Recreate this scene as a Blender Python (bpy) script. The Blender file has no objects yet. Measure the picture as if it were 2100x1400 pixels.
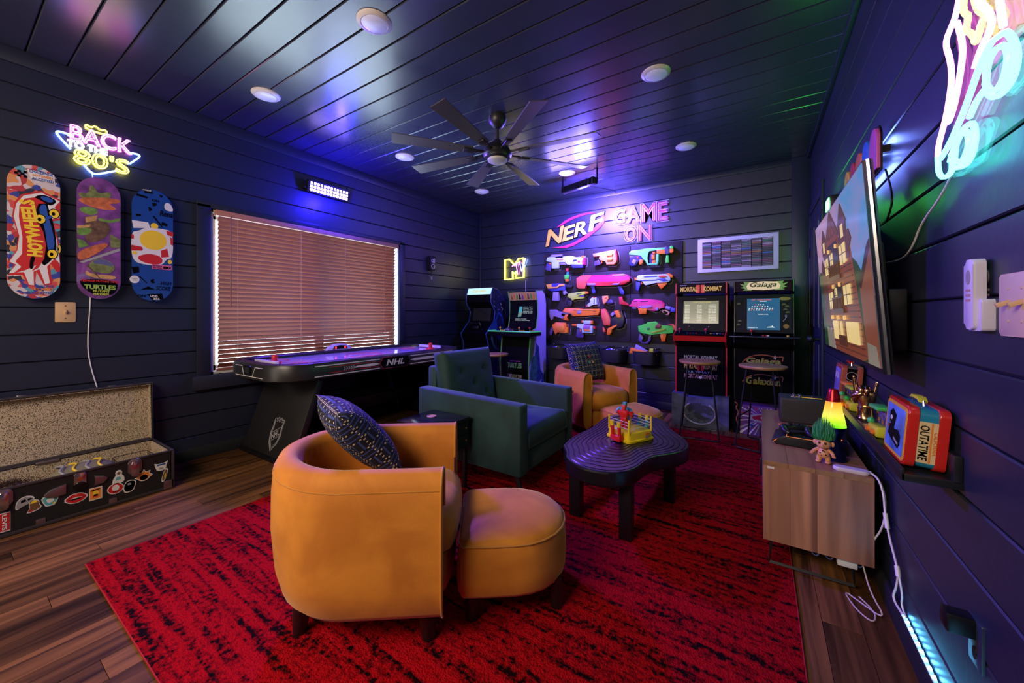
import bpy, bmesh, math, random
from mathutils import Vector as V, Matrix, noise
random.seed(7)
S = bpy.context.scene
COL = S.collection
PI = math.pi
# ------------------------------------------------------------------ camera, world, light, exposure
cam_d = bpy.data.cameras.new('camera')
cam = bpy.data.objects.new('camera', cam_d)
COL.objects.link(cam)
cam.location = (0, 0, 1.22)
cam.rotation_euler = (PI / 2, 0, math.radians(33.04))
cam_d.sensor_width = 36
cam_d.lens = 36 * 778.0 / 2100
cam_d.shift_y = -56 / 2100
cam_d.clip_start = 0.02
S.camera = cam
S.view_settings.view_transform = 'Standard'
S.view_settings.look = 'None'
S.view_settings.gamma = 1
S.view_settings.use_curve_mapping = False
S.view_settings.exposure = 0.0
S.cycles.use_denoising = True
S.cycles.max_bounces = 6
S.cycles.diffuse_bounces = 3
S.cycles.glossy_bounces = 3
S.cycles.transparent_max_bounces = 8
S.cycles.sample_clamp_indirect = 4
S.cycles.caustics_reflective = False
S.cycles.caustics_refractive = False
w = bpy.data.worlds.new('daylight')
S.world = w
w.use_nodes = True
bg = w.node_tree.nodes['Background']
bg.inputs[0].default_value = (0.72, 0.9, 1.0, 1)
bg.inputs[1].default_value = 18.0


def lamp(name, kind, loc, color, power, size=0.1, size_y=None, aim=None, spread=None, cone=None, blend=0.5):
    d = bpy.data.lights.new(name, kind)
    d.color = color
    d.energy = power
    if kind == 'AREA':
        d.shape = 'RECTANGLE'
        d.size = size
        d.size_y = size_y or size
        if spread:
            d.spread = math.radians(spread)
    else:
        d.shadow_soft_size = size
    if kind == 'SPOT':
        d.spot_size = math.radians(cone or 90)
        d.spot_blend = blend
    o = bpy.data.objects.new(name, d)
    o.location = loc
    if aim is not None:
        o.rotation_euler = (V(aim) - V(loc)).to_track_quat('-Z', 'Y').to_euler()
    COL.objects.link(o)
    return o


# violet flood on the left wall, violet wall washer under the ceiling with unseen lamps added for their glow
lamp('violet_flood_light', 'AREA', (-3.84, 2.37, 2.53), (0.17, 0.06, 1.0), 95, 0.42, 0.1, aim=(-1.0, 2.6, 0.2), spread=125)
lamp('violet_glare_helper', 'POINT', (-3.70, 2.38, 2.46), (0.02, 0.012, 1.0), 60, 0.03)  # added unseen point lamp imitating the flood's glare on its wall
lamp('wall_washer_light', 'AREA', (-1.83, 4.36, 2.74), (0.22, 0.14, 1.0), 135, 0.50, 0.07, aim=(-1.78, 5.13, 2.25), spread=130)
lamp('wall_washer_spill', 'POINT', (-1.83, 4.42, 2.60), (0.10, 0.09, 1.0), 75, 0.08)
lamp('added_ceiling_glow', 'AREA', (-1.87, 4.12, 2.70), (0.30, 0.23, 1.0), 10, 0.6, 0.3, aim=(-1.95, 3.3, 3.25))  # added lamp for the ceiling highlight; the washer has no upper row
# soft warm fill added behind the camera
lamp('rear_fill_main', 'AREA', (-1.6, -1.3, 2.45), (1.0, 0.80, 0.62), 94, 2.0, 0.9, aim=(-1.6, 2.4, 0.4))
lamp('rear_fill_left', 'AREA', (-3.2, -1.5, 1.3), (1.0, 0.86, 0.74), 20, 1.2, 1.9, aim=(-2.4, 2.0, 1.0))
# coloured lamps on the right wall
lamp('green_flood_light', 'POINT', (0.38, 3.42, 1.98), (0.08, 1.0, 0.12), 13, 0.04)
lamp('lava_glow', 'POINT', (0.305, 2.405, 0.72), (0.85, 0.95, 0.08), 0.5, 0.05)


# ------------------------------------------------------------------ materials
MC = {}


def nd(t, kind, **k):
    n = t.nodes.new(kind)
    for a, b in k.items():
        setattr(n, a, b)
    return n


def mat(name, color=(0.5, 0.5, 0.5), rough=0.5, metal=0.0, emit=None, power=1.0, spec=0.5, coat=0.0, sheen=0.0,
        alpha=1.0, trans=0.0, bump=0.0, bscale=80.0, vary=0.0, vscale=6.0, subs=0.0):
    if name in MC:
        return MC[name]
    m = bpy.data.materials.new(name)
    m.use_nodes = True
    t = m.node_tree
    p = t.nodes['Principled BSDF']
    c = (color[0], color[1], color[2], 1)
    p.inputs['Base Color'].default_value = c
    p.inputs['Roughness'].default_value = rough
    p.inputs['Metallic'].default_value = metal
    p.inputs['Specular IOR Level'].default_value = spec
    p.inputs['Coat Weight'].default_value = coat
    p.inputs['Sheen Weight'].default_value = sheen
    p.inputs['Sheen Roughness'].default_value = 0.4
    p.inputs['Alpha'].default_value = alpha
    p.inputs['Transmission Weight'].default_value = trans
    if emit:
        p.inputs['Emission Color'].default_value = (emit[0], emit[1], emit[2], 1)
        p.inputs['Emission Strength'].default_value = power
    tc = None
    if vary or bump:
        tc = nd(t, 'ShaderNodeTexCoord')
    if vary:
        n = nd(t, 'ShaderNodeTexNoise')
        n.inputs['Scale'].default_value = vscale
        n.inputs['Detail'].default_value = 5
        t.links.new(tc.outputs['Object'], n.inputs['Vector'])
        r = nd(t, 'ShaderNodeMapRange')
        r.inputs[1].default_value = 0.3
        r.inputs[2].default_value = 0.7
        r.inputs[3].default_value = 1 - vary
        r.inputs[4].default_value = 1 + vary
        t.links.new(n.outputs[0], r.inputs[0])
        x = nd(t, 'ShaderNodeMix', data_type='RGBA', blend_type='MULTIPLY')
        x.inputs[0].default_value = 1
        x.inputs[6].default_value = c
        t.links.new(r.outputs[0], x.inputs[7])
        t.links.new(x.outputs[2], p.inputs['Base Color'])
    if bump:
        n = nd(t, 'ShaderNodeTexNoise')
        n.inputs['Scale'].default_value = bscale
        n.inputs['Detail'].default_value = 4
        t.links.new(tc.outputs['Object'], n.inputs['Vector'])
        b = nd(t, 'ShaderNodeBump')
        b.inputs['Strength'].default_value = bump
        b.inputs['Distance'].default_value = 0.01
        t.links.new(n.outputs[0], b.inputs['Height'])
        t.links.new(b.outputs[0], p.inputs['Normal'])
    MC[name] = m
    return m


def wood(name, c1, c2, rough=0.4, along='Y', scale=1.0, obj_random=0.25, coat=0.0):
    if name in MC:
        return MC[name]
    m = mat(name, c1, rough, coat=coat)
    t = m.node_tree
    p = t.nodes['Principled BSDF']
    tc = nd(t, 'ShaderNodeTexCoord')
    mp = nd(t, 'ShaderNodeMapping')
    s = {'X': (1.2, 22, 22), 'Y': (22, 1.2, 22), 'Z': (22, 22, 1.2)}[along]
    mp.inputs['Scale'].default_value = [a * scale for a in s]
    t.links.new(tc.outputs['Object'], mp.inputs['Vector'])
    oi = nd(t, 'ShaderNodeObjectInfo')
    ad = nd(t, 'ShaderNodeVectorMath', operation='ADD')
    sc = nd(t, 'ShaderNodeVectorMath', operation='SCALE')
    sc.inputs[0].default_value = (13, 37, 5)
    t.links.new(oi.outputs['Random'], sc.inputs['Scale'])
    t.links.new(mp.outputs[0], ad.inputs[0])
    t.links.new(sc.outputs[0], ad.inputs[1])
    n = nd(t, 'ShaderNodeTexNoise')
    n.inputs['Scale'].default_value = 1.0
    n.inputs['Detail'].default_value = 7
    n.inputs['Distortion'].default_value = 0.6
    t.links.new(ad.outputs[0], n.inputs['Vector'])
    r = nd(t, 'ShaderNodeValToRGB')
    r.color_ramp.elements[0].position = 0.34
    r.color_ramp.elements[0].color = (c2[0], c2[1], c2[2], 1)
    r.color_ramp.elements[1].position = 0.66
    r.color_ramp.elements[1].color = (c1[0], c1[1], c1[2], 1)
    t.links.new(n.outputs[0], r.inputs[0])
    mr = nd(t, 'ShaderNodeMapRange')
    mr.inputs[3].default_value = 1 - obj_random
    mr.inputs[4].default_value = 1 + obj_random
    t.links.new(oi.outputs['Random'], mr.inputs[0])
    x = nd(t, 'ShaderNodeMix', data_type='RGBA', blend_type='MULTIPLY')
    x.inputs[0].default_value = 1
    t.links.new(r.outputs[0], x.inputs[6])
    t.links.new(mr.outputs[0], x.inputs[7])
    t.links.new(x.outputs[2], p.inputs['Base Color'])
    b = nd(t, 'ShaderNodeBump')
    b.inputs['Strength'].default_value = 0.12
    b.inputs['Distance'].default_value = 0.004
    t.links.new(n.outputs[0], b.inputs['Height'])
    t.links.new(b.outputs[0], p.inputs['Normal'])
    return m


def clear(name, tint=(1, 1, 1), gloss=0.08):
    if name in MC:
        return MC[name]
    m = bpy.data.materials.new(name)
    m.use_nodes = True
    t = m.node_tree
    t.nodes.remove(t.nodes['Principled BSDF'])
    a = nd(t, 'ShaderNodeBsdfTransparent')
    a.inputs[0].default_value = (tint[0], tint[1], tint[2], 1)
    g = nd(t, 'ShaderNodeBsdfGlossy')
    g.inputs['Roughness'].default_value = 0.05
    x = nd(t, 'ShaderNodeMixShader')
    x.inputs[0].default_value = gloss
    t.links.new(a.outputs[0], x.inputs[1])
    t.links.new(g.outputs[0], x.inputs[2])
    t.links.new(x.outputs[0], t.nodes['Material Output'].inputs[0])
    MC[name] = m
    return m


def glow(name, c, power):
    return mat(name, (0.02, 0.02, 0.02), 0.4, emit=c, power=power)


# ------------------------------------------------------------------ mesh helpers
def wm(o):
    m = o.matrix_basis.copy()
    while o.parent:
        o = o.parent
        m = o.matrix_basis @ m
    return m


class B:
    def __init__(s):
        s.bm = bmesh.new()

    def box(s, c, d, bev=0.0, rot=None, seg=2):
        r = bmesh.ops.create_cube(s.bm, size=1)
        vs = r['verts']
        M = Matrix.Translation(V(c)) @ (rot.to_4x4() if rot else Matrix()) @ Matrix.Diagonal((d[0], d[1], d[2], 1))
        bmesh.ops.transform(s.bm, matrix=M, verts=vs)
        if bev:
            es = list({e for v in vs for e in v.link_edges})
            bmesh.ops.bevel(s.bm, geom=es, offset=min(bev, 0.45 * min(d)), segments=seg, profile=0.5, affect='EDGES')
        return s

    def ring(s, pts):
        return [s.bm.verts.new(p) for p in pts]

    def skin(s, rings, closed=True, cap=True, loop=False):
        n = len(rings[0])
        R = rings + [rings[0]] if loop else rings
        for a, b in zip(R[:-1], R[1:]):
            for i in range(n if closed else n - 1):
                j = (i + 1) % n
                try:
                    s.bm.faces.new((a[i], a[j], b[j], b[i]))
                except ValueError:
                    pass
        if cap and not loop and closed:
            for r in (rings[0][::-1], rings[-1]):
                try:
                    s.bm.faces.new(r)
                except ValueError:
                    pass
        return s

    def cyl(s, p0, p1, r0, r1=None, n=16, cap=True):
        r1 = r0 if r1 is None else r1
        p0, p1 = V(p0), V(p1)
        d = (p1 - p0).normalized()
        a = d.orthogonal().normalized()
        b = d.cross(a)
        R = []
        for p, r in ((p0, r0), (p1, r1)):
            R.append(s.ring([p + r * (math.cos(2 * PI * i / n) * a + math.sin(2 * PI * i / n) * b) for i in range(n)]))
        return s.skin(R, cap=cap)

    def tube(s, pts, r, n=8, loop=False, sm=0):
        P = [V(p) for p in pts]
        rl = list(r) if isinstance(r, (list, tuple)) else None
        for _ in range(sm):
            Q = []
            q = []
            m = len(P)
            rng = range(m) if loop else range(m - 1)
            if not loop:
                Q.append(P[0])
            for i in rng:
                a, b = P[i], P[(i + 1) % m]
                Q += [a * .75 + b * .25, a * .25 + b * .75]
                if rl:
                    a, b = rl[i], rl[(i + 1) % m]
                    q += [a * .75 + b * .25, a * .25 + b * .75]
            if not loop:
                Q.append(P[-1])
            if rl:
                rl = q if loop else [rl[0]] + q + [rl[-1]]
            P = Q
        m = len(P)
        R = []
        a = None
        for i in range(m):
            p, q = (P[i - 1] if (i or loop) else P[i]), (P[(i + 1) % m] if (i < m - 1 or loop) else P[i])
            d = (q - p)
            if d.length < 1e-9:
                d = V((0, 0, 1))
            d.normalize()
            a = d.orthogonal().normalized() if a is None else (a - d * a.dot(d)).normalized()
            b = d.cross(a)
            rr = rl[i] if rl else r
            R.append(s.ring([P[i] + rr * (math.cos(2 * PI * k / n) * a + math.sin(2 * PI * k / n) * b) for k in range(n)]))
        return s.skin(R, loop=loop)

    def lathe(s, prof, c=(0, 0, 0), n=24, sx=1, sy=1):
        R = []
        for r, z in prof:
            r = max(r, 1e-4)
            R.append(s.ring([(c[0] + sx * r * math.cos(2 * PI * i / n), c[1] + sy * r * math.sin(2 * PI * i / n), c[2] + z) for i in range(n)]))
        return s.skin(R)

    def prism(s, poly, O, U, W, d, bev=0.0, back=0.0):
        O, U, W = V(O), V(U), V(W)
        N = U.cross(W)
        a = s.ring([O + U * x + W * y + N * back for x, y in poly])
        b = s.ring([O + U * x + W * y + N * d for x, y in poly])
        f = [s.bm.faces.new(a[::-1]), s.bm.faces.new(b)]
        n = len(a)
        for i in range(n):
            f.append(s.bm.faces.new((a[i], a[(i + 1) % n], b[(i + 1) % n], b[i])))
        if bev:
            es = list(f[1].edges)
            bmesh.ops.bevel(s.bm, geom=es, offset=bev, segments=2, profile=0.5, affect='EDGES', clamp_overlap=True)
        return s

    def sph(s, c, r, sc=(1, 1, 1), n=16, m=10):
        R = bmesh.ops.create_uvsphere(s.bm, u_segments=n, v_segments=m, radius=r)
        bmesh.ops.transform(s.bm, matrix=Matrix.Translation(V(c)) @ Matrix.Diagonal((sc[0], sc[1], sc[2], 1)), verts=R['verts'])
        return s

    def obj(s, name, m, parent=None, world=False, smooth=True, ang=40, sub=0, recalc=True, loc=None, rot=None):
        if recalc:
            bmesh.ops.recalc_face_normals(s.bm, faces=s.bm.faces)
        if world and parent is not None:
            bmesh.ops.transform(s.bm, matrix=wm(parent).inverted(), verts=s.bm.verts)
        me = bpy.data.meshes.new(name)
        s.bm.to_mesh(me)
        s.bm.free()
        if smooth:
            me.polygons.foreach_set('use_smooth', [True] * len(me.polygons))
            if not sub:
                me.set_sharp_from_angle(angle=math.radians(ang))
        me.materials.append(m)
        o = bpy.data.objects.new(name, me)
        COL.objects.link(o)
        if parent is not None:
            o.parent = parent
        if loc:
            o.location = loc
        if rot:
            o.rotation_euler = rot
        if sub:
            md = o.modifiers.new('subdivision', 'SUBSURF')
            md.levels = md.render_levels = sub
        return o


def tag(o, label, cat, group=None):
    o['label'] = label
    o['category'] = cat
    if group:
        o['group'] = group
    return o


def thing(name, label, cat, loc=(0, 0, 0), rz=0.0, group=None):
    o = bpy.data.objects.new(name, None)
    o.empty_display_size = 0.05
    COL.objects.link(o)
    o.location = loc
    o.rotation_euler = (0, 0, rz)
    return tag(o, label, cat, group)


def struct(o):
    o['kind'] = 'structure'
    return o


def dup(o, loc, rz=None, label=None, parent=None):
    c = o.copy()
    COL.objects.link(c)
    if parent:
        c.parent = parent
    else:
        c.location = loc
        if rz is not None:
            c.rotation_euler = (0, 0, rz)
        if label:
            c['label'] = label
    for ch in o.children:
        dup(ch, None, parent=c)
    return c


TXT = {}


def text(name, body, m, parent, O, U, W, w, h, depth=0.001, shear=0.0, bold=0.0, world=True, stretch=True):
    """Lettering as a mesh, fitted into a w by h box at O along U and W."""
    key = (body, shear, bold)
    if key not in TXT:
        c = bpy.data.curves.new('t', 'FONT')
        c.body = body
        c.shear = shear
        c.offset = bold
        c.resolution_u = 2
        c.align_x = 'LEFT'
        o = bpy.data.objects.new('t', c)
        COL.objects.link(o)
        dg = bpy.context.evaluated_depsgraph_get()
        me = bpy.data.meshes.new_from_object(o.evaluated_get(dg))
        TXT[key] = ([v.co.copy() for v in me.vertices], [tuple(p.vertices) for p in me.polygons])
        bpy.data.objects.remove(o)
        bpy.data.curves.remove(c)
        bpy.data.meshes.remove(me)
    vs, fs = TXT[key]
    x0, x1 = min(v.x for v in vs), max(v.x for v in vs)
    y0, y1 = min(v.y for v in vs), max(v.y for v in vs)
    O, U, W = V(O), V(U), V(W)
    N = U.cross(W)
    b = B()
    a = [b.bm.verts.new(O + U * ((v.x - x0) / (x1 - x0) * w) + W * ((v.y - y0) / (y1 - y0) * h) + N * depth) for v in vs]
    for f in fs:
        try:
            b.bm.faces.new([a[i] for i in f])
        except ValueError:
            pass
    if depth > 0.003:
        r = bmesh.ops.extrude_face_region(b.bm, geom=list(b.bm.faces))
        ev = [g for g in r['geom'] if isinstance(g, bmesh.types.BMVert)]
        bmesh.ops.translate(b.bm, vec=N * -depth, verts=ev)
    o = b.obj(name, m, parent, world=world, smooth=False, recalc=depth > 0.003)
    return o


def rrect(x0, y0, x1, y1, r, n=5):
    P = []
    for cx, cy, a in ((x1 - r, y0 + r, -90), (x1 - r, y1 - r, 0), (x0 + r, y1 - r, 90), (x0 + r, y0 + r, 180)):
        for i in range(n + 1):
            t = math.radians(a + 90 * i / n)
            P.append((cx + r * math.cos(t), cy + r * math.sin(t)))
    return P


def ell(cx, cy, a, b, n=24, rot=0.0):
    c, s_ = math.cos(rot), math.sin(rot)
    return [(cx + a * math.cos(2 * PI * i / n) * c - b * math.sin(2 * PI * i / n) * s_,
             cy + a * math.cos(2 * PI * i / n) * s_ + b * math.sin(2 * PI * i / n) * c) for i in range(n)]


X, Y, Z = V((1, 0, 0)), V((0, 1, 0)), V((0, 0, 1))
XL, XR, YB, YR, H = -3.98, 0.46, 5.126, -1.75, 2.916

# common materials
WALL = mat('navy_wall_paint', (0.014, 0.018, 0.038), 0.42, bump=0.05, bscale=45)
CEIL = mat('navy_ceiling_paint', (0.036, 0.042, 0.066), 0.26, bump=0.0, spec=0.62)
DARK = mat('dark_backing', (0.006, 0.007, 0.012), 0.7)
BLACK = mat('black_plastic', (0.005, 0.005, 0.007), 0.38, spec=0.35)
BLACKM = mat('black_metal', (0.012, 0.012, 0.014), 0.4, metal=0.3)
WHITE = mat('white_plastic', (0.75, 0.73, 0.72), 0.4)
CHROME = mat('chrome', (0.6, 0.58, 0.58), 0.22, metal=1)
BRASS = mat('brass', (0.8, 0.55, 0.2), 0.25, metal=1)
RED = mat('red_plastic', (0.62, 0.015, 0.012), 0.3)
YEL = mat('yellow_plastic', (0.85, 0.62, 0.01), 0.3)
PW = mat('printed_white', (0.72, 0.70, 0.70), 0.5)
PB = mat('printed_black', (0.0025, 0.0025, 0.0035), 0.6, spec=0.06)
PR = mat('printed_red', (0.55, 0.015, 0.02), 0.5)
PY = mat('printed_yellow', (0.85, 0.58, 0.03), 0.5)
PG = mat('printed_green', (0.12, 0.35, 0.06), 0.5)
PBL = mat('printed_blue', (0.01, 0.07, 0.36), 0.5)
PO = mat('printed_orange', (0.80, 0.24, 0.03), 0.5)
PP = mat('printed_purple', (0.18, 0.04, 0.30), 0.5)
PT = mat('printed_teal', (0.10, 0.38, 0.45), 0.5)
PBR = mat('printed_brown', (0.16, 0.075, 0.03), 0.5)
PGR = mat('printed_grey', (0.32, 0.31, 0.33), 0.5)
PPK = mat('printed_pink', (0.65, 0.12, 0.30), 0.5)

# ------------------------------------------------------------------ room shell
def board(z0, z1, chamfer=0.004):
    """Section of a siding board: 14 mm thick with chamfered long edges."""
    return [(0, z0), (0.010, z0), (0.014, z0 + chamfer), (0.014, z1 - chamfer), (0.010, z1), (0, z1)]


def wall(name, O, U, length, holes=(), cut=True):
    """Backing slab plus siding boards 178 mm high. holes = [(a0,a1,z0,z1)] along U."""
    O, U = V(O), V(U)
    N = U.cross(Z)
    O = O - N * 0.014
    b = B()
    if holes and cut:
        a0, a1, z0, z1 = holes[0]
        for (p, q, s_, e) in ((0, a0, -.03, H + .05), (a1, length, -.03, H + .05), (a0, a1, -.03, z0), (a0, a1, z1, H + .05)):
            if q > p and e > s_:
                b.prism([(p, s_), (q, s_), (q, e), (p, e)], O, U, Z, 0, back=-0.12)
    else:
        b.prism([(-.1, -.03), (length + .1, -.03), (length + .1, H + .05), (-.1, H + .05)], O, U, Z, 0, back=-0.12)
    root = struct(b.obj(name, DARK, smooth=False))
    z = 1.263 - 0.178 * 7
    zs = [0.0] + [z + 0.178 * k for k in range(16)] + [H]
    for z0, z1 in zip(zs[:-1], zs[1:]):
        if z1 - z0 < 0.02:
            continue
        sp = [(0, length)]
        for a0, a1, h0, h1 in holes:
            if z1 > h0 + 0.005 and z0 < h1 - 0.005:
                sp = [(0, a0), (a1, length)]
        for p, q in sp:
            if q - p < 0.02:
                continue
            c = B()
            R = []
            for t in (p, q):
                R.append(c.ring([O + U * t + N * dn + Z * zz for dn, zz in board(z0 + 0.003, z1 - 0.003)]))
            c.skin(R)
            c.obj('plank', WALL, root, smooth=False)
    return root


WY0, WY1, WZ0, WZ1 = 1.33, 3.38, 0.70, 2.13
wall_left = wall('wall_left', (XL, YR, 0), (0, 1, 0), YB - YR, [(WY0 - YR, WY1 - YR, WZ0, WZ1)])
wall_back = wall('wall_back', (XL, YB, 0), (1, 0, 0), XR - XL)
DY0, DY1, DZ = 4.18, 5.0, 2.24
wall_right = wall('wall_right', (XR, YB, 0), (0, -1, 0), YB - YR, [(YB - DY1, YB - DY0, 0, DZ)], False)
wall_rear = wall('wall_rear', (XR, YR, 0), (-1, 0, 0), XR - XL)

ceiling = struct(B().box(((XL + XR) / 2, (YB + YR) / 2, H + 0.07), (XR - XL + .3, YB - YR + .3, 0.1)).obj('ceiling', DARK, smooth=False))
y = 0.34 - 0.178 * 12
while y < YB:
    y0, y1 = max(y, YR) + 0.003, min(y + 0.178, YB) - 0.003
    if y1 - y0 > 0.02:
        b = B()
        R = []
        for x in (XL, XR):
            R.append(b.ring([(x, y0, H + 0.02), (x, y0, H + 0.005), (x, y0 + 0.005, H), (x, y1 - 0.005, H), (x, y1, H + 0.005), (x, y1, H + 0.02)]))
        b.skin(R)
        b.obj('plank', CEIL, ceiling, smooth=False)
    y += 0.178

FLW = wood('floor_wood', (0.19, 0.080, 0.027), (0.032, 0.013, 0.006), 0.45, 'Y', 1.0, 0.55)
FLW.node_tree.nodes['Principled BSDF'].inputs['Specular IOR Level'].default_value = 0.22
floor = struct(B().box(((XL + XR) / 2, (YB + YR) / 2, -0.06), (XR - XL + .3, YB - YR + .3, 0.1)).obj('floor', DARK, smooth=False))
x = XL
k = 0
while x < XR - 0.01:
    x1 = min(x + 0.127, XR)
    y = YR - (k * 0.47) % 1.2
    while y < YB:
        a, c = max(y, YR), min(y + 1.2, YB)
        if c - a > 0.03:
            b = B()
            g = 0.0008
            b.prism([(x + g, a + g), (x1 - g, a + g), (x1 - g, c - g), (x + g, c - g)], (0, 0, 0), X, Y, 0.0, back=-0.012, bev=0.0012)
            b.obj('plank', FLW, floor, smooth=False)
        y += 1.2
    x = x1
    k += 1

# skirting and trims
def trimbox(name, lo, hi, m=WALL, bev=0.004):
    lo, hi = V(lo), V(hi)
    return struct(B().box((lo + hi) / 2, hi - lo, bev).obj(name, m))


trimbox('baseboard_left', (XL, YR, 0), (XL + 0.014, YB, 0.10), DARK)
trimbox('baseboard_back', (XL, YB - 0.014, 0), (XR, YB, 0.10), WALL)
trimbox('baseboard_right', (XR - 0.016, YR, 0), (XR, DY0 - 0.09, 0.105), DARK)
trimbox('trim_1', (XL, YR, H - 0.10), (XL + 0.016, YB, H))
trimbox('trim_2', (XR - 0.03, YR, H - 0.035), (XR, YB, H))
trimbox('trim_3', (XL, YB - 0.012, H - 0.07), (XR, YB, H))
trimbox('trim_4', (XL, YB - 0.03, 0), (XL + 0.03, YB, H))
trimbox('trim_5', (XR - 0.16, YB - 0.016, 0), (XR, YB, H))

# ------------------------------------------------------------------ window on the left wall
JAMB = mat('white_window_frame', (0.62, 0.62, 0.60), 0.4)
win = bpy.data.objects.new('window_1', None)
COL.objects.link(win)
win.location = (XL, (WY0 + WY1) / 2, WZ0)
struct(win)
b = B()
for lo, hi in (((XL - .12, WY0, WZ0), (XL, WY0 + .02, WZ1)), ((XL - .12, WY1 - .02, WZ0), (XL, WY1, WZ1)),
               ((XL - .12, WY0, WZ0), (XL, WY1, WZ0 + .02)), ((XL - .12, WY0, WZ1 - .02), (XL, WY1, WZ1))):
    lo, hi = V(lo), V(hi)
    b.box((lo + hi) / 2, hi - lo)
b.obj('jamb', JAMB, win, world=True)
ym = (WY0 + WY1) / 2
for y0, y1 in ((WY0 + .02, ym), (ym, WY1 - .02)):
    b = B()
    for lo, hi in (((y0, WZ0 + .02), (y0 + .045, WZ1 - .02)), ((y1 - .045, WZ0 + .02), (y1, WZ1 - .02)), ((y0, WZ0 + .02), (y1, WZ0 + .065)), ((y0, WZ1 - .065), (y1, WZ1 - .02))):
        b.box((XL - .10, (lo[0] + hi[0]) / 2, (lo[1] + hi[1]) / 2), (.03, hi[0] - lo[0], hi[1] - lo[1]))
    sash = b.obj('sash', JAMB, win, world=True)
    B().box((XL - .10, (y0 + y1) / 2, (WZ0 + WZ1) / 2), (.004, y1 - y0 - .09, WZ1 - WZ0 - .13)).obj('pane', clear('window_glass', (.95, .98, 1)), sash, world=True, smooth=False)
for n, lo, hi in (('casing', (WY0 - .10, WZ0 - .02), (WY0 - .002, WZ1 + .03)), ('casing', (WY1 + .002, WZ0 - .02), (WY1 + .09, WZ1 + .03)),
                  ('sill', (WY0 - .13, WZ0 - .12), (WY1 + .12, WZ0 - .004)), ('head_casing', (WY0 - .10, WZ1 + .004), (WY1 + .09, WZ1 + .05))):
    d = .04 if n == 'sill' else .02
    B().box((XL + d / 2, (lo[0] + hi[0]) / 2, (lo[1] + hi[1]) / 2), (d, hi[0] - lo[0], hi[1] - lo[1]), .003).obj(n, WALL, win, world=True)

# the wooden blind: head rail, 34 slats, ladder tapes, wand, bottom rail
SLAT = mat('blind_slat_wood', (0.235, 0.075, 0.045), 0.45)
t = SLAT.node_tree
tr = nd(t, 'ShaderNodeBsdfTranslucent')
tr.inputs[0].default_value = (0.75, 0.28, 0.12, 1)
mx = nd(t, 'ShaderNodeMixShader')
mx.inputs[0].default_value = 0.05
t.links.new(t.nodes['Principled BSDF'].outputs[0], mx.inputs[1])
t.links.new(tr.outputs[0], mx.inputs[2])
t.links.new(mx.outputs[0], t.nodes['Material Output'].inputs[0])
bl = thing('window_blind', 'wide brown wooden venetian blind hanging over the window behind the air hockey table', 'blind', (XL + .0, ym, 2.13))
BX = XL - 0.015
B().box((BX + .02, ym, 2.105), (.062, WY1 - WY0 - .06, .05), .004).obj('head_rail', mat('blind_rail', (.45, .20, .13), .4), bl, world=True)
B().box((BX + .0, ym, 0.735), (.05, WY1 - WY0 - .09, .02), .004).obj('bottom_rail', SLAT, bl, world=True)
sl = None
for i in range(34):
    z = 2.062 - 0.0392 * i
    tilt = -53
    if sl is None:
        b = B()
        b.prism([(-.0245, -.0012), (.0245, -.0012), (.0245, .0012), (.012, .0028), (-.012, .0028), (-.0245, .0012)], (0, -(WY1 - WY0) / 2 + .06, 0), X, Z, -(WY1 - WY0 - .12))
        o = sl = b.obj('slat', SLAT, bl)
        o.parent = bl
    else:
        o = sl.copy()
        COL.objects.link(o)
        o.parent = bl
    o.location = (BX - XL, 0, z - 2.13)
    o.rotation_euler = (0, math.radians(tilt), 0)
for yy in (1.53, 2.10, 2.60, 3.15):
    b = B()
    for dx in (-.027, .029):
        b.tube([(BX + dx, yy, 2.09), (BX + dx, yy, .74)], .0014, 5)
    b.obj('ladder_cord', mat('cord_tan', (.5, .3, .2), .7), bl, world=True)
B().cyl((BX + .05, 1.47, 2.09), (BX + .045, 1.47, 1.28), .005, .006, 8).obj('wand', mat('wand_wood', (.2, .07, .04), .4), bl, world=True)
B().tube([(BX + .045, 3.30, 2.09), (BX + .042, 3.29, 1.75), (BX + .045, 3.30, 1.60)], .002, 5).obj('pull_cord', MC['cord_tan'], bl, world=True)

# ------------------------------------------------------------------ door on the right wall
door = struct(B().box((XR + .002, (DY0 + DY1) / 2, DZ / 2), (.028, DY1 - DY0 - .01, DZ - .01), .003).obj('door_1', mat('navy_door', (.018, .022, .05), .35)))
for z0, z1 in ((.25, .95), (1.1, 2.05)):
    for y0, y1 in ((DY0 + .11, DY0 + .37), (DY0 + .45, DY0 + .71)):
        b = B()
        b.prism([(-y1, z0), (-y0, z0), (-y0, z1), (-y1, z1)], (XR - .012, 0, 0), -Y, Z, .008, bev=.006)
        b.obj('door_panel', MC['navy_door'], door)
for z in (.35, 1.05, 1.85):
    B().cyl((XR - .024, DY1 - .01, z - .05), (XR - .024, DY1 - .01, z + .05), .007, n=8).obj('hinge', BLACKM, door)
B().cyl((XR - .07, DY0 + .07, 1.0), (XR - .01, DY0 + .07, 1.0), .012, n=10).sph((XR - .075, DY0 + .07, 1.0), .03).obj('knob', BLACKM, door)
trimbox('trim_6', (XR - .018, DY0 - .09, 0), (XR, DY0, 2.36))
trimbox('trim_7', (XR - .018, DY1, 0), (XR, DY1 + .09, DZ + .02))
trimbox('trim_8', (XR - .018, DY0, DZ), (XR, DY1 + .09, DZ + .09))

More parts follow.
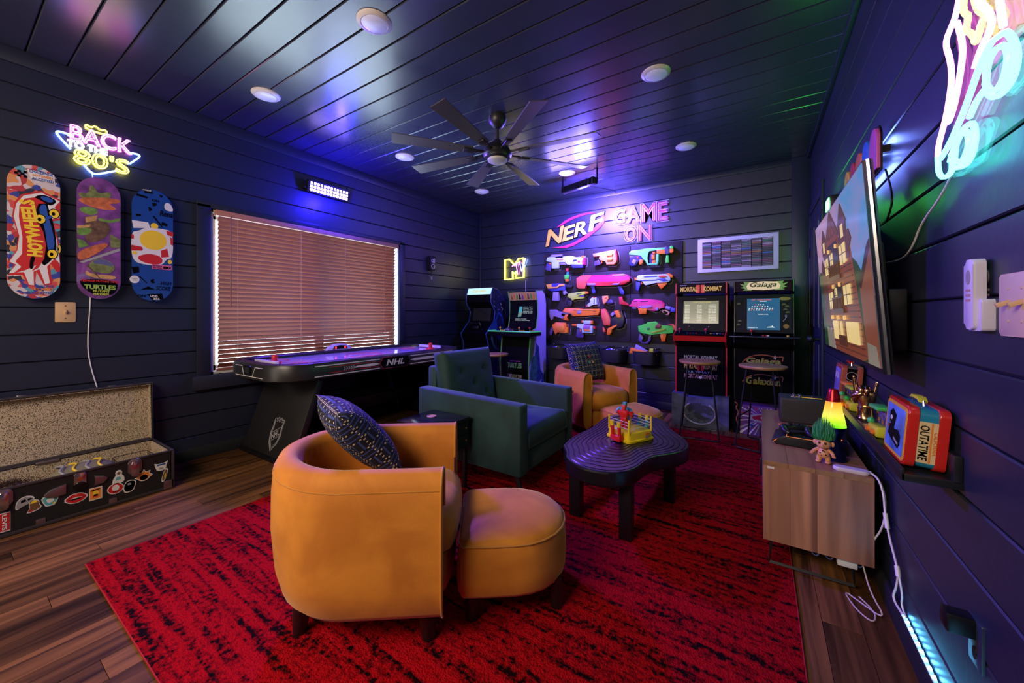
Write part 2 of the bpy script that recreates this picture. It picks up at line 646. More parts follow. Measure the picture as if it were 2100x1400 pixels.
# ------------------------------------------------------------------ rug
def rug_mat():
    m = mat('red_rug_pile', (0.4, 0.0, 0.01), 0.95, spec=0.08)
    t = m.node_tree
    p = t.nodes['Principled BSDF']
    tc = nd(t, 'ShaderNodeTexCoord')
    mp = nd(t, 'ShaderNodeMapping')
    mp.inputs['Scale'].default_value = (1.5, 20, 1)
    t.links.new(tc.outputs['Object'], mp.inputs[0])
    n1 = nd(t, 'ShaderNodeTexNoise')
    n1.inputs['Scale'].default_value = 1.6
    n1.inputs['Detail'].default_value = 6
    n1.inputs['Distortion'].default_value = 0.5
    t.links.new(mp.outputs[0], n1.inputs['Vector'])
    n2 = nd(t, 'ShaderNodeTexNoise')
    n2.inputs['Scale'].default_value = 58
    n2.inputs['Detail'].default_value = 3
    t.links.new(tc.outputs['Object'], n2.inputs['Vector'])
    ma = nd(t, 'ShaderNodeMath', operation='MULTIPLY_ADD')
    ma.inputs[1].default_value = 0.85
    t.links.new(n2.outputs[0], ma.inputs[0])
    t.links.new(n1.outputs[0], ma.inputs[2])
    r = nd(t, 'ShaderNodeValToRGB')
    e = r.color_ramp.elements
    e[0].position = 0.74
    e[0].color = (0.010, 0.001, 0.003, 1)
    e[1].position = 1.0
    e[1].color = (0.50, 0.003, 0.010, 1)
    q = r.color_ramp.elements.new(0.83)
    q.color = (0.22, 0.001, 0.006, 1)
    t.links.new(ma.outputs[0], r.inputs[0])
    t.links.new(r.outputs[0], p.inputs['Base Color'])
    n3 = nd(t, 'ShaderNodeTexNoise')
    n3.inputs['Scale'].default_value = 160
    n3.inputs['Detail'].default_value = 3
    t.links.new(tc.outputs['Object'], n3.inputs['Vector'])
    b = nd(t, 'ShaderNodeBump')
    b.inputs['Strength'].default_value = 0.9
    b.inputs['Distance'].default_value = 0.02
    t.links.new(n3.outputs[0], b.inputs['Height'])
    t.links.new(b.outputs[0], p.inputs['Normal'])
    return m


RX0, RX1, RY0, RY1 = -2.74, 0.133, 0.415, 4.33
rug = tag(B().box(((RX0 + RX1) / 2, (RY0 + RY1) / 2, .005), (RX1 - RX0, RY1 - RY0, .010), .003).obj('rug', rug_mat()), 'large red rug with black streaks lying on the wooden floor', 'rug')
b = B()
b.tube([(RX0, RY0, .0045), (RX1, RY0, .0045), (RX1, RY1, .0045), (RX0, RY1, .0045)], .0052, 8, loop=True)
b.obj('binding', mat('rug_binding', (.42, .006, .02), .8), rug)

# ------------------------------------------------------------------ barrel chairs and ottomans
def velvet(name, c, c2):
    m = mat(name, c, 0.75, sheen=0.3)
    t = m.node_tree
    p = t.nodes['Principled BSDF']
    p.inputs['Sheen Tint'].default_value = (1, 0.85, 0.6, 1) if c[0] > c[2] else (.5, .9, 1, 1)
    tc = nd(t, 'ShaderNodeTexCoord')
    n = nd(t, 'ShaderNodeTexNoise')
    n.inputs['Scale'].default_value = 5
    n.inputs['Detail'].default_value = 6
    n.inputs['Distortion'].default_value = .4
    t.links.new(tc.outputs['Object'], n.inputs['Vector'])
    r = nd(t, 'ShaderNodeValToRGB')
    r.color_ramp.elements[0].position = .38
    r.color_ramp.elements[0].color = (*c2, 1)
    r.color_ramp.elements[1].position = .64
    r.color_ramp.elements[1].color = (*c, 1)
    t.links.new(n.outputs[0], r.inputs[0])
    t.links.new(r.outputs[0], p.inputs['Base Color'])
    f = nd(t, 'ShaderNodeTexNoise')
    f.inputs['Scale'].default_value = 260
    t.links.new(tc.outputs['Object'], f.inputs['Vector'])
    bu = nd(t, 'ShaderNodeBump')
    bu.inputs['Strength'].default_value = .12
    bu.inputs['Distance'].default_value = .004
    t.links.new(f.outputs[0], bu.inputs['Height'])
    t.links.new(bu.outputs[0], p.inputs['Normal'])
    return m


MUST = velvet('mustard_velvet', (0.72, 0.265, 0.022), (0.54, 0.175, 0.012))
MUST2 = mat('mustard_piping', (0.55, 0.22, 0.025), 0.7, sheen=.4)
LEG = mat('espresso_leg', (0.018, 0.006, 0.008), 0.35)


def tub_path(w2, front, n=9):
    """Centre line of the wall of a barrel chair, from right front round the back to left front (x forward, y left)."""
    r = w2
    P = [(front - (front + .05) * i / 3, -w2) for i in range(3)]
    for i in range(2 * n + 1):
        a = -PI / 2 - PI * i / (2 * n)
        P.append((-.05 + 1.0 * r * math.cos(a), r * math.sin(a)))
    P += [(-.05 + (front + .05) * i / 3, w2) for i in range(1, 4)]
    return P


def tub_chair(label, loc, rz, group):
    ch = thing('barrel_chair', label, 'armchair', loc, rz, group)
    P = tub_path(.292, .31)
    R = []
    b = B()
    prof = [(-.048, .15), (-.02, .132), (.018, .132), (.046, .165), (.056, .25), (.058, .40), (.056, .54), (.05, .61), (.03, .648), (0, .660), (-.03, .650), (-.048, .615), (-.05, .5), (-.05, .3)]
    outs = []
    for i, p in enumerate(P):
        q0, q1 = P[max(i - 1, 0)], P[min(i + 1, len(P) - 1)]
        d = V((q1[0] - q0[0], q1[1] - q0[1], 0)).normalized()
        n = V((d.y, -d.x, 0))     # outward
        if n.dot(V((p[0] + .08, p[1], 0))) < 0:
            n = -n
        bk = max(0, -p[0] - .05) / .29
        tuck = lambda z: .028 * bk if z < .2 else (.012 * bk if z < .26 else 0)
        pts = [V((p[0], p[1], z + (.012 * bk if z > .6 else 0))) + n * (o - (tuck(z) if o > 0 else 0)) for o, z in prof]
        R.append(b.ring(pts))
        outs.append(pts)
    b.skin(R)
    b.obj('shell', MUST, ch, ang=60)
    for pts in (outs[0], outs[-1]):
        b = B()
        b.tube([q + V((.004, 0, 0)) for q in pts[2:13]], .0055, 6, sm=1)
        b.obj('piping', MUST2, ch)
    # rim seam on the outside of the shell
    b = B()
    b.tube([q[7] + V((0, 0, -.012)) for q in outs], .0028, 5)
    b.obj('seam', MUST2, ch)
    # seat block and cushion, D-shaped and bulging past the arms
    def dshape(w2, f, ex=0.0):
        Q = [(f - .0, -w2 + .05), (f + .018, -w2 * .5), (f + .024, 0), (f + .018, w2 * .5), (f - .0, w2 - .05), (f - .06, w2)]
        for i in range(9):
            a = PI / 2 + PI * i / 8
            Q.append((-.03 + w2 * .95 * math.cos(a), w2 * math.sin(a)))
        Q.append((f - .06, -w2))
        return Q
    for nm, f, zs in (('seat_base', .31, [(.0, .14), (.004, .17), (.004, .27), (-.008, .285)]), ('seat_cushion', .325, [(-.02, .288), (.006, .305), (.012, .37), (.006, .43), (-.02, .462), (-.09, .480), (-.17, .486)])):
        b = B()
        R = []
        for o, z in zs:
            k = 1 + o / .25
            R.append(b.ring([((x - .02) * k + .02, y * k, z) for x, y in dshape(.238, f)]))
        b.skin(R)
        b.obj(nm, MUST, ch, ang=60)
    for sx, sy in ((.245, -.25), (.245, .25), (-.225, -.19), (-.225, .19)):
        b = B()
        b.cyl((sx, sy, .15), (sx + .012 * (1 if sx > 0 else -1), sy, .0135), .036, .025, 14)
        b.obj('leg', LEG, ch)
    return ch


def ottoman(label, loc, rz, group):
    ot = thing('ottoman', label, 'ottoman', loc, rz, group)
    Q = [(-.22, -.235), (-.12, -.24), (-.01, -.24)]
    for i in range(1, 12):
        a = -PI / 2 + PI * i / 12
        Q.append((-.01 + .245 * math.cos(a), .24 * math.sin(a)))
    Q += [(-.01, .24), (-.12, .24), (-.22, .235), (-.235, .2), (-.235, 0), (-.235, -.2)]
    b = B()
    R = []
    for k, z in ((.88, .122), (.95, .125), (.985, .14), (1.0, .2), (.995, .27), (.975, .318), (.955, .332), (.90, .345), (.70, .362), (.40, .372), (.15, .375)):
        R.append(b.ring([(x * k, y * k, z) for x, y in Q]))
    b.skin(R)
    b.obj('body', MUST, ot, ang=60)
    b = B()
    b.tube([(x * .972, y * .972, .324) for x, y in Q], .0045, 6, loop=True)
    b.obj('piping', MUST2, ot)
    for sx, sy in ((-.17, -.17), (-.17, .17), (.16, -.13), (.16, .13)):
        B().cyl((sx, sy, .135), (sx * 1.05, sy * 1.05, .0135), .034, .024, 14).obj('leg', LEG, ot)
    return ot


# near chair: front right corner of its arm at C0, facing away to the right
def place(c0, ang, fwd, side):
    u = V((math.cos(ang), math.sin(ang), 0))
    v = V((-u.y, u.x, 0))
    return V(c0) + u * fwd + v * side


A1 = math.radians(37.0)
C1 = (-.933, .98, 0)
p = place(C1, A1, -.315, .345)
tub_chair('mustard velvet barrel chair nearest the camera with its side turned to us', p, A1, 'pair of mustard barrel chairs')
p = place(C1, A1, .278, .35)
ottoman('mustard velvet ottoman in front of the nearest barrel chair', p, A1, 'pair of mustard ottomans')
A2 = math.radians(-28.6)
C2 = (-1.384, 3.368, 0)
p = place(C2, A2, -.315, .345)
tub_chair('mustard velvet barrel chair by the pegboard facing us with a patterned cushion', p, A2, 'pair of mustard barrel chairs')
p = place(C2, A2, .30, .36)
ottoman('mustard velvet ottoman half hidden behind the black coffee table', p, A2, 'pair of mustard ottomans')


# cushions with a maze-like print
def maze_mat():
    m = mat('maze_print_fabric', (0.006, 0.007, 0.02), 0.85)
    t = m.node_tree
    p = t.nodes['Principled BSDF']
    tc = nd(t, 'ShaderNodeTexCoord')
    sp = nd(t, 'ShaderNodeSeparateXYZ')
    t.links.new(tc.outputs['UV'], sp.inputs[0])

    def math_(op, a, b=None, c=None):
        n = nd(t, 'ShaderNodeMath', operation=op)
        for i, x in enumerate((a, b, c)):
            if x is None:
                continue
            if isinstance(x, (int, float)):
                n.inputs[i].default_value = x
            else:
                t.links.new(x, n.inputs[i])
        return n.outputs[0]
    K = 8.0
    u = math_('MULTIPLY', sp.outputs[0], K)
    v = math_('MULTIPLY', sp.outputs[1], K)
    fu, fv = math_('FRACT', u), math_('FRACT', v)
    cu, cv = math_('FLOOR', u), math_('FLOOR', v)
    cb = nd(t, 'ShaderNodeCombineXYZ')
    t.links.new(cu, cb.inputs[0])
    t.links.new(cv, cb.inputs[1])
    wn = nd(t, 'ShaderNodeTexWhiteNoise', noise_dimensions='2D')
    t.links.new(cb.outputs[0], wn.inputs['Vector'])
    pick = math_('GREATER_THAN', wn.outputs[0], 0.5)
    # double corridor lines running along u or v inside each cell
    su = math_('ABSOLUTE', math_('SUBTRACT', fu, 0.5))
    sv = math_('ABSOLUTE', math_('SUBTRACT', fv, 0.5))
    lu = math_('LESS_THAN', math_('ABSOLUTE', math_('SUBTRACT', su, 0.2)), 0.05)
    lv = math_('LESS_THAN', math_('ABSOLUTE', math_('SUBTRACT', sv, 0.2)), 0.06)
    mixl = math_('ADD', math_('MULTIPLY', pick, lu), math_('MULTIPLY', math_('SUBTRACT', 1.0, pick), lv))
    # dots on the cell borders
    eu = math_('GREATER_THAN', su, 0.44)
    ev = math_('GREATER_THAN', sv, 0.44)
    du = math_('LESS_THAN', math_('ABSOLUTE', math_('SUBTRACT', math_('FRACT', math_('MULTIPLY', u, 3.0)), 0.5)), 0.15)
    dv = math_('LESS_THAN', math_('ABSOLUTE', math_('SUBTRACT', math_('FRACT', math_('MULTIPLY', v, 3.0)), 0.5)), 0.15)
    dot = math_('MINIMUM', math_('ADD', math_('MULTIPLY', eu, dv), math_('MULTIPLY', ev, du)), 1.0)
    a = nd(t, 'ShaderNodeMix', data_type='RGBA')
    a.inputs[6].default_value = (.006, .007, .022, 1)
    a.inputs[7].default_value = (.05, .075, .30, 1)
    t.links.new(mixl, a.inputs[0])
    c = nd(t, 'ShaderNodeMix', data_type='RGBA')
    t.links.new(a.outputs[2], c.inputs[6])
    c.inputs[7].default_value = (.75, .62, .42, 1)
    t.links.new(dot, c.inputs[0])
    t.links.new(c.outputs[2], p.inputs['Base Color'])
    return m


MAZE = maze_mat()


def cushion(label, size, M_, group, thick=.085):
    n = 14
    b = B()
    uvl = b.bm.loops.layers.uv.new('UVMap')
    G = {}
    for sgn in (1, -1):
        for i in range(n + 1):
            for j in range(n + 1):
                u, v = i / n * 2 - 1, j / n * 2 - 1
                edge = i in (0, n) or j in (0, n)
                if edge and sgn < 0:
                    G[(sgn, i, j)] = G[(1, i, j)]
                    continue
                pin = 1 - .07 * (1 - abs(u) ** 2) * abs(v) ** 3, 1 - .07 * (1 - abs(v) ** 2) * abs(u) ** 3
                z = thick * ((1 - abs(u) ** 2.6) * (1 - abs(v) ** 2.6)) ** .5
                G[(sgn, i, j)] = b.bm.verts.new((u * size / 2 * pin[1], v * size / 2 * pin[0], sgn * z))
        for i in range(n):
            for j in range(n):
                q = [(i, j), (i + 1, j), (i + 1, j + 1), (i, j + 1)]
                f = b.bm.faces.new([G[(sgn, *k)] for k in (q if sgn > 0 else q[::-1])])
                for l, k in zip(f.loops, q if sgn > 0 else q[::-1]):
                    l[uvl].uv = (k[0] / n, k[1] / n)
    o = b.obj('cushion', MAZE, smooth=True, recalc=False, ang=180)
    o.matrix_world = M_
    return tag(o, label, 'cushion', group)


def cmat(c, u_dir, normal, spin=0.0):
    """Cushion frame: z along normal, x along u_dir."""
    z = V(normal).normalized()
    x = (V(u_dir) - z * V(u_dir).dot(z)).normalized()
    y = z.cross(x)
    return Matrix.Translation(V(c)) @ Matrix((x, y, z)).transposed().to_4x4() @ Matrix.Rotation(spin, 4, 'Z')


u1 = V((math.cos(A1), math.sin(A1), 0))
v1 = V((-u1.y, u1.x, 0))
cushion('dark blue maze print cushion tipped back in the nearest mustard chair', .41, cmat((-1.545, 1.075, .675), (-.939, .343, 0), (.257, .704, .66), 0.04), 'maze print cushions')
u2 = V((math.cos(A2), math.sin(A2), 0))
v2 = V((-u2.y, u2.x, 0))
c = place(C2, A2, -.40, .35) + V((0, 0, .705))
cu2 = cushion('dark blue maze print cushion upright in the barrel chair by the pegboard', .44, cmat(c, v2, u2 * .95 + Z * .3, 0.05), 'maze print cushions')
for pp, rr, mm in (((.0, .045, .088), .016, PR), ((-.02, -.02, .09), .014, PT), ((.022, -.02, .09), .014, mat('printed_salmon', (.7, .3, .2), .6))):
    B().sph(pp, rr, (1, 1, .12)).obj('printed_dot', mm, cu2)

# ------------------------------------------------------------------ green velvet armchair
GRN = velvet('green_velvet', (0.008, 0.044, 0.046), (0.005, 0.027, 0.030))
gc = thing('green_armchair', 'deep green velvet armchair with square arms and tufted back in the middle of the room', 'armchair', (-1.785, 2.532, 0))
L2, W2 = .475, .417
for sy in (-1, 1):
    b = B()
    b.prism([(-L2, .15), (-L2, .645), (L2, .615), (L2, .14)][::-1], (0, sy * W2 + (.0 if sy > 0 else .1), 0), X, Z, .1, bev=0.0)
    es = list(b.bm.edges)
    bmesh.ops.bevel(b.bm, geom=es, offset=.014, segments=3, profile=.5, affect='EDGES')
    b.obj('arm', GRN, gc)
B().box((.02, 0, .21), (.88, .63, .14), .012).obj('seat_base', GRN, gc)
B().box((-.43, 0, .48), (.09, .632, .64), .02).obj('back_frame', GRN, gc)


def pad(name, w, h, th, rows, loc, rot, dent=.016):
    """A tufted pad: grid w by h in local x,y with a crowned, buttoned front along z."""
    n, m_ = 30, 26
    b = B()
    top, bot = {}, {}
    buts = rows
    for i in range(n + 1):
        for j in range(m_ + 1):
            u, v = (i / n - .5) * w, (j / m_ - .5) * h
            e = min(w / 2 - abs(u), h / 2 - abs(v))
            z = th / 2 + .022 * min(1, e / .12) - .028 * max(0, 1 - e / .035) ** 2
            for bx, by in buts:
                d = math.hypot(u - bx, v - by)
                z -= dent * math.exp(-(d / .028) ** 2) + .006 * math.exp(-(d / .075) ** 2)
            top[i, j] = b.bm.verts.new((u, v, z))
            bot[i, j] = b.bm.verts.new((u, v, -th / 2 + .02 * max(0, 1 - e / .03) ** 2))
    for i in range(n):
        for j in range(m_):
            b.bm.faces.new((top[i, j], top[i + 1, j], top[i + 1, j + 1], top[i, j + 1]))
            b.bm.faces.new((bot[i, j], bot[i, j + 1], bot[i + 1, j + 1], bot[i + 1, j]))
    per = [(i, 0) for i in range(n)] + [(n, j) for j in range(m_)] + [(i, m_) for i in range(n, 0, -1)] + [(0, j) for j in range(m_, 0, -1)]
    for a, c in zip(per, per[1:] + per[:1]):
        b.bm.faces.new((top[a], bot[a], bot[c], top[c]))
    return b.obj(name, GRN, gc, loc=loc, rot=rot, ang=70)


bt = [(-.15, .08), (.15, .08), (0, -.03), (-.15, -.13), (.15, -.13)]
bc = pad('back_cushion', .625, .52, .13, bt, (-.325, 0, .655), (PI / 2 - .0, 0, PI / 2))
bc.rotation_euler = Matrix(((0, math.sin(.17) * -1, math.cos(.17)), (1, 0, 0), (0, math.cos(.17), math.sin(.17)))).to_euler()
pad('seat_cushion', .72, .63, .16, [(-.12, .14), (-.12, -.14), (.1, .14), (.1, -.14)], (.115, 0, .36), (0, 0, 0), .012)
for sx, sy in ((.40, -.35), (.40, .35), (-.38, -.35), (-.38, .35)):
    kx = 1 if sx > 0 else -1
    B().cyl((sx, sy, .15), (sx + .05 * kx, sy + .02 * (1 if sy > 0 else -1), .0175), .026, .016, 12).obj('leg', LEG, gc)

# ------------------------------------------------------------------ coffee table
TB = [(-1.018, 2.146), (-1.033, 2.312), (-1.016, 2.474), (-1.0, 2.60), (-1.014, 2.771), (-1.016, 2.908), (-.984, 3.013), (-.919, 3.086), (-.807, 3.128), (-.707, 3.13), (-.626, 3.081), (-.575, 3.0), (-.527, 2.873), (-.454, 2.762), (-.388, 2.661), (-.358, 2.562), (-.361, 2.475), (-.404, 2.377), (-.456, 2.31), (-.507, 2.245), (-.529, 2.147), (-.54, 2.044), (-.572, 1.96), (-.627, 1.903), (-.707, 1.881), (-.787, 1.883), (-.864, 1.919), (-.918, 1.966), (-.948, 2.046), (-.985, 2.093)]
def chaikin(P, k=1):
    for _ in range(k):
        Q = []
        for a, c in zip(P, P[1:] + P[:1]):
            Q += [(a[0] * .75 + c[0] * .25, a[1] * .75 + c[1] * .25), (a[0] * .25 + c[0] * .75, a[1] * .25 + c[1] * .75)]
        P = Q
    return P


TB = chaikin(TB, 1)
cx, cy = -.745, 2.47
TABM = mat('black_table_lacquer', (0.006, 0.005, 0.009), 0.33, spec=.45)
ct = thing('coffee_table', 'black cloud-shaped coffee table with rippled grooves in its top, standing on the red rug', 'table', (cx, cy, 0))
b = B()
R = []
def tring(k, z):
    return b.ring([((x - cx) * k, (y - cy) * k, z) for x, y in TB])
for k, z in ((.9, .325), (.985, .325), (.995, .330), (1, .338), (1, .398), (.995, .408), (.985, .41)):
    R.append(tring(k, z))
k = .955
i = 0
while k > .12:
    for dk, dz in ((.018, .410), (.010, .4095), (.003, .406), (-.003, .406), (-.010, .4095)):
        R.append(tring(k + dk, dz))
    k -= .082
R.append(tring(k + .02, .41))
b.skin(R)
b.obj('tabletop', TABM, ct, ang=14)
for lx, ly in ((-.60, 2.06), (-.925, 2.14), (-.485, 2.62), (-.80, 3.02)):
    B().box((lx - cx, ly - cy, .169), (.068, .068, .316), .006).obj('leg', TABM, ct)

# boxing-robot game on the table
gx, gy, gz = -.712, 2.52, .411
ga = math.atan2(2.354 - 2.451, -.686 + .864)      # front edge direction
rg = thing('boxing_game', 'yellow toy boxing ring with white ropes on the coffee table', 'toy', (gx, gy, gz), ga)
b = B()
R = []
for s_, z in ((.104, 0), (.104, .012), (.098, .016), (.092, .055), (.086, .060)):
    R.append(b.ring([(x * s_ / .1, y * s_ / .1 * 1.12, z) for x, y in rrect(-.1, -.1, .1, .1, .018, 3)]))
b.skin(R)
b.obj('base', YEL, rg)
CR = [(-.088, -.098), (.088, -.098), (.088, .098), (-.088, .098)]
for px_, py_ in CR:
    B().cyl((px_, py_, .05), (px_, py_, .135), .0065, .006, 10).sph((px_, py_, .137), .007).obj('corner_post', YEL, rg)
for zz in (.085, .105, .125):
    B().tube([(x, y, zz) for x, y in CR], .0016, 6, loop=True).obj('rope', PW, rg)
for sy, m in ((-1, RED), (1, mat('teal_plastic', (.02, .30, .30), .3))):
    b = B()
    b.box((-.02 * sy, sy * .135, .022), (.085, .04, .036), .008)
    for dx in (-.03, .03):
        b.cyl((dx - .02 * sy, sy * .137, .03), (dx - .02 * sy, sy * .145, .098), .0115, n=12)
    h = b.obj('controller', m, rg)
    for dx in (-.03, .03):
        B().cyl((dx - .02 * sy, sy * .145, .098), (dx - .02 * sy, sy * .147, .128), .0125, n=12).obj('button', YEL, h)
lab = B().prism([(.03, .018), (.065, .018), (.065, .048), (.03, .048)], (0, 0, 0), V((0, 1, 0)), Z, .1035, back=.10).obj('sticker', PO, rg)
B().prism([(.03, .018), (.065, .018), (.065, .032), (.03, .032)], (0, 0, 0), V((0, 1, 0)), Z, .1042, back=.10).obj('sticker_band', PGR, rg)


def robot(label, m, loc, rz, h=.15):
    r = thing('toy_robot', label, 'toy', loc, rz, 'boxing toy robots')
    b = B()
    k = h / .15
    for sy in (-1, 1):
        b.box((0, sy * .014 * k, .006 * k), (.034 * k, .018 * k, .012 * k), .003)
        b.cyl((0, sy * .014 * k, .01 * k), (0, sy * .015 * k, .05 * k), .0085 * k, .011 * k, 10)
    b.obj('legs', m, r)
    b = B()
    b.box((0, 0, .058 * k), (.03 * k, .042 * k, .022 * k), .006 * k)
    R = []
    for hw, hd, z in ((.02, .014, .066), (.034, .019, .092), (.036, .019, .108), (.02, .014, .116)):
        R.append(b.ring([(x * hd / .1 * k, y * hw / .1 * k, z * k) for x, y in rrect(-.1, -.1, .1, .1, .04, 3)]))
    b.skin(R)
    b.obj('torso', m, r)
    B().box((0, 0, .133 * k), (.026 * k, .024 * k, .032 * k), .005 * k).cyl((0, 0, .112 * k), (0, 0, .12 * k), .008 * k, n=10).obj('head', mat(m.name + '_head', (.75, .05, .03) if m == RED else (.02, .35, .35), .3), r)
    for sy in (-1, 1):
        b = B()
        b.tube([(0, sy * .036 * k, .104 * k), (.006 * k, sy * .05 * k, .092 * k), (.02 * k, sy * .047 * k, .075 * k), (.045 * k, sy * .03 * k, .088 * k)], [.011 * k, .0105 * k, .009 * k, .009 * k], 10)
        b.sph((.052 * k, sy * .027 * k, .09 * k), .0125 * k)
        b.obj('arm', m, r)
    B().prism([(-.014 * k, .096 * k), (.014 * k, .096 * k), (.014 * k, .104 * k), (-.014 * k, .104 * k)], (0, 0, 0), -Y, Z, -.0205 * k, back=-.018 * k).obj('chest_label', PW, r)
    return r


robot('red toy boxing robot standing in the toy ring', RED, (gx - .035, gy - .01, gz + .06), math.radians(75), .15)
robot('teal toy boxing robot standing behind the red one', MC['teal_plastic'], (gx - .055, gy + .075, gz + .06), math.radians(-100), .15)

# ------------------------------------------------------------------ black side tables
def side_table(label, loc, group='black side tables'):
    s_ = thing('side_table', label, 'table', loc, 0, group)
    B().box((0, 0, .49), (.36, .35, .022), .005).obj('tabletop', mat('black_gloss', (.008, .008, .010), .15), s_)
    B().box((0, 0, .385), (.34, .33, .188), .012).obj('cabinet', BLACK, s_)
    for z in (.43, .345):
        d = B().box((.172, 0, z), (.008, .31, .078), .003).obj('drawer', MC['black_gloss'], s_)
        B().box((.180, -.06, z), (.010, .07, .008), .002).obj('handle', BRASS, d)
        B().box((.178, .13, z), (.006, .012, .012), .002).obj('stud', BRASS, d)
    for sx in (-1, 1):
        for sy in (-1, 1):
            B().box((sx * .15, sy * .145, .151), (.028, .028, .281), .003).obj('leg', BLACKM, s_)
    return s_


side_table('black side table with brass handles between the nearest chair and the green armchair', (-1.88, 1.905, 0))
side_table('black side table between the green armchair and the chair by the pegboard', (-1.64, 3.14, 0))
tag(B().lathe([(0, 0), (.032, 0), (.034, .004), (.026, .006), (.024, .003), (0, .003)], (-1.93, 1.93, .501), 20).obj('coaster', mat('tan_ceramic', (.55, .28, .18), .5)), 'small tan coaster on the black side table beside the nearest chair', 'coaster')
tp = thing('toy_phone', 'red toy lying on the black side table beyond the green armchair', 'toy', (-1.66, 3.22, .501), .3)
B().box((0, 0, .018), (.13, .05, .036), .012).obj('body', RED, tp)
B().box((.02, 0, .042), (.06, .034, .016), .006).obj('top_block', RED, tp)
hp = thing('headphones', 'silver and black headphones lying on the black side table beyond the green armchair', 'headphones', (-1.74, 3.11, .501), .9)
b = B()
b.tube([(.075 * math.cos(a), .07 + .06 * math.sin(a), .03 + .012 * math.sin(a)) for a in [PI * i / 14 for i in range(15)]], .007, 8)
b.obj('headband', BLACK, hp)
for sx in (-1, 1):
    b = B()
    b.cyl((sx * .06, .05, .036), (sx * .088, .05, .036), .034, .03, 18)
    b.obj('ear_cup', CHROME if sx > 0 else BLACK, hp)

# ------------------------------------------------------------------ air hockey table
ah = thing('air_hockey_table', 'long black air hockey table with a lilac playing field under the window', 'game table', (-3.455, 2.48, 0))
AX0, AX1, AY0, AY1, AT, AB = -3.93, -2.97, 1.40, 3.56, .83, .69


def ahring(b, ins, z):
    r = .26 - ins
    return b.ring([(x, y, z) for x, y in rrect(AX0 + ins, AY0 + ins, AX1 - ins, AY1 - ins, max(r, .05), 8)])


b = B()
R = [ahring(b, .02, AB), ahring(b, .0, AB + .012), ahring(b, 0, AT - .03), ahring(b, .012, AT - .006), ahring(b, .03, AT), ahring(b, .075, AT), ahring(b, .088, AT - .01), ahring(b, .09, AT - .04)]
b.skin(R)
b.obj('cabinet', mat('air_hockey_black', (.016, .015, .016), .35), ah, world=True, ang=35)
ICE = mat('playfield_white', (.62, .58, .66), .12, coat=.6)
b = B()
b.prism(rrect(AX0 + .088, AY0 + .088, AX1 - .088, AY1 - .088, .17, 8), (0, 0, AT - .035), X, Y, .004)
fld = b.obj('playfield', ICE, ah, world=True)
for k, (yy, m) in enumerate(((2.48, PR), (1.95, PBL), (3.01, PBL))):
    B().prism([(AX0 + .1, yy - .008), (AX1 - .1, yy - .008), (AX1 - .1, yy + .008), (AX0 + .1, yy + .008)], (0, 0, AT - .031), X, Y, .0006).obj('field_line', m, fld, world=True)
for cx_, cy_, r_ in ((-3.45, 2.48, .17), (-3.65, 1.72, .09), (-3.25, 1.72, .09), (-3.65, 3.24, .09), (-3.25, 3.24, .09)):
    B().tube([(x, y, AT - .0308) for x, y in ell(cx_, cy_, r_, r_, 28)], .004, 4, loop=True).obj('face_off_circle', PR, fld, world=True)
for yy in (AY0 + .14, AY1 - .14):
    B().box((-3.45, yy, AT - .01), (.36, .03, .03), .004).obj('goal_guard', mat('frosted_plastic', (.6, .58, .66), .3), ah, world=True)
# leaning leg panels with their feet
for y0, sgn in ((1.54, 1), (3.40, -1)):
    b = B()
    R = []
    for z in (.03, .69):
        k = .34 * z * sgn
        R.append(b.ring([(-3.92, y0 + k, z), (-3.08 + .0, y0 + k, z), (-3.08, y0 + k + .055 * sgn, z), (-3.92, y0 + k + .055 * sgn, z)]))
    b.skin(R)
    es = list(b.bm.edges)
    bmesh.ops.bevel(b.bm, geom=es, offset=.006, segments=2, profile=.5, affect='EDGES')
    lg = b.obj('leg_panel', mat('air_hockey_black', (0, 0, 0)), ah, world=True)
    B().box((-3.5, y0 + .03 * sgn, .018), (.86, .09, .036), .008).obj('foot', BLACK, lg, world=True)
    if sgn > 0:
        LU, LW = X, V((0, .34, 1)).normalized()
        LO = V((-3.44, y0 + .34 * .20, .20))
        shield = [(-.075, .12), (-.055, .128), (-.04, .118), (-.02, .138), (0, .12), (.02, .138), (.04, .118), (.055, .128), (.075, .12), (.07, .06), (.082, .0), (.06, -.07), (.03, -.10), (0, -.135), (-.03, -.10), (-.06, -.07), (-.082, 0), (-.07, .06)]
        for sc_ in (1.0, .84):
            B().tube([LO + LU * x * sc_ + LW * y * sc_ + LU.cross(LW) * .003 for x, y in shield], .004 if sc_ == 1 else .002, 5, loop=True).obj('shield_emblem', PGR, lg, world=True)
        dg = (LU * .8 + LW * .45).normalized()
        dw = LU.cross(LW).cross(dg)
        for o_ in (-.034, .034):
            B().tube([LO - dg * .075 + dw * o_ + LU.cross(LW) * .003, LO + dg * .075 + dw * o_ + LU.cross(LW) * .003], .0025, 5).obj('shield_bar', PGR, lg, world=True)
        text('emblem_lettering', 'NHL', PGR, lg, LO - dg * .058 - dw * .024 + LU.cross(LW) * .003, dg, dw, .115, .05, bold=.02)
B().box((-3.5, 2.47, .30), (.05, 1.62, .12), .006).obj('stretcher', BLACK, ah, world=True)
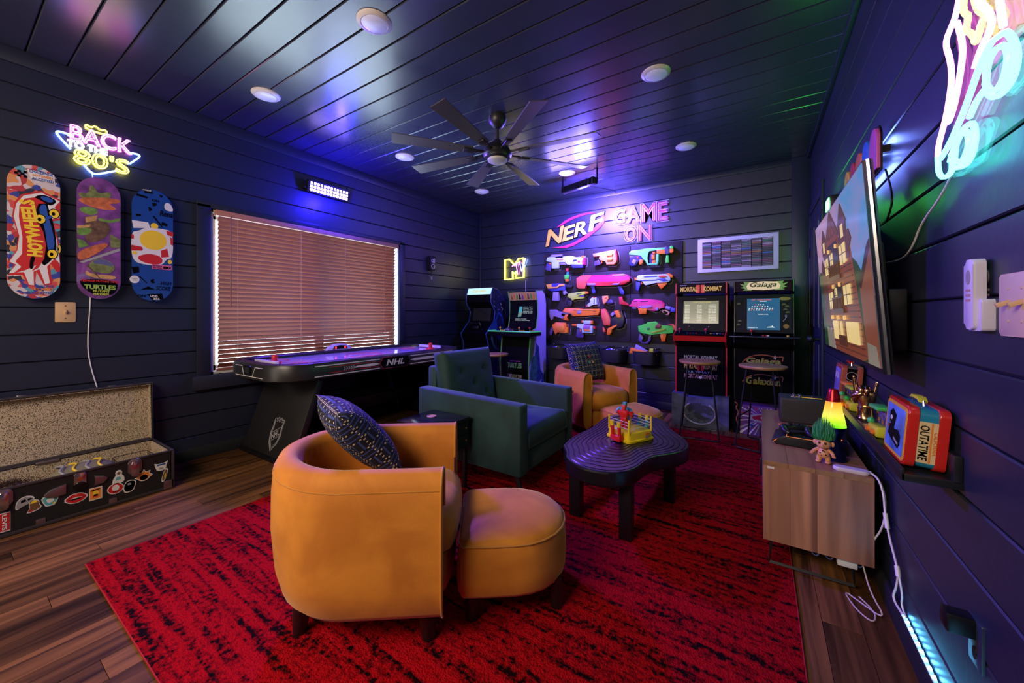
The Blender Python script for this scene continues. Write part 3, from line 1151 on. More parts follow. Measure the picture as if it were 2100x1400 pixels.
# side graphics
sx = AX1 + .0012
def sidep(nm, m, P, d=.001):
    return B().prism(P, (AX1, 0, 0), Y, Z, d).obj(nm, m, ah, world=True, smooth=False)
for a, c in ((1.68, 2.30), (2.67, 3.30)):
    sidep('stripe', PW, [(a, .795), (c, .795), (c, .803), (a, .803)])
    sidep('stripe', PW, [(a, .712), (c, .712), (c, .720), (a, .720)])
sidep('stripe', PW, [(2.02, .752), (2.24, .745), (2.30, .758), (2.24, .771), (2.06, .765)], .0012)
sidep('stripe', PW, [(2.67, .758), (2.73, .745), (3.28, .745), (3.28, .771), (2.73, .771)], .0012)
for z in (.733, .780):
    sidep('stripe', PR, [(1.80, z), (2.28, z), (2.28, z + .004), (1.80, z + .004)], .0012)
for k in range(5):
    a = 1.93 + .022 * k
    sidep('chevron', PGR, [(a, .744), (a + .010, .744), (a + .022, .758), (a + .010, .772), (a, .772), (a + .012, .758)], .0014)
sidep('emblem_plate', PB, [(2.30, .758), (2.335, .808), (2.63, .808), (2.665, .758), (2.63, .708), (2.335, .708)], .002)
B().tube([(AX1 + .003, y, z) for y, z in ((2.44, .812), (2.335, .812), (2.30, .758), (2.335, .706), (2.44, .706))], .002, 4).obj('emblem_edge', PR, ah, world=True)
text('side_lettering', 'NHL', PW, ah, (AX1 + .003, 2.37, .730), Y, Z, .22, .058, shear=.25, bold=.03)
# end graphics and coin slot on the near end
def endt(nm, m, pts, r=.003):
    B().tube([(x, AY0 - .0005, z) for x, z in pts], r, 4).obj(nm, m, ah, world=True)
endt('stripe', PW, [(-3.66, .80), (-3.55, .80), (-3.51, .722)])
endt('stripe', PW, [(-3.20, .80), (-3.32, .80), (-3.37, .722)])
endt('stripe', PW, [(-3.66, .722), (-3.20, .722)])
B().prism(rrect(-3.50, .735, -3.38, .81, .02), (0, AY0, 0), X, Z, .010).obj('puck_return', BLACK, ah, world=True)
B().prism(rrect(-3.475, .75, -3.405, .795, .012), (0, AY0, 0), X, Z, .0105).obj('puck_slot', DARK, ah, world=True)
# arched score display on the far rail
so = thing_s = B().prism([(2.32, AT), (2.62, AT), (2.59, AT + .035), (2.53, AT + .06), (2.47, AT + .066), (2.41, AT + .06), (2.35, AT + .035)], (AX0 + .02, 0, 0), Y, Z, .05, bev=.006).obj('score_display', mat('display_grey', (.5, .48, .54), .3), ah, world=True)
B().prism([(2.38, AT + .008), (2.56, AT + .008), (2.54, AT + .042), (2.47, AT + .05), (2.40, AT + .042)], (AX0 + .0705, 0, 0), Y, Z, .001).obj('display_face', PB, so, world=True)
for yy in (2.405, 2.515):
    B().prism([(yy, AT + .014), (yy + .022, AT + .014), (yy + .022, AT + .036), (yy, AT + .036)], (AX0 + .0718, 0, 0), Y, Z, .001).obj('score_digit', glow('digit_red', (1, .03, .02), 1.2), so, world=True)


def mallet(label, loc):
    m = tag(B().lathe([(0, 0), (.046, 0), (.050, .006), (.050, .016), (.044, .022), (.03, .020), (.022, .026), (.020, .045), (.024, .055), (.025, .066), (.018, .078), (0, .082)], (0, 0, 0), 22).obj('air_hockey_mallet', RED), label, 'mallet', 'air hockey mallets')
    m.location = loc


mallet('red air hockey mallet on the near end of the lilac playing field', (-3.40, 1.58, AT - .031))
mallet('red air hockey mallet on the far end of the lilac playing field', (-3.28, 3.26, AT - .031))

# ------------------------------------------------------------------ steamer trunk
TX0, TX1, TY0, TY1, TH = -3.88, -3.45, -.60, .935, .265
tk = thing('steamer_trunk', 'open black steamer trunk with stickers on its front, by the left wall', 'trunk', ((TX0 + TX1) / 2, (TY0 + TY1) / 2, 0))
TB_ = mat('trunk_black', (.010, .010, .011), .45)
LIN = mat('speckled_lining', (.40, .30, .20), .9)
t = LIN.node_tree
tc = nd(t, 'ShaderNodeTexCoord')
n_ = nd(t, 'ShaderNodeTexNoise')
n_.inputs['Scale'].default_value = 210
n_.inputs['Detail'].default_value = 2
t.links.new(tc.outputs['Object'], n_.inputs['Vector'])
r_ = nd(t, 'ShaderNodeValToRGB')
r_.color_ramp.elements[0].position = .40
r_.color_ramp.elements[0].color = (.03, .025, .022, 1)
r_.color_ramp.elements[1].position = .50
r_.color_ramp.elements[1].color = (.52, .40, .27, 1)
t.links.new(n_.outputs[0], r_.inputs[0])
t.links.new(r_.outputs[0], t.nodes['Principled BSDF'].inputs['Base Color'])
TRIM = mat('trunk_metal', (.42, .36, .38), .32, metal=1)
b = B()
b.box(((TX0 + TX1) / 2, (TY0 + TY1) / 2, .012), (TX1 - TX0, TY1 - TY0, .024))
for lo, hi in (((TX0, TY0, .02), (TX0 + .012, TY1, TH)), ((TX1 - .012, TY0, .02), (TX1, TY1, TH)), ((TX0, TY0, .02), (TX1, TY0 + .012, TH)), ((TX0, TY1 - .012, .02), (TX1, TY1, TH))):
    lo, hi = V(lo), V(hi)
    b.box((lo + hi) / 2, hi - lo)
b.obj('body', TB_, tk, world=True, smooth=False)
b = B()
for lo, hi in (((TX0 + .012, TY0 + .012, .025), (TX0 + .016, TY1 - .012, TH - .004)), ((TX1 - .016, TY0 + .012, .025), (TX1 - .012, TY1 - .012, TH - .004)), ((TX0 + .012, TY1 - .016, .025), (TX1 - .012, TY1 - .012, TH - .004)), ((TX0 + .012, TY0 + .012, .024), (TX1 - .012, TY1 - .012, .028))):
    lo, hi = V(lo), V(hi)
    b.box((lo + hi) / 2, hi - lo)
b.obj('lining', LIN, tk, world=True, smooth=False)
b = B()
for p_, q_ in (((TX0, TY0), (TX1, TY0)), ((TX1, TY0), (TX1, TY1)), ((TX1, TY1), (TX0, TY1)), ((TX0, TY1), (TX0, TY0))):
    for z in (TH, .012):
        b.box(((p_[0] + q_[0]) / 2, (p_[1] + q_[1]) / 2, z), (abs(p_[0] - q_[0]) + .012, abs(p_[1] - q_[1]) + .012, .014 if z > .1 else .02), .003)
for p_ in ((TX1, TY1), (TX0, TY1)):
    b.box((p_[0], p_[1], TH / 2), (.016, .016, TH), .003)
b.obj('edge_trim', mat('trunk_edge', (.09, .075, .085), .3, metal=.6), tk, world=True)
# lid leaning on the wall
LT = math.radians(7)
lidO = V((TX0 - .002, 0, TH + .006))
LWv = V((-math.sin(LT) * .6, 0, 1)).normalized()
LN = Y.cross(LWv)
b = B()
def lidp(y0, y1, w0, w1, n0, n1):
    c_ = lidO + Y * (y0 + y1) / 2 + LWv * (w0 + w1) / 2 + LN * (n0 + n1) / 2
    b.box(c_, (n1 - n0, y1 - y0, w1 - w0), 0, Matrix((LN, Y, LWv)).transposed())
lidp(TY0, TY1, 0, .425, -.055, -.045)
for y0, y1, w0, w1 in ((TY0, TY0 + .01, 0, .425), (TY1 - .01, TY1, 0, .425), (TY0, TY1, .415, .425), (TY0, TY1, 0, .01)):
    lidp(y0, y1, w0, w1, -.05, .012)
lid = b.obj('lid', TB_, tk, world=True, smooth=False)
b = B()
lidp(TY0 + .01, TY1 - .01, .01, .415, -.045, -.040)
for y0, y1, w0, w1 in ((TY1 - .014, TY1 - .01, .01, .415), (TY0 + .01, TY1 - .01, .411, .415)):
    lidp(y0, y1, w0, w1, -.045, .010)
b.obj('lining', LIN, lid, world=True, smooth=False)
b = B()
q = [lidO + Y * y + LWv * w_ + LN * .012 for y, w_ in ((TY1, .0), (TY1, .425), (TY0, .425), (TY0, 0))]
b.tube(q, .008, 6, loop=True)
b.obj('edge_trim', MC['trunk_edge'], lid, world=True)
for y_ in (.32, .72):
    B().box(lidO + Y * y_ + LWv * .432 + LN * .0, (.03, .04, .012), .003).obj('hasp', TRIM, lid, world=True)
B().box((TX0 + .02, .42, TH + .0), (.02, .10, .016), .004).obj('hinge', TRIM, tk, world=True)
FX = TX1 + .001
def ftr(nm, m, P, d=.002, par=None, bev=0.0):
    return B().prism(P, (TX1, 0, 0), Y, Z, d, bev=bev).obj(nm, m, par or tk, world=True)
# locks, handle caps, corner
for y_ in (.22, .74):
    l = ftr('draw_latch', TRIM, rrect(y_ - .033, .17, y_ + .033, .268, .025), .010, bev=.003)
    B().prism(rrect(y_ - .018, .155, y_ + .018, .25, .012), (TX1, 0, 0), Y, Z, .020, bev=.004).obj('latch_lever', CHROME, l, world=True)
l = ftr('lock_plate', CHROME, rrect(.475, .165, .525, .26, .01), .008, bev=.002)
B().prism(ell(.5, .178, .028, .028, 20), (TX1, 0, 0), Y, Z, .014, bev=.004).obj('lock_disc', mat('lock_dark', (.05, .06, .07), .25, metal=1), l, world=True)
B().prism(ell(.5, .225, .010, .010, 12), (TX1, 0, 0), Y, Z, .012).obj('lock_stud', BRASS, l, world=True)
ftr('handle_cap', TRIM, [(.445, .215), (.445, .155), (.40, .150), (.365, .165), (.36, .178), (.385, .20)], .012, bev=.004)
ftr('handle_cap', TRIM, [(.555, .225), (.60, .21), (.618, .19), (.60, .165), (.555, .158), (.565, .19)], .012, bev=.004)
ftr('corner_cap', TRIM, [(.885, .008), (.938, .008), (.938, .065), (.885, .065)], .008, bev=.002)
for y_ in (.35, .64):
    ftr('bottom_clip', TRIM, [(y_ - .018, .012), (y_ + .018, .012), (y_ + .018, .05), (y_ - .018, .05)], .005, bev=.001)
# stickers: white-edged vinyl
def sticker(P, inner, m, y_, z_, extra=()):
    P = chaikin(P, 1) if 4 < len(P) < 14 else P
    s_ = ftr('sticker', PW, [(y_ + a, z_ + c_) for a, c_ in P], .0012)
    ftr('sticker_print', m, [(y_ + a * inner, z_ + c_ * inner) for a, c_ in P], .0017, s_)
    for mm, Q in extra:
        ftr('sticker_print', mm, [(y_ + a, z_ + c_) for a, c_ in Q], .0022, s_)
    return s_
s_ = sticker([(-.02, -.052), (.02, -.052), (.02, .052), (-.02, .052)], .9, PR, .225, .085)
text('sticker_lettering', "LEVI'S", PW, s_, (TX1 + .0025, .217, .127), -Z, Y, .084, .017, bold=.03)
blob = lambda a, c_, k=.12, n=18, ph=0.0: [(a * math.cos(2 * PI * i / n) * (1 + k * math.sin(3 * 2 * PI * i / n + ph)), c_ * math.sin(2 * PI * i / n) * (1 + k * math.cos(2 * 2 * PI * i / n + ph))) for i in range(n)]
sticker([(-.035, -.02), (-.03, .015), (-.01, .033), (.015, .033), (.034, .018), (.03, 0), (.015, -.01), (-.01, -.02), (-.03, -.035)], .88, PGR, .295, .165, ((PB, [(-.015, 0), (.005, .005), (.0, .018), (-.014, .015)]), (PB, [(.01, .005), (.026, .01), (.02, .018), (.008, .016)])))
sticker([(-.028, -.04), (.022, -.03), (.03, -.012), (.02, .0), (.02, .025), (.0, .036), (-.018, .022), (-.015, -.015)], .86, PBR, .325, .135, ((PY, [(-.013, .012), (.014, .016), (.008, .028), (-.006, .027)]), (PR, [(-.02, -.034), (0, -.028), (-.012, -.018)])))
sticker(blob(.03, .04, .2), .85, PT, .385, .14, ((PW, blob(.014, .014)), (PY, [(.008, -.028), (.022, -.02), (.014, -.012)])))
lips = [(-.052, 0), (-.03, .022), (-.01, .03), (0, .025), (.01, .03), (.03, .022), (.052, 0), (.03, -.024), (0, -.032), (-.03, -.024)]
sticker(lips, .88, PR, .485, .112, ((PW, [(-.026, .0), (0, .008), (.026, .0), (0, -.006)]), (PB, [(-.04, -.001), (0, .0), (.04, -.001), (0, -.010)])))
sticker([(-.028, -.038), (.028, -.038), (.028, .038), (-.028, .038)], .86, PO, .565, .108, ((PY, blob(.013, .018)), (PB, [(-.02, .018), (.018, .022), (.018, .028), (-.02, .025)]), (PR, [(-.012, -.02), (.012, -.02), (.008, -.004), (-.008, -.004)])))
s_ = sticker(ell(0, 0, .038, .034, 20), .88, PR, .652, .105, ((PW, ell(0, .004, .017, .02, 14)),))
text('sticker_lettering', 'KFC', PB, s_, (TX1 + .003, .64, .083), Y, Z, .024, .010, bold=.02)
sticker([(-.03, -.045), (.028, -.04), (.026, .0), (.014, .01), (.018, .035), (0, .046), (-.016, .034), (-.012, .01), (-.024, -.005)], .84, PW, .665, .175, ((PT, [(-.014, -.02), (.012, -.018), (.008, 0), (-.01, 0)]), (PBR, ell(.001, .024, .009, .009, 10))))
sticker([(-.022, -.05), (.02, -.045), (.03, -.01), (.034, .012), (.02, .028), (-.012, .03), (-.022, .01), (-.03, -.01)], .86, PB, .715, .105, ((PGR, [(-.008, 0), (.006, 0), (.006, .012), (-.008, .012)]),))
sp_ = [(math.cos(2 * PI * i / 16) * (.032 if i % 2 or i > 9 else .046), math.sin(2 * PI * i / 16) * (.03 if i % 2 or i > 9 else .048)) for i in range(16)]
sticker(sp_, .84, PO, .785, .135, ((PB, ell(0, -.006, .02, .018, 14)), (PGR, ell(.006, -.003, .006, .005, 10))))
sticker([(-.036, .032), (-.02, .02), (.02, .02), (.038, .034), (.03, .005), (.022, -.028), (-.02, -.028), (-.03, .004)], .84, PW, .872, .172, ((PBL, [(-.024, .008), (.026, .008), (.02, .018), (-.02, .018)]), (PGR, ell(0, -.012, .012, .007, 10))))
sticker([(-.02, -.042), (0, -.046), (.022, .03), (.014, .045), (.0, .04)], .8, PBR, .89, .108, ((PY, [(-.002, -.02), (.004, -.02), (.008, .01), (.002, .01)]),))
# what lies in the trunk
sc = tag(B().sph((-3.70, .55, .19), .1, (1.0, 1.5, .62), 20, 12).obj('striped_scarf', mat('scarf_grey', (.20, .18, .12), .9, bump=.4, bscale=60)), 'bundled grey scarf with yellow bands inside the open trunk', 'scarf')
for k in range(4):
    B().tube([(-3.70 + .102 * math.cos(a), .455 + .055 * k + .012 * math.sin(5 * a), .19 + .064 * math.sin(a)) for a in [PI * i / 14 for i in range(15)]], .006, 6).obj('yellow_band', PY if k % 2 else PGR, sc)
b = B()
for i in range(420):
    a, e = random.uniform(0, 2 * PI), random.uniform(0, 1)
    c_ = V((-3.68 + .12 * e * math.cos(a), .24 + .20 * e * math.sin(a), .15 + .07 * (1 - e * e)))
    d_ = V((random.uniform(-1, 1), random.uniform(-1, 1), random.uniform(0, .8))).normalized() * .05
    b.tube([c_, c_ + d_ * .5 + Z * .006, c_ + d_], [.0016, .0014, .0006], 3)
wig = b.obj('brown_wig', mat('brown_hair', (.07, .03, .018), .6))
tag(wig, 'shaggy dark brown wig lying in the open trunk', 'wig')
bs = thing('wire_basket', 'black wire basket standing at the right end of the open trunk', 'basket', (-3.62, .78, .028))
b = B()
for z in (.05, .13, .20):
    b.tube([(x, y, z) for x, y in rrect(-.13, -.09, .13, .09, .03)], .0022, 5, loop=True)
for i in range(14):
    x = -.12 + .24 * i / 13
    for y in (-.09, .09):
        b.tube([(x, y, .003), (x, y, .20)], .0012, 4)
    b.tube([(x, -.09, .003), (x, .09, .003)], .0012, 4)
b.obj('wires', BLACKM, bs)

# ------------------------------------------------------------------ skateboard decks on the left wall
def deck(label, y_, z_, w_, h_, m):
    P = []
    r = w_ / 2
    for i in range(25):
        a = PI * i / 24
        P.append((r * math.cos(a), h_ / 2 - r * 1.15 + 1.15 * r * math.sin(a)))
    for i in range(25):
        a = PI + PI * i / 24
        P.append((r * math.cos(a), -h_ / 2 + r * 1.15 + 1.15 * r * math.sin(a)))
    o = thing('skateboard_deck', label, 'skateboard', (XL, y_, z_), 0, 'skateboard decks on the left wall')
    B().prism(P, (XL, y_, z_), Y, Z, .062, bev=.003, back=.050).obj('board', m, o, world=True)
    B().prism([(a * .992, c_ * .998) for a, c_ in P], (XL, y_, z_), Y, Z, .0565, bev=0, back=.0555).obj('ply_edge', mat('maple_edge', (.62, .40, .34), .5), o, world=True)
    for zz in (-h_ * .3, h_ * .3):
        B().box((XL + .026, y_, z_ + zz), (.05, .05, .04), .004).obj('wall_mount', BLACK, o, world=True)
    L = [0]

    def pr(m_, Q, nm='print', k=2):
        L[0] += 1
        if len(Q) > 4 and len(Q) < 14:
            Q = chaikin(Q, k)
        return B().prism(Q, (XL, y_, z_), Y, Z, .0623 + .00012 * L[0], back=.0618).obj(nm, m_, o, world=True, smooth=False)

    def tx(body, m_, u, v, ww, hh, U=Y, W=Z, **k):
        L[0] += 1
        return text('print_lettering', body, m_, o, (XL + .0624 + .00012 * L[0], y_ + u, z_ + v), U, W, ww, hh, **k)
    return o, pr, tx


def bomb(name, cols, scale):
    """Sticker-bomb print: random flat colour cells."""
    m = mat(name, cols[0], .4, coat=.3)
    t = m.node_tree
    tc = nd(t, 'ShaderNodeTexCoord')
    nz = nd(t, 'ShaderNodeTexNoise')
    nz.inputs['Scale'].default_value = 9
    t.links.new(tc.outputs['Object'], nz.inputs['Vector'])
    mv = nd(t, 'ShaderNodeMix', data_type='RGBA')
    mv.inputs[0].default_value = .08
    t.links.new(tc.outputs['Object'], mv.inputs[6])
    t.links.new(nz.outputs['Color'], mv.inputs[7])
    v = nd(t, 'ShaderNodeTexVoronoi')
    v.inputs['Scale'].default_value = scale
    t.links.new(mv.outputs[2], v.inputs['Vector'])
    sp = nd(t, 'ShaderNodeSeparateColor')
    t.links.new(v.outputs['Color'], sp.inputs[0])
    r = nd(t, 'ShaderNodeValToRGB')
    r.color_ramp.interpolation = 'CONSTANT'
    for i, c in enumerate(cols):
        e = r.color_ramp.elements[i] if i < 2 else r.color_ramp.elements.new(i / len(cols))
        e.position = i / len(cols)
        e.color = (*c, 1)
    t.links.new(sp.outputs[0], r.inputs[0])
    t.links.new(r.outputs[0], t.nodes['Principled BSDF'].inputs['Base Color'])
    return m


def Zp(P, ox, oy, sx_, sy_):
    return [((a - ox) * sx_, (oy - c_) * sy_) for a, c_ in P]


# deck with the flame logo
o, pr, tx = deck('skateboard deck with a red flame logo and yellow lettering, leftmost on the wall', .372, 1.75, .215, .858,
                 bomb('sticker_bomb', [(.62, .55, .56), (.45, .04, .05), (.03, .03, .05), (.10, .32, .42), (.68, .28, .10), (.62, .55, .56), (.05, .06, .30), (.60, .08, .08), (.55, .48, .5)], 34))
z1 = lambda P: Zp(P, 330, 695, .215 / 540, .858 / 1360)
pr(PR, z1([(130, 420), (200, 330), (400, 262), (598, 320), (598, 540), (520, 560), (590, 790), (598, 1080), (560, 1090), (490, 1000), (510, 1220), (430, 1240), (350, 1100), (330, 1250), (270, 1250), (210, 1140), (75, 1150), (130, 1040), (70, 1020), (150, 900), (170, 750), (110, 560)]))
pr(PW, z1([(150, 430), (220, 340), (400, 280), (598, 340), (540, 410), (598, 500), (590, 520), (510, 540), (570, 780), (598, 1000), (540, 950), (460, 1040), (490, 1210), (440, 1225), (380, 1070), (320, 1100), (325, 1240), (275, 1235), (225, 1110), (80, 1130), (150, 1040), (85, 1015), (160, 900), (180, 750), (125, 560)]))
pr(PB, z1([(330, 330), (400, 300), (480, 305), (575, 345), (500, 405), (455, 385), (520, 540), (560, 760), (560, 900), (480, 1000), (400, 1050), (370, 700), (300, 420)]))
pr(PBL, z1([(390, 315), (470, 315), (540, 345), (490, 375), (400, 350)]))
pr(PBL, z1([(400, 400), (450, 395), (460, 470), (540, 740), (535, 860), (470, 900), (440, 640), (370, 470)]))
pr(PR, z1([(180, 450), (230, 370), (330, 340), (450, 385), (370, 400), (345, 470), (350, 560), (420, 680), (450, 820), (430, 960), (370, 1060), (300, 1100), (350, 1030), (240, 1090), (120, 1130), (200, 1060), (140, 1010), (205, 930), (210, 760), (175, 560)]))
pr(PB, z1([(290, 940), (345, 950), (320, 1010), (320, 1070), (275, 1080)]))
tx('HOT', PY, *z1([(418, 945)])[0], .120, .066, U=(Z * .99 + Y * .02).normalized(), W=X.cross((Z * .99 + Y * .02).normalized()), bold=.06)
tx('WHEELS', PY, *z1([(402, 755)])[0], .245, .062, U=(Z * .97 - Y * .12).normalized(), W=X.cross((Z * .97 - Y * .12).normalized()), bold=.05)
for a, c_ in ((390, 555), (535, 480), (515, 905), (590, 845)):
    pr(PB, z1(ell(a, c_, 62 if a < 580 else 20, 52, 18)))
    pr(PY, z1(ell(a, c_, 52 if a < 580 else 14, 44, 18)))
    pr(PB, z1(ell(a - 8, c_ + 4, 20 if a < 580 else 6, 20, 12)))
pr(PBL, z1([(430, 540), (500, 500), (520, 520), (450, 560)]))
pr(PW, z1([(255, 65), (535, 75), (545, 165), (300, 150)]))
tx('CHALLENGE', PBL, *z1([(275, 95)])[0], .098, .020, bold=.02)
tx('HOT WHEELS', PO, *z1([(310, 128)])[0], .085, .016, bold=.03)
tx('ACCEPTED', PBL, *z1([(300, 165)])[0], .092, .018, bold=.02)
tx('CHALLENGE', PBL, *z1([(340, 1255)])[0], .074, .015, bold=.02)
tx('HOT WHEELS', PO, *z1([(310, 1290)])[0], .084, .016, bold=.03)
tx('ACCEPTED', PBL, *z1([(290, 1330)])[0], .092, .018, bold=.02)
for i in range(3):
    for j in range(4):
        if (i + j) % 2:
            pr(PB, z1([(130 + 30 * j, 90 + 22 * i), (160 + 30 * j, 90 + 22 * i), (160 + 30 * j, 112 + 22 * i), (130 + 30 * j, 112 + 22 * i)]))

# purple deck: plain colour bands, lettering at the foot
o, pr, tx = deck('purple skateboard deck with green and orange shapes, in the middle of the three', .66, 1.757, .213, .858,
                 mat('purple_print', (.17, .05, .22), .4, coat=.3, vary=.6, vscale=14))
z2 = lambda P: Zp(P, 315, 700, .213 / 475, .858 / 1330)
GRN1 = mat('print_leaf', (.13, .26, .05), .45, vary=.4, vscale=40)
GRN2 = mat('print_moss', (.16, .19, .06), .45, vary=.4, vscale=40)
ORB = mat('print_rust', (.50, .13, .05), .45, vary=.4, vscale=40)
TAN = mat('print_tan', (.50, .28, .10), .45, vary=.3, vscale=40)
BRN = mat('print_bark', (.13, .07, .04), .45, vary=.5, vscale=40)
for m_, P in ((GRN2, [(80, 230), (200, 240), (210, 130), (260, 140), (300, 220), (440, 160), (450, 230), (330, 270), (120, 300)]), (ORB, [(80, 300), (250, 260), (545, 225), (550, 280), (400, 300), (540, 360), (300, 385), (120, 340)]),
              (GRN1, [(95, 400), (180, 370), (290, 380), (300, 430), (230, 465), (120, 440)]), (TAN, [(165, 490), (295, 450), (270, 540), (170, 545)]), (GRN1, [(295, 470), (420, 490), (550, 440), (550, 480), (420, 520), (310, 510)]),
              (BRN, [(130, 560), (300, 500), (430, 520), (430, 640), (300, 740), (180, 760), (150, 660)]), (TAN, [(80, 590), (220, 560), (210, 590), (80, 620)]), (GRN1, [(80, 610), (230, 600), (235, 640), (160, 690), (80, 690)]),
              (GRN1, [(80, 730), (150, 740), (200, 790), (100, 830)]), (GRN2, [(430, 640), (550, 690), (548, 780), (440, 790)]), (ORB, [(80, 860), (390, 730), (415, 780), (180, 940), (90, 960)]), (PGR, [(105, 975), (540, 785), (550, 815), (140, 985)]),
              (GRN2, [(240, 950), (320, 910), (470, 960), (490, 1040), (400, 1090), (230, 1060), (190, 1010)]), (mat('print_slate', (.10, .10, .26), .45), [(250, 950), (340, 920), (470, 970), (460, 1000), (330, 980), (250, 985)]), (TAN, [(165, 1050), (230, 1100), (500, 1095), (490, 1150), (170, 1130)]),
              (BRN, [(185, 990), (330, 1140), (310, 1140), (180, 1010)]), (PB, [(100, 1150), (530, 1150), (500, 1290), (400, 1330), (240, 1320), (120, 1230)])):
    pr(m_, z2(P))
tx('TEENAGE MUTANT NINJA', PR, *z2([(112, 1188)])[0], .19, .019, bold=.03)
tx('TURTLES', PG, *z2([(150, 1262)])[0], .155, .034, bold=.05)
tx('TURTLES', mat('print_lime', (.45, .50, .05), .5), *z2([(158, 1256)])[0], .148, .026, bold=.0)
tx('MUTANT', MC['print_lime'], *z2([(245, 1292)])[0], .083, .017, bold=.04)
tx('MAYHEM', MC['print_lime'], *z2([(250, 1325)])[0], .075, .016, bold=.04)

# blue deck
o, pr, tx = deck('blue skateboard deck with black scribbles and a yellow patch, rightmost of the three', .945, 1.751, .236, .858, mat('blue_print', (.008, .055, .27), .4, coat=.3))
z3 = lambda P: Zp(P, 910, 780, .236 / 405, .858 / 1205)
for P in ([(800, 185), (900, 185), (905, 225), (830, 230)], [(750, 250), (860, 265), (850, 285), (745, 275)], [(965, 215), (1010, 225), (990, 250)], [(900, 320), (945, 320), (940, 345), (905, 360)], [(860, 375), (880, 370), (900, 400), (870, 420)], [(900, 465), (920, 460), (1010, 570), (1000, 575)], [(1000, 510), (1060, 530), (1050, 555), (990, 545)], [(700, 1030), (770, 1020), (775, 1080), (720, 1100)], [(880, 1150), (930, 1145), (910, 1165), (935, 1185), (890, 1195)], [(780, 1270), (860, 1225), (930, 1260), (850, 1260)], [(855, 1310), (1000, 1300), (1010, 1360), (900, 1380)], [(780, 1120), (850, 1190), (845, 1195), (775, 1130)], [(740, 470), (790, 465), (790, 485), (745, 490)]):
    pr(PB, z3(P))
tx('ON', PB, *z3([(895, 305)])[0], .042, .018, bold=.04)
tx('Rena', PB, *z3([(975, 450)])[0], .078, .046, shear=.15, bold=.02)
tx('HIGH', PB, *z3([(985, 1205)])[0], .062, .028, bold=.01)
tx('SCORE', PB, *z3([(935, 1265)])[0], .088, .032, shear=.2, bold=.01)
tx('ON', PB, *z3([(755, 1345)])[0], .045, .020, bold=.03)
tx('CREDIT', PW, *z3([(805, 205)])[0], .05, .010, bold=.02)
tx('LEVEL', PW, *z3([(880, 1340)])[0], .046, .016, bold=.03)
tx('256', PW, *z3([(905, 1370)])[0], .040, .016, bold=.03)
for m_, P in ((PW, [(1020, 310), (1060, 285), (1100, 320), (1118, 385), (1025, 378)]), (PW, ell(730, 1160, 46, 40, 18)), (PW, [(705, 540), (860, 540), (880, 600), (720, 620)]), (PW, [(700, 660), (760, 650), (850, 590), (1000, 590), (1110, 600), (1112, 900), (1040, 920), (1000, 990), (820, 1000), (700, 960)]),
              (PY, ell(912, 725, 135, 105, 24)), (PR, [(735, 925), (860, 870), (1000, 895), (1000, 985), (830, 985)]), (PR, [(985, 830), (1050, 800), (1068, 890), (990, 905)]), (PR, [(702, 690), (722, 690), (722, 735), (702, 735)]), (PR, [(1040, 600), (1112, 610), (1112, 660), (1050, 650)]),
              (PR, [(700, 800), (800, 810), (800, 850), (700, 860)]), (PY, [(880, 560), (920, 530), (965, 560), (950, 595), (890, 595)]), (PPK, [(895, 985), (1098, 985), (1098, 1035), (900, 1035)]), (PR, [(1080, 670), (1112, 680), (1110, 760), (1085, 750)]), (PY, ell(730, 880, 22, 18, 12)), (PY, ell(1078, 945, 22, 24, 12))):
    pr(m_, z3(P))
tx('BORN', PB, *z3([(905, 1007)])[0], .052, .009, bold=.02)
tx('IN DA', PB, *z3([(908, 1028)])[0], .050, .009, bold=.02)
tx('80', PB, *z3([(1005, 1028)])[0], .048, .022, bold=.05)
tx('INSERT', PB, *z3([(700, 1155)])[0], .034, .007)
tx('COIN', PB, *z3([(710, 1172)])[0], .024, .007)
tx('1980', PR, *z3([(700, 850)])[0], .06, .024, bold=.04)

# ------------------------------------------------------------------ switches, phone, sockets
sw = thing('light_switch', 'tan light switch plate on the left wall below the skateboard decks', 'switch', (XL, .51, 1.234))
TANP = mat('almond_plate', (.62, .40, .22), .4)
B().prism(rrect(-.046, -.068, .046, .068, .006), (XL, .51, 1.234), Y, Z, .007, bev=.003).obj('plate', TANP, sw, world=True)
B().box((XL + .014, .51, 1.236), (.022, .010, .022), .002, Matrix.Rotation(.5, 3, 'Y')).obj('toggle', TANP, sw, world=True)
for z in (-.042, .042):
    B().prism(ell(0, z, .004, .004, 10), (XL, .51, 1.234), Y, Z, .0085).obj('screw', BRASS, sw, world=True)
sw = thing('light_switch', 'almond double switch plate at the right edge of the frame', 'switch', (XR, 1.25, 1.24))
AL = mat('almond_plate_pale', (.62, .46, .36), .4)
B().prism(rrect(-.062, -.068, .062, .068, .006), (XR, 1.25, 1.24), -Y, Z, .007, bev=.003).obj('plate', AL, sw, world=True)
for d_ in (-.025, .025):
    B().box((XR - .014, 1.25 - d_, 1.243), (.024, .011, .010), .002, Matrix.Rotation(-.4, 3, 'Y')).obj('toggle', TANP, sw, world=True)
    for z in (-.035, .035):
        B().prism(ell(d_, z, .0035, .0035, 10), (XR, 1.25, 1.24), -Y, Z, .0085).obj('screw', AL, sw, world=True)
rm = thing('fan_remote', 'white remote control in a wall holder beside the switch plate', 'remote', (XR, 1.385, 1.265))
REM = mat('remote_white', (.62, .58, .74), .4)
B().prism(rrect(-.024, -.085, .024, .085, .014), (XR, 1.388, 1.268), -Y, Z, .030, bev=.006, back=.008).obj('remote_body', REM, rm, world=True)
B().prism(rrect(-.036, -.088, .036, -.012, .008), (XR, 1.382, 1.268), -Y, Z, .022, bev=.003).obj('holder', REM, rm, world=True)
B().prism(ell(0, .042, .012, .018, 18), (XR, 1.388, 1.268), -Y, Z, .0308).obj('button_pad', PGR, rm, world=True)
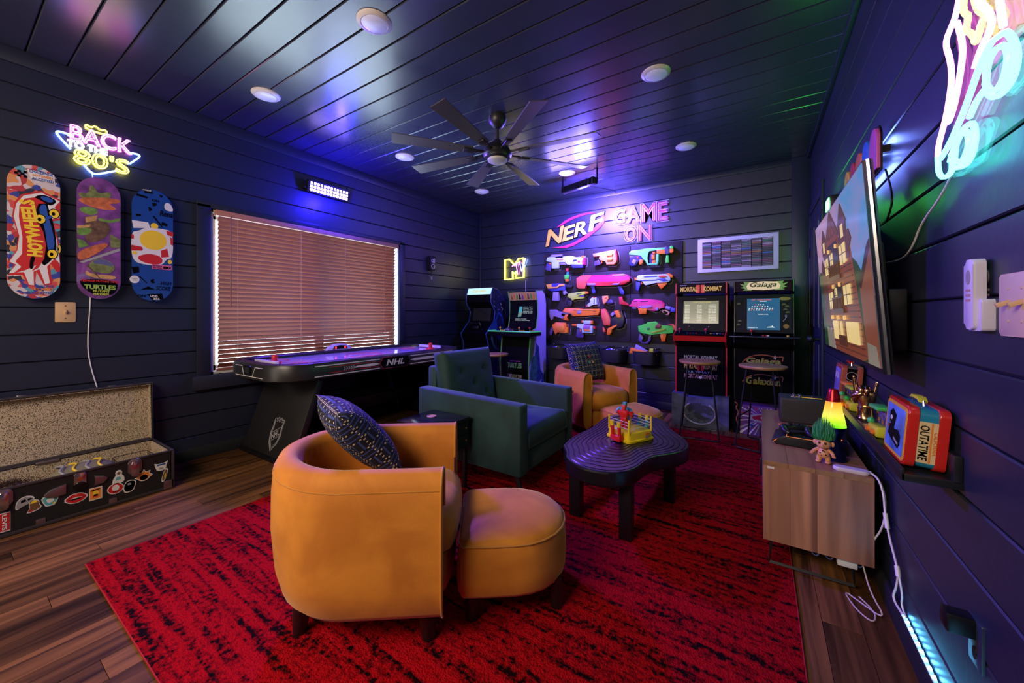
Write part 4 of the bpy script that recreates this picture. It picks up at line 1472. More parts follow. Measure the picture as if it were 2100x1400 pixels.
for z in (.010, -.002, -.014):
    for d_ in (-.009, 0, .009):
        B().prism(rrect(d_ - .0032, z - .003, d_ + .0032, z + .003, .001, 2), (XR, 1.388, 1.268), -Y, Z, .0308).obj('button', mat('button_rose', (.45, .25, .3), .5), rm, world=True)
ou = thing('wall_outlet', 'dark wall socket with a plugged-in black adapter near the floor of the right wall', 'socket', (XR, 1.43, .40))
B().prism(rrect(-.035, -.06, .035, .06, .005), (XR, 1.43, .40), -Y, Z, .006, bev=.002).obj('plate', mat('navy_plate', (.02, .03, .06), .35), ou, world=True)
B().box((XR - .03, 1.445, .43), (.055, .045, .05), .006).obj('adapter', BLACK, ou, world=True)
B().prism(ell(0, -.028, .012, .016, 14), (XR, 1.43, .40), -Y, Z, .0075).obj('receptacle', BLACK, ou, world=True)
ph = thing('wall_radio', 'small black device with white swirls hanging on the left wall right of the window', 'device', (XL, 3.95, 1.95))
B().prism(rrect(-.055, -.10, .055, .10, .012), (XL, 3.95, 1.95), Y, Z, .06, bev=.006).obj('case', BLACK, ph, world=True)
for cy_, cz_, r in ((.0, -.045, .032), (-.01, .035, .02), (.022, .055, .014), (.02, .02, .014)):
    B().tube([(XL + .061, 3.95 + y, 1.95 + z) for y, z in ell(cy_, cz_, r, r, 18)], .004, 5, loop=True).obj('swirl', PW, ph, world=True)
B().tube([(XL + .03, 3.95, 1.86), (XL + .03, 3.945, 1.80), (XL + .03, 3.95, 1.74)], .006, 6).obj('strap', BLACK, ph, world=True)
B().box((XL + .03, 3.95, 1.74), (.014, .018, .04), .003).obj('strap_end', PGR, ph, world=True)

# ------------------------------------------------------------------ neon signs
def neon(name, c, power, parent, pts, r=.005, loop=False, sm=2, mname=None):
    return B().tube(pts, r, 7, loop=loop, sm=sm).obj(name, glow(mname or ('neon_%.2f_%.2f_%.2f_%g' % (*c, power)), c, power), parent, world=True)


NCACHE = {}


def neon_text(name, body, c, power, parent, O, U, W, w_, h_, r=.004, bold=0.0, mname=None):
    """Glyph outlines as glowing tubes."""
    cu = bpy.data.curves.new('t', 'FONT')
    cu.body = body
    cu.fill_mode = 'NONE'
    cu.offset = bold
    cu.resolution_u = 3
    o = bpy.data.objects.new('t', cu)
    COL.objects.link(o)
    me = bpy.data.meshes.new_from_object(o.evaluated_get(bpy.context.evaluated_depsgraph_get()))
    vs = [v.co.copy() for v in me.vertices]
    adj = {}
    for e in me.edges:
        a, b_ = e.vertices
        adj.setdefault(a, []).append(b_)
        adj.setdefault(b_, []).append(a)
    bpy.data.objects.remove(o)
    x0, x1 = min(v.x for v in vs), max(v.x for v in vs)
    y0, y1 = min(v.y for v in vs), max(v.y for v in vs)
    O, U, W = V(O), V(U), V(W)
    b = B()
    seen = set()
    for s0 in adj:
        if s0 in seen:
            continue
        lp, cur, prev = [], s0, None
        while cur not in seen:
            seen.add(cur)
            lp.append(cur)
            nx = [q for q in adj[cur] if q != prev and q not in seen]
            if not nx:
                break
            prev, cur = cur, nx[0]
        if len(lp) > 2:
            b.tube([O + U * ((vs[i].x - x0) / (x1 - x0) * w_) + W * ((vs[i].y - y0) / (y1 - y0) * h_) for i in lp], r, 6, loop=True)
    bpy.data.curves.remove(cu)
    bpy.data.meshes.remove(me)
    return b.obj(name, glow(mname or 'n', c, power), parent, world=True)


ACR = clear('clear_acrylic', (1, 1, 1), .05)
ns = thing('neon_sign', 'glowing pink, yellow and blue neon sign above the skateboard decks', 'neon sign', (XL, .66, 2.38))
NX = XL + .035
OX = V((NX, 0, 0))
B().prism(chaikin([(.44, 2.45), (.49, 2.49), (.52, 2.54), (.60, 2.565), (.71, 2.56), (.83, 2.50), (.84, 2.46), (.895, 2.43), (.88, 2.40), (.80, 2.30), (.78, 2.26), (.66, 2.20), (.60, 2.21), (.53, 2.30), (.50, 2.37)], 1), (XL + .022, 0, 0), Y, Z, .005).obj('backing_panel', ACR, ns, world=True)
for y_, z_ in ((.52, 2.44), (.80, 2.43), (.64, 2.25)):
    B().cyl((XL + .0, y_, z_), (XL + .024, y_, z_), .006, n=8).obj('standoff', CHROME, ns, world=True)
BLU, PNK, YLW, WHT = (.10, .22, 1.0), (1.0, .14, .80), (.95, .85, .06), (.75, .9, .85)
neon('blue_tube', BLU, 28, ns, [OX + Y * y + Z * z for y, z in ((.535, 2.445), (.475, 2.452), (.462, 2.435), (.53, 2.35))], mname='neon_blue')
neon('blue_tube', BLU, 28, ns, [OX + Y * y + Z * z for y, z in ((.59, 2.262), (.625, 2.215), (.655, 2.215), (.745, 2.268))], mname='neon_blue')
neon('blue_tube', BLU, 28, ns, [OX + Y * y + Z * z for y, z in ((.83, 2.43), (.872, 2.432), (.876, 2.415), (.82, 2.345))], mname='neon_blue')
neon_text('pink_lettering', 'BACK', PNK, 14, ns, (NX, .53, 2.415), Y, Z, .30, .105, .0042, .03, 'neon_pink')
neon_text('white_lettering', 'TO THE', WHT, 7, ns, (NX + .004, .515, 2.365), Y, Z, .19, .045, .0035, 0, 'neon_white')
neon_text('yellow_lettering', "80'S", YLW, 11, ns, (NX, .545, 2.262), Y, Z, .27, .105, .0042, .03, 'neon_yellow')
neon('yellow_crown', YLW, 11, ns, [OX + Y * y + Z * z for y, z in ((.60, 2.515), (.597, 2.552), (.625, 2.535), (.645, 2.556), (.668, 2.535), (.70, 2.548), (.70, 2.512))], .0042, loop=True, sm=1, mname='neon_yellow')
cd_ = thing('sign_cord', 'thin white cord running down the left wall from the neon sign to the trunk', 'cord', (XL, .64, 2.2))
B().tube([(XL + .006, .635, 2.22), (XL + .006, .64, 1.9), (XL + .006, .625, 1.3), (XL + .006, .61, 1.0), (XL + .012, .625, .85), (XL + .02, .655, .70)], .0035, 6, sm=2).obj('cord', WHITE, cd_, world=True)

# music-channel style block letter sign on the back wall
ms = thing('neon_sign', 'yellow block M neon sign above the two left arcade cabinets', 'neon sign', (-3.24, YB, 1.92))
NY = YB - .04
fb = lambda P, o_=0.0: [V((x, NY - o_, z)) for x, z in P]
B().prism(rrect(-3.50, 1.72, -2.97, 2.12, .04), (0, YB - .02, 0), X, Z, .005).obj('backing_panel', ACR, ms, world=True)
YLW2 = (.95, .88, .05)
neon('yellow_tube', YLW2, 14, ms, fb([(-3.45, 2.096), (-3.36, 2.1), (-3.265, 2.0), (-3.185, 2.1), (-3.095, 2.104), (-3.095, 1.796), (-3.237, 1.79), (-3.237, 1.9), (-3.265, 1.868), (-3.298, 1.9), (-3.298, 1.784), (-3.45, 1.78)]), .009, True, 0, 'neon_yellow_bright')
PNK2 = (1.0, .16, .75)
neon('pink_tube', PNK2, 9, ms, fb([(-3.296, 1.984), (-3.237, 2.016), (-3.147, 2.044)], .014), .006, False, 0, 'neon_pink')
neon('pink_tube', PNK2, 9, ms, fb([(-3.222, 2.02), (-3.194, 1.852)], .014), .006, False, 0, 'neon_pink')
neon('blue_tube', BLU, 28, ms, fb([(-3.156, 2.036), (-3.123, 1.896), (-3.042, 2.088)], .014), .006, False, 0, 'neon_blue')
B().tube([(-3.07, YB - .01, 1.75), (-3.07, YB - .01, 1.5)], .004, 6).obj('cord', WHITE, ms, world=True)

# roller skate neon on the right wall
ks = thing('neon_sign', 'pink and turquoise roller skate neon sign high on the right wall', 'neon sign', (XR, 1.38, 1.8))
KX = XR - .035
SK = [('pink_tube', PNK2, 'neon_pink_soft', [(1.40, 2.08), (1.422, 2.012), (1.442, 1.987), (1.458, 1.98), (1.51, 1.96), (1.471, 1.889), (1.462, 1.837), (1.484, 1.781), (1.51, 1.741), (1.553, 1.696), (1.557, 1.666)]),
      ('pink_tube', PNK2, 'neon_pink_soft', [(1.434, 1.967), (1.395, 1.881), (1.418, 1.814), (1.45, 1.758), (1.484, 1.729), (1.51, 1.741)]),
      ('pink_tube', PNK2, 'neon_pink_soft', [(1.36, 2.05), (1.318, 1.941), (1.269, 1.882), (1.257, 1.844), (1.306, 1.828), (1.338, 1.798)]),
      ('pink_tube', PNK2, 'neon_pink_soft', [(1.24, 2.02), (1.23, 1.879), (1.214, 1.816)]),
      ('yellow_tube', YLW2, 'neon_yellow', [(1.387, 2.03), (1.402, 1.968), (1.366, 1.94), (1.387, 1.914), (1.345, 1.881), (1.332, 1.846), (1.306, 1.885), (1.281, 1.884), (1.332, 1.93), (1.345, 1.985)]),
      ('turquoise_tube', None, 'neon_turquoise', [(1.557, 1.666), (1.553, 1.617), (1.519, 1.592), (1.458, 1.591), (1.466, 1.642)]),
      ('turquoise_tube', None, 'neon_turquoise', [(1.538, 1.652), (1.466, 1.678), (1.402, 1.716), (1.359, 1.75), (1.318, 1.787), (1.269, 1.815), (1.23, 1.806), (1.203, 1.801), (1.174, 1.763), (1.162, 1.723), (1.178, 1.689), (1.214, 1.678), (1.257, 1.688), (1.287, 1.717)]),
      ('turquoise_tube', None, 'neon_turquoise', [(1.475, 1.623), (1.442, 1.658), (1.387, 1.682), (1.345, 1.674), (1.332, 1.639), (1.345, 1.598), (1.387, 1.583), (1.442, 1.597)]),
      ('turquoise_tube', None, 'neon_turquoise', [(1.366, 1.693), (1.332, 1.717), (1.293, 1.724)]),
      ('turquoise_tube', None, 'neon_turquoise', [(1.287, 1.733), (1.281, 1.776), (1.246, 1.789), (1.208, 1.776), (1.193, 1.747), (1.203, 1.713), (1.23, 1.698), (1.263, 1.703), (1.287, 1.733)]),
      ('turquoise_tube', None, 'neon_turquoise', [(1.45, 1.621), (1.442, 1.658), (1.402, 1.674), (1.373, 1.662), (1.366, 1.629), (1.387, 1.607), (1.418, 1.6), (1.45, 1.621)])]
TQ = (.08, .85, .80)
for nm, c_, mn, P in SK:
    neon(nm, c_ or TQ, 8, ks, [V((KX, y, z)) for y, z in P], .0062, False, 2, mn)
B().prism([(-1.565, 1.60), (-1.45, 1.575), (-1.33, 1.575), (-1.26, 1.66), (-1.15, 1.68), (-1.15, 2.06), (-1.42, 2.08), (-1.52, 1.97), (-1.47, 1.84)], (XR - .018, 0, 0), -Y, Z, .005).obj('backing_panel', ACR, ks, world=True)
sc2 = thing('sign_cord', 'thin white cord sagging along the right wall from the roller skate sign to the television', 'cord', (XR, 1.8, 1.5))
B().tube([(XR - .008, 1.555, 1.61), (XR - .008, 1.64, 1.565), (XR - .008, 1.80, 1.52), (XR - .008, 1.87, 1.46), (XR - .008, 1.98, 1.425), (XR - .02, 2.15, 1.43)], .0032, 6, sm=2).obj('cord', WHITE, sc2, world=True)

# row of plain backlit tablets above the television
tb = thing('tablet_sign', 'row of five plain coloured backlit tablets on the wall above the television', 'sign', (XR, 2.45, 1.91))
for i, c_ in enumerate(((.55, .10, .36), (.03, .16, .55), (.62, .16, .03), (.50, .03, .03), (.65, .42, .02))):
    y_ = 2.20 + .145 * i
    m = mat('tablet_%d' % i, c_, .45)
    P = [(-.062, -.09)] + [(-.031, -.09), (0, -.09), (.031, -.09), (.062, -.09)] + [(.062 * math.cos(PI * k / 12), .03 + .062 * math.sin(PI * k / 12)) for k in range(13)]
    t_ = B().prism([(a, c2) for a, c2 in P[:1] + P[1:]], (XR, y_, 1.915), -Y, Z, .052, back=.040, bev=.003).obj('tablet', m, tb, world=True)
    B().prism([(a * 1.12, c2 * 1.1) for a, c2 in P], (XR, y_, 1.915), -Y, Z, .0405, back=.034).obj('tablet_back', BLACK, t_, world=True)
    B().box((XR - .017, y_, 1.915), (.034, .03, .03)).obj('spacer', BLACK, t_, world=True)
LEDW = glow('led_blue_white', (.16, .26, 1.0), 150)
for (y0, z0, y1, z1) in ((2.20, 1.85, 2.76, 1.85), (2.195, 1.855, 2.195, 1.95), (2.20, 1.965, 2.76, 1.965)):
    n = max(2, int(math.hypot(y1 - y0, z1 - z0) / .022))
    b = B()
    for k in range(n):
        f = (k + .5) / n
        b.box((XR - .0305, y0 + (y1 - y0) * f, z0 + (z1 - z0) * f), (.005, .008, .008))
    b.obj('led_strip', LEDW, tb, world=True, smooth=False)
B().tube([(XR - .02, 2.16, 1.82), (XR - .01, 2.12, 1.72), (XR - .012, 2.10, 1.66), (XR - .02, 2.15, 1.60)], .0035, 6, sm=2).obj('cord', BLACK, tb, world=True)

# violet flood on the left wall, green flood on the right wall, hanging wall washer
fl = thing('flood_light', 'glowing violet flood light bar on the left wall above the window', 'lamp', (XL, 2.37, 2.555))
fr = Matrix.Rotation(.30, 3, 'Y')
B().box((XL + .055, 2.37, 2.56), (.05, .47, .13), .006, fr).obj('housing', BLACKM, fl, world=True)
LV = glow('led_violet', (.45, .30, 1.0), 16)
for i in range(12):
    b = B()
    for j in range(3):
        b.box((XL + .083 + .012 * (j - 1) * .3, 2.37 - .20 + .40 * i / 11, 2.551 + .035 * (j - 1)), (.006, .026, .026), .004, fr)
    b.obj('led_row', LV, fl, world=True)
for s_ in (-1, 1):
    B().box((XL + .03, 2.37 + s_ * .25, 2.545), (.06, .008, .04), .002).obj('bracket', BLACKM, fl, world=True)
gf = thing('flood_light', 'small green flood light on the right wall behind the far top corner of the television', 'lamp', (XR, 3.42, 1.98))
B().box((XR - .03, 3.42, 1.98), (.05, .16, .10), .006).obj('housing', BLACKM, gf, world=True)
B().box((XR - .058, 3.42, 1.98), (.006, .13, .075), .002).obj('lens', glow('led_green', (.12, 1, .15), 7), gf, world=True)
hb = thing('wall_washer', 'black finned wall washer bar hanging from the ceiling in front of the pegboard wall', 'lamp', (-1.83, 4.31, 2.79))
ad = math.atan2(-.157, .498)
Rz = Matrix.Rotation(ad, 3, 'Z')
hc = V((-1.83, 4.31, 2.775))
b = B()
b.box(hc, (.52, .05, .075), .006, Rz)
b.obj('housing', BLACKM, hb, world=True)
b = B()
for i in range(26):
    b.box(hc + Rz @ V((-.245 + .49 * i / 25, -.035, 0)), (.006, .03, .08), 0, Rz)
f_ = b.obj('cooling_fins', BLACKM, hb, world=True, smooth=False)
B().box(hc + Rz @ V((0, .028, 0)), (.48, .006, .055), 0, Rz).obj('lens', glow('led_violet_wash', (.4, .25, 1), 6), hb, world=True, smooth=False)
for s_ in (-1, 1):
    b = B()
    b.box(hc + Rz @ V((s_ * .27, 0, .06)), (.008, .02, .16), 0, Rz)
    b.box(hc + Rz @ V((s_ * .25, 0, .138)), (.05, .03, .006), 0, Rz)
    b.obj('bracket', BLACKM, hb, world=True, smooth=False)
B().tube([hc + V((.1, .06, .0)), (-1.66, 4.6, 2.80), (-1.6, 4.95, 2.86), (-1.62, 5.10, 2.86)], .004, 6, sm=2).obj('cable', BLACK, hb, world=True)

# cool floor strip along the right wall and its cords
st = thing('light_strip', 'cyan glowing light strip lying on the skirting of the right wall', 'lamp', (XR - .02, 1.2, .11))
LC = glow('led_cyan', (.10, .55, 1.0), 80)
B().box((XR - .012, 1.25, .108), (.012, 1.44, .004)).obj('tape', WHITE, st, world=True, smooth=False)
for i in range(40):
    y_ = 1.955 - .035 * i
    B().box((XR - .010, y_, .112), (.006, .010, .005)).obj('diode', LC, st, world=True, smooth=False)
cb = thing('power_cord', 'pair of white cords hanging from the wooden console to the cyan light strip', 'cord', (.42, 2.1, .5))
B().tube([(.40, 2.262, .524), (.425, 2.20, .528), (.436, 2.165, .47), (.436, 2.15, .40), (.438, 2.10, .33), (.440, 2.04, .285), (.441, 1.99, .245), (.440, 2.01, .18), (.432, 2.03, .125), (.444, 1.95, .116)], .0038, 6, sm=2).obj('cord', WHITE, cb, world=True)
B().tube([(.41, 2.27, .524), (.43, 2.21, .52), (.442, 2.17, .46), (.438, 2.155, .38), (.430, 2.18, .31), (.418, 2.20, .27), (.41, 2.21, .24)], .0035, 6, sm=2).obj('cord', WHITE, cb, world=True)
B().tube([(.441, 1.985, .24), (.445, 1.96, .18), (.446, 1.98, .135), (.449, 1.93, .117)], .0032, 6, sm=2).obj('cord', WHITE, cb, world=True)
for p_ in (((.437, 2.15, .40), (.438, 2.12, .35)), ((.441, 2.01, .262), (.441, 1.99, .232))):
    B().cyl(*p_, .008, n=10).obj('splice', WHITE, cb, world=True)
cl = thing('cord_loop', 'loose loop of pale cord lying on the floor under the wooden console', 'cord', (.38, 2.1, .004))
B().tube([(.38, 2.22, .13), (.39, 2.14, .06), (.425, 2.06, .010), (.36, 2.14, .006), (.31, 2.20, .006), (.335, 2.08, .006), (.38, 2.02, .006), (.40, 2.10, .006), (.36, 2.17, .012)], .003, 6, sm=2).obj('cord', mat('cord_cream', (.6, .5, .45), .5), cl, world=True)

# ------------------------------------------------------------------ ceiling lights and fan
dl0 = None
PLACES = [((-1.87, 1.41), 'round white ceiling light nearest the camera, at the top of the frame'), ((-3.19, 1.42), 'round white ceiling light above the neon sign on the left'),
          ((-.607, 2.79), 'round white ceiling light right of the fan'), ((-.615, 4.17), 'round white ceiling light over the picture wall on the right'),
          ((-3.20, 2.80), 'round white ceiling light left of the fan'), ((-1.93, 4.18), 'round white ceiling light just behind the hanging wall washer'), ((-3.21, 4.17), 'round white ceiling light in the far left corner')]
for (x, y), lab_ in PLACES:
    if dl0 is None:
        dl0 = thing('ceiling_light', lab_, 'lamp', (x, y, H), 0, 'round ceiling lights')
        B().lathe([(.098, .004), (.098, -.004), (.092, -.010), (.076, -.016), (.072, -.014), (.072, .0)], (0, 0, 0), 32).obj('trim_ring', mat('white_trim', (.72, .64, .60), .4), dl0)
        B().lathe([(.073, -.008), (.070, -.017), (.055, -.024), (.03, -.028), (0, -.029)], (0, 0, 0), 32).obj('lens', mat('milky_lens', (.66, .64, .74), .3, emit=(.45, .42, 1), power=.16), dl0)  # these lamps are off; a faint violet glow is put into the lens
    else:
        dup(dl0, (x, y, H), 0, lab_)

fan = thing('ceiling_fan', 'black ceiling fan with eight blades hanging from the dark ceiling', 'fan', (-1.88, 2.66, H))
FANM = mat('fan_black', (.016, .015, .017), .38)
B().lathe([(0, 0), (.075, 0), (.078, -.03), (.07, -.06), (.045, -.095), (.02, -.11), (0, -.11)], (0, 0, 0), 24).obj('canopy', FANM, fan)
B().cyl((0, 0, -.10), (0, 0, -.25), .014, n=12).obj('downrod', FANM, fan)
B().lathe([(0, -.20), (.03, -.205), (.05, -.23), (.085, -.25), (.10, -.27), (.11, -.30), (.125, -.31), (.125, -.335), (.115, -.345), (.11, -.36), (.09, -.37), (0, -.372)], (0, 0, 0), 28).obj('motor', FANM, fan)
B().lathe([(.085, -.365), (.082, -.385), (.06, -.395), (.02, -.40), (0, -.40)], (0, 0, 0), 28).obj('light_lens', mat('fan_lens', (.62, .58, .55), .35), fan)
bm_ = mat('fan_blade', (.085, .072, .075), .38)
for k in range(8):
    a = math.radians(8.5 + 45 * k)
    M_ = Matrix.Rotation(a, 4, 'Z') @ Matrix.Translation((0, 0, -.32)) @ Matrix.Rotation(math.radians(11), 4, 'X')
    b = B()
    b.prism([(.22, -.042), (.86, -.066), (.87, .062), (.22, .042)], (0, 0, -.004), X, Y, .008, bev=.002)
    bmesh.ops.transform(b.bm, matrix=M_, verts=b.bm.verts)
    bl_ = b.obj('blade', bm_, fan)
    b = B()
    b.box((.15, 0, .0), (.12, .03, .012), .003)
    b.box((.245, 0, -.008), (.10, .052, .012), .003)
    bmesh.ops.transform(b.bm, matrix=M_, verts=b.bm.verts)
    b.obj('blade_arm', FANM, bl_)

# ------------------------------------------------------------------ back wall: lettering, pegboard, blasters
lt = thing('foam_logo', 'large yellow lettering with a red swoosh on the back wall above the pegboard', 'sign', (-2.25, YB, 2.4))
LGY = mat('logo_yellow', (.80, .50, .05), .5)
LGR = mat('logo_red', (.60, .02, .10), .5)
fb2 = (0, YB, 0)
B().prism([(-2.54, 2.505), (-2.507, 2.53), (-2.38, 2.605), (-2.257, 2.64), (-2.10, 2.665), (-1.995, 2.66), (-1.93, 2.645), (-2.02, 2.645), (-2.15, 2.63), (-2.30, 2.595), (-2.42, 2.545)], fb2, X, Z, .014, bev=.002).obj('swoosh', LGR, lt, world=True)
B().prism([(-1.82, 2.63), (-1.79, 2.56), (-1.80, 2.49), (-1.865, 2.42), (-2.029, 2.315), (-2.257, 2.215), (-2.398, 2.19), (-2.62, 2.22), (-2.40, 2.228), (-2.24, 2.262), (-2.06, 2.35), (-1.90, 2.46), (-1.845, 2.54)], fb2, X, Z, .014, bev=.002).obj('swoosh', LGR, lt, world=True)
LUv = V((1, 0, .165)).normalized()
LWv2 = V((.19, 0, 1)).normalized()
xs = -2.715
for ch, wd, hh, zo in (('N', .262, .255, 2.240), ('E', .172, .215, 2.292), ('R', .202, .215, 2.330), ('F', .195, .235, 2.385)):
    # each letter in the slanted frame of the logo; a dark backing plate rims it
    n_ = V((0, -1, 0))
    o_ = V((xs, YB, zo))
    text('letter_rim', ch, PB, lt, o_ + n_ * .013 - LUv * .008 - V((0, 0, .010)), LUv, V((.19, 0, .98)), wd + .016, hh + .02, depth=.0, shear=0, bold=.05)
    text('letter', ch, LGY, lt, o_, LUv, V((.19, 0, .98)), wd, hh, depth=.020, bold=.025)
    xs += wd + .016
# unlit letter sign
go = thing('letter_sign', 'unlit pink and white letter sign in two lines on the back wall', 'sign', (-1.31, YB, 2.4))
GP = mat('sign_magenta', (.42, .02, .22), .4)
GW = mat('sign_tube_white', (.62, .56, .72), .35)
for ch, x0, w_, z0, h_ in (('G', -1.655, .15, 2.44, .20), ('A', -1.475, .16, 2.44, .205), ('M', -1.29, .18, 2.425, .235), ('E', -1.085, .12, 2.415, .24), ('O', -1.51, .155, 2.19, .19), ('N', -1.325, .155, 2.188, .19)):
    p_ = text('letter', ch, GP, go, (x0, YB, z0), X, Z, w_, h_, depth=.022, bold=.04)
    neon_text('outline_tube', ch, (.5, .45, .6), 0.0, p_, (x0 - .012, YB - .026, z0 - .012), X, Z, w_ + .024, h_ + .024, .0035, .06, 'sign_outline')
    neon_text('inner_tube', ch, (.5, .45, .6), 0.0, p_, (x0 + .012, YB - .026, z0 + .012), X, Z, w_ - .024, h_ - .024, .003, -.0, 'sign_outline')
MC['sign_outline'].node_tree.nodes['Principled BSDF'].inputs['Base Color'].default_value = (.62, .56, .74, 1)

pb = thing('pegboard', 'black pegboard of twelve panels covering the middle of the back wall', 'pegboard', (-1.76, YB, .84))
PEG = mat('pegboard_black', (.022, .018, .017), .6, spec=.25)
t = PEG.node_tree
tc = nd(t, 'ShaderNodeTexCoord')
vm = nd(t, 'ShaderNodeVectorMath', operation='MULTIPLY')
vm.inputs[1].default_value = (39.37, 0, 39.37)
t.links.new(tc.outputs['Object'], vm.inputs[0])
fr_ = nd(t, 'ShaderNodeVectorMath', operation='FRACTION')
t.links.new(vm.outputs[0], fr_.inputs[0])
sb = nd(t, 'ShaderNodeVectorMath', operation='SUBTRACT')
sb.inputs[1].default_value = (.5, 0, .5)
t.links.new(fr_.outputs[0], sb.inputs[0])
ln = nd(t, 'ShaderNodeVectorMath', operation='LENGTH')
t.links.new(sb.outputs[0], ln.inputs[0])
lt_ = nd(t, 'ShaderNodeMath', operation='GREATER_THAN')
lt_.inputs[1].default_value = .16
t.links.new(ln.outputs['Value'], lt_.inputs[0])
mx_ = nd(t, 'ShaderNodeMix', data_type='RGBA')
mx_.inputs[6].default_value = (.001, .001, .001, 1)
mx_.inputs[7].default_value = (.024, .019, .018, 1)
t.links.new(lt_.outputs[0], mx_.inputs[0])
t.links.new(mx_.outputs[2], t.nodes['Principled BSDF'].inputs['Base Color'])
bp = nd(t, 'ShaderNodeBump')
bp.inputs['Strength'].default_value = .6
bp.inputs['Distance'].default_value = .003
t.links.new(lt_.outputs[0], bp.inputs['Height'])
t.links.new(bp.outputs[0], t.nodes['Principled BSDF'].inputs['Normal'])
pan = None
for i in range(3):
    for j in range(4):
        p_ = (-2.73 + .647 * (i + .5), YB - .012, .838 + .3245 * (j + .5))
        if pan is None:
            pan = B().box((0, 0, 0), (.643, .020, .3205), .003).obj('panel', PEG, pb, loc=V(p_) - V(pb.location))
        else:
            o = pan.copy()
            COL.objects.link(o)
            o.location = V(p_) - V(pb.location)
GC = dict(g_white=(.50, .72, .80), g_lilac=(.30, .24, .46), g_purple=(.075, .045, .17), g_blue=(.045, .05, .34), g_peach=(.88, .34, .08), g_pink=(.72, .03, .13), g_orange=(.92, .20, .01),
          g_yellow=(.88, .42, .05), g_red=(.66, .025, .03), g_mint=(.16, .78, .26), g_navy=(.02, .02, .09), g_green=(.06, .75, .05), g_teal=(.03, .25, .25), g_black=(.014, .012, .022), g_magenta=(.68, .02, .12),
          g_coral=(.80, .11, .05), g_tan=(.62, .34, .18), g_lime=(.45, .62, .04), g_darkgreen=(.03, .16, .06), g_grey=(.25, .20, .30), g_darkred=(.18, .015, .02), g_amber=(.85, .27, .02), g_mauve=(.36, .16, .34))
OUTL = mat('outline_lilac', (.55, .48, .62), .5)
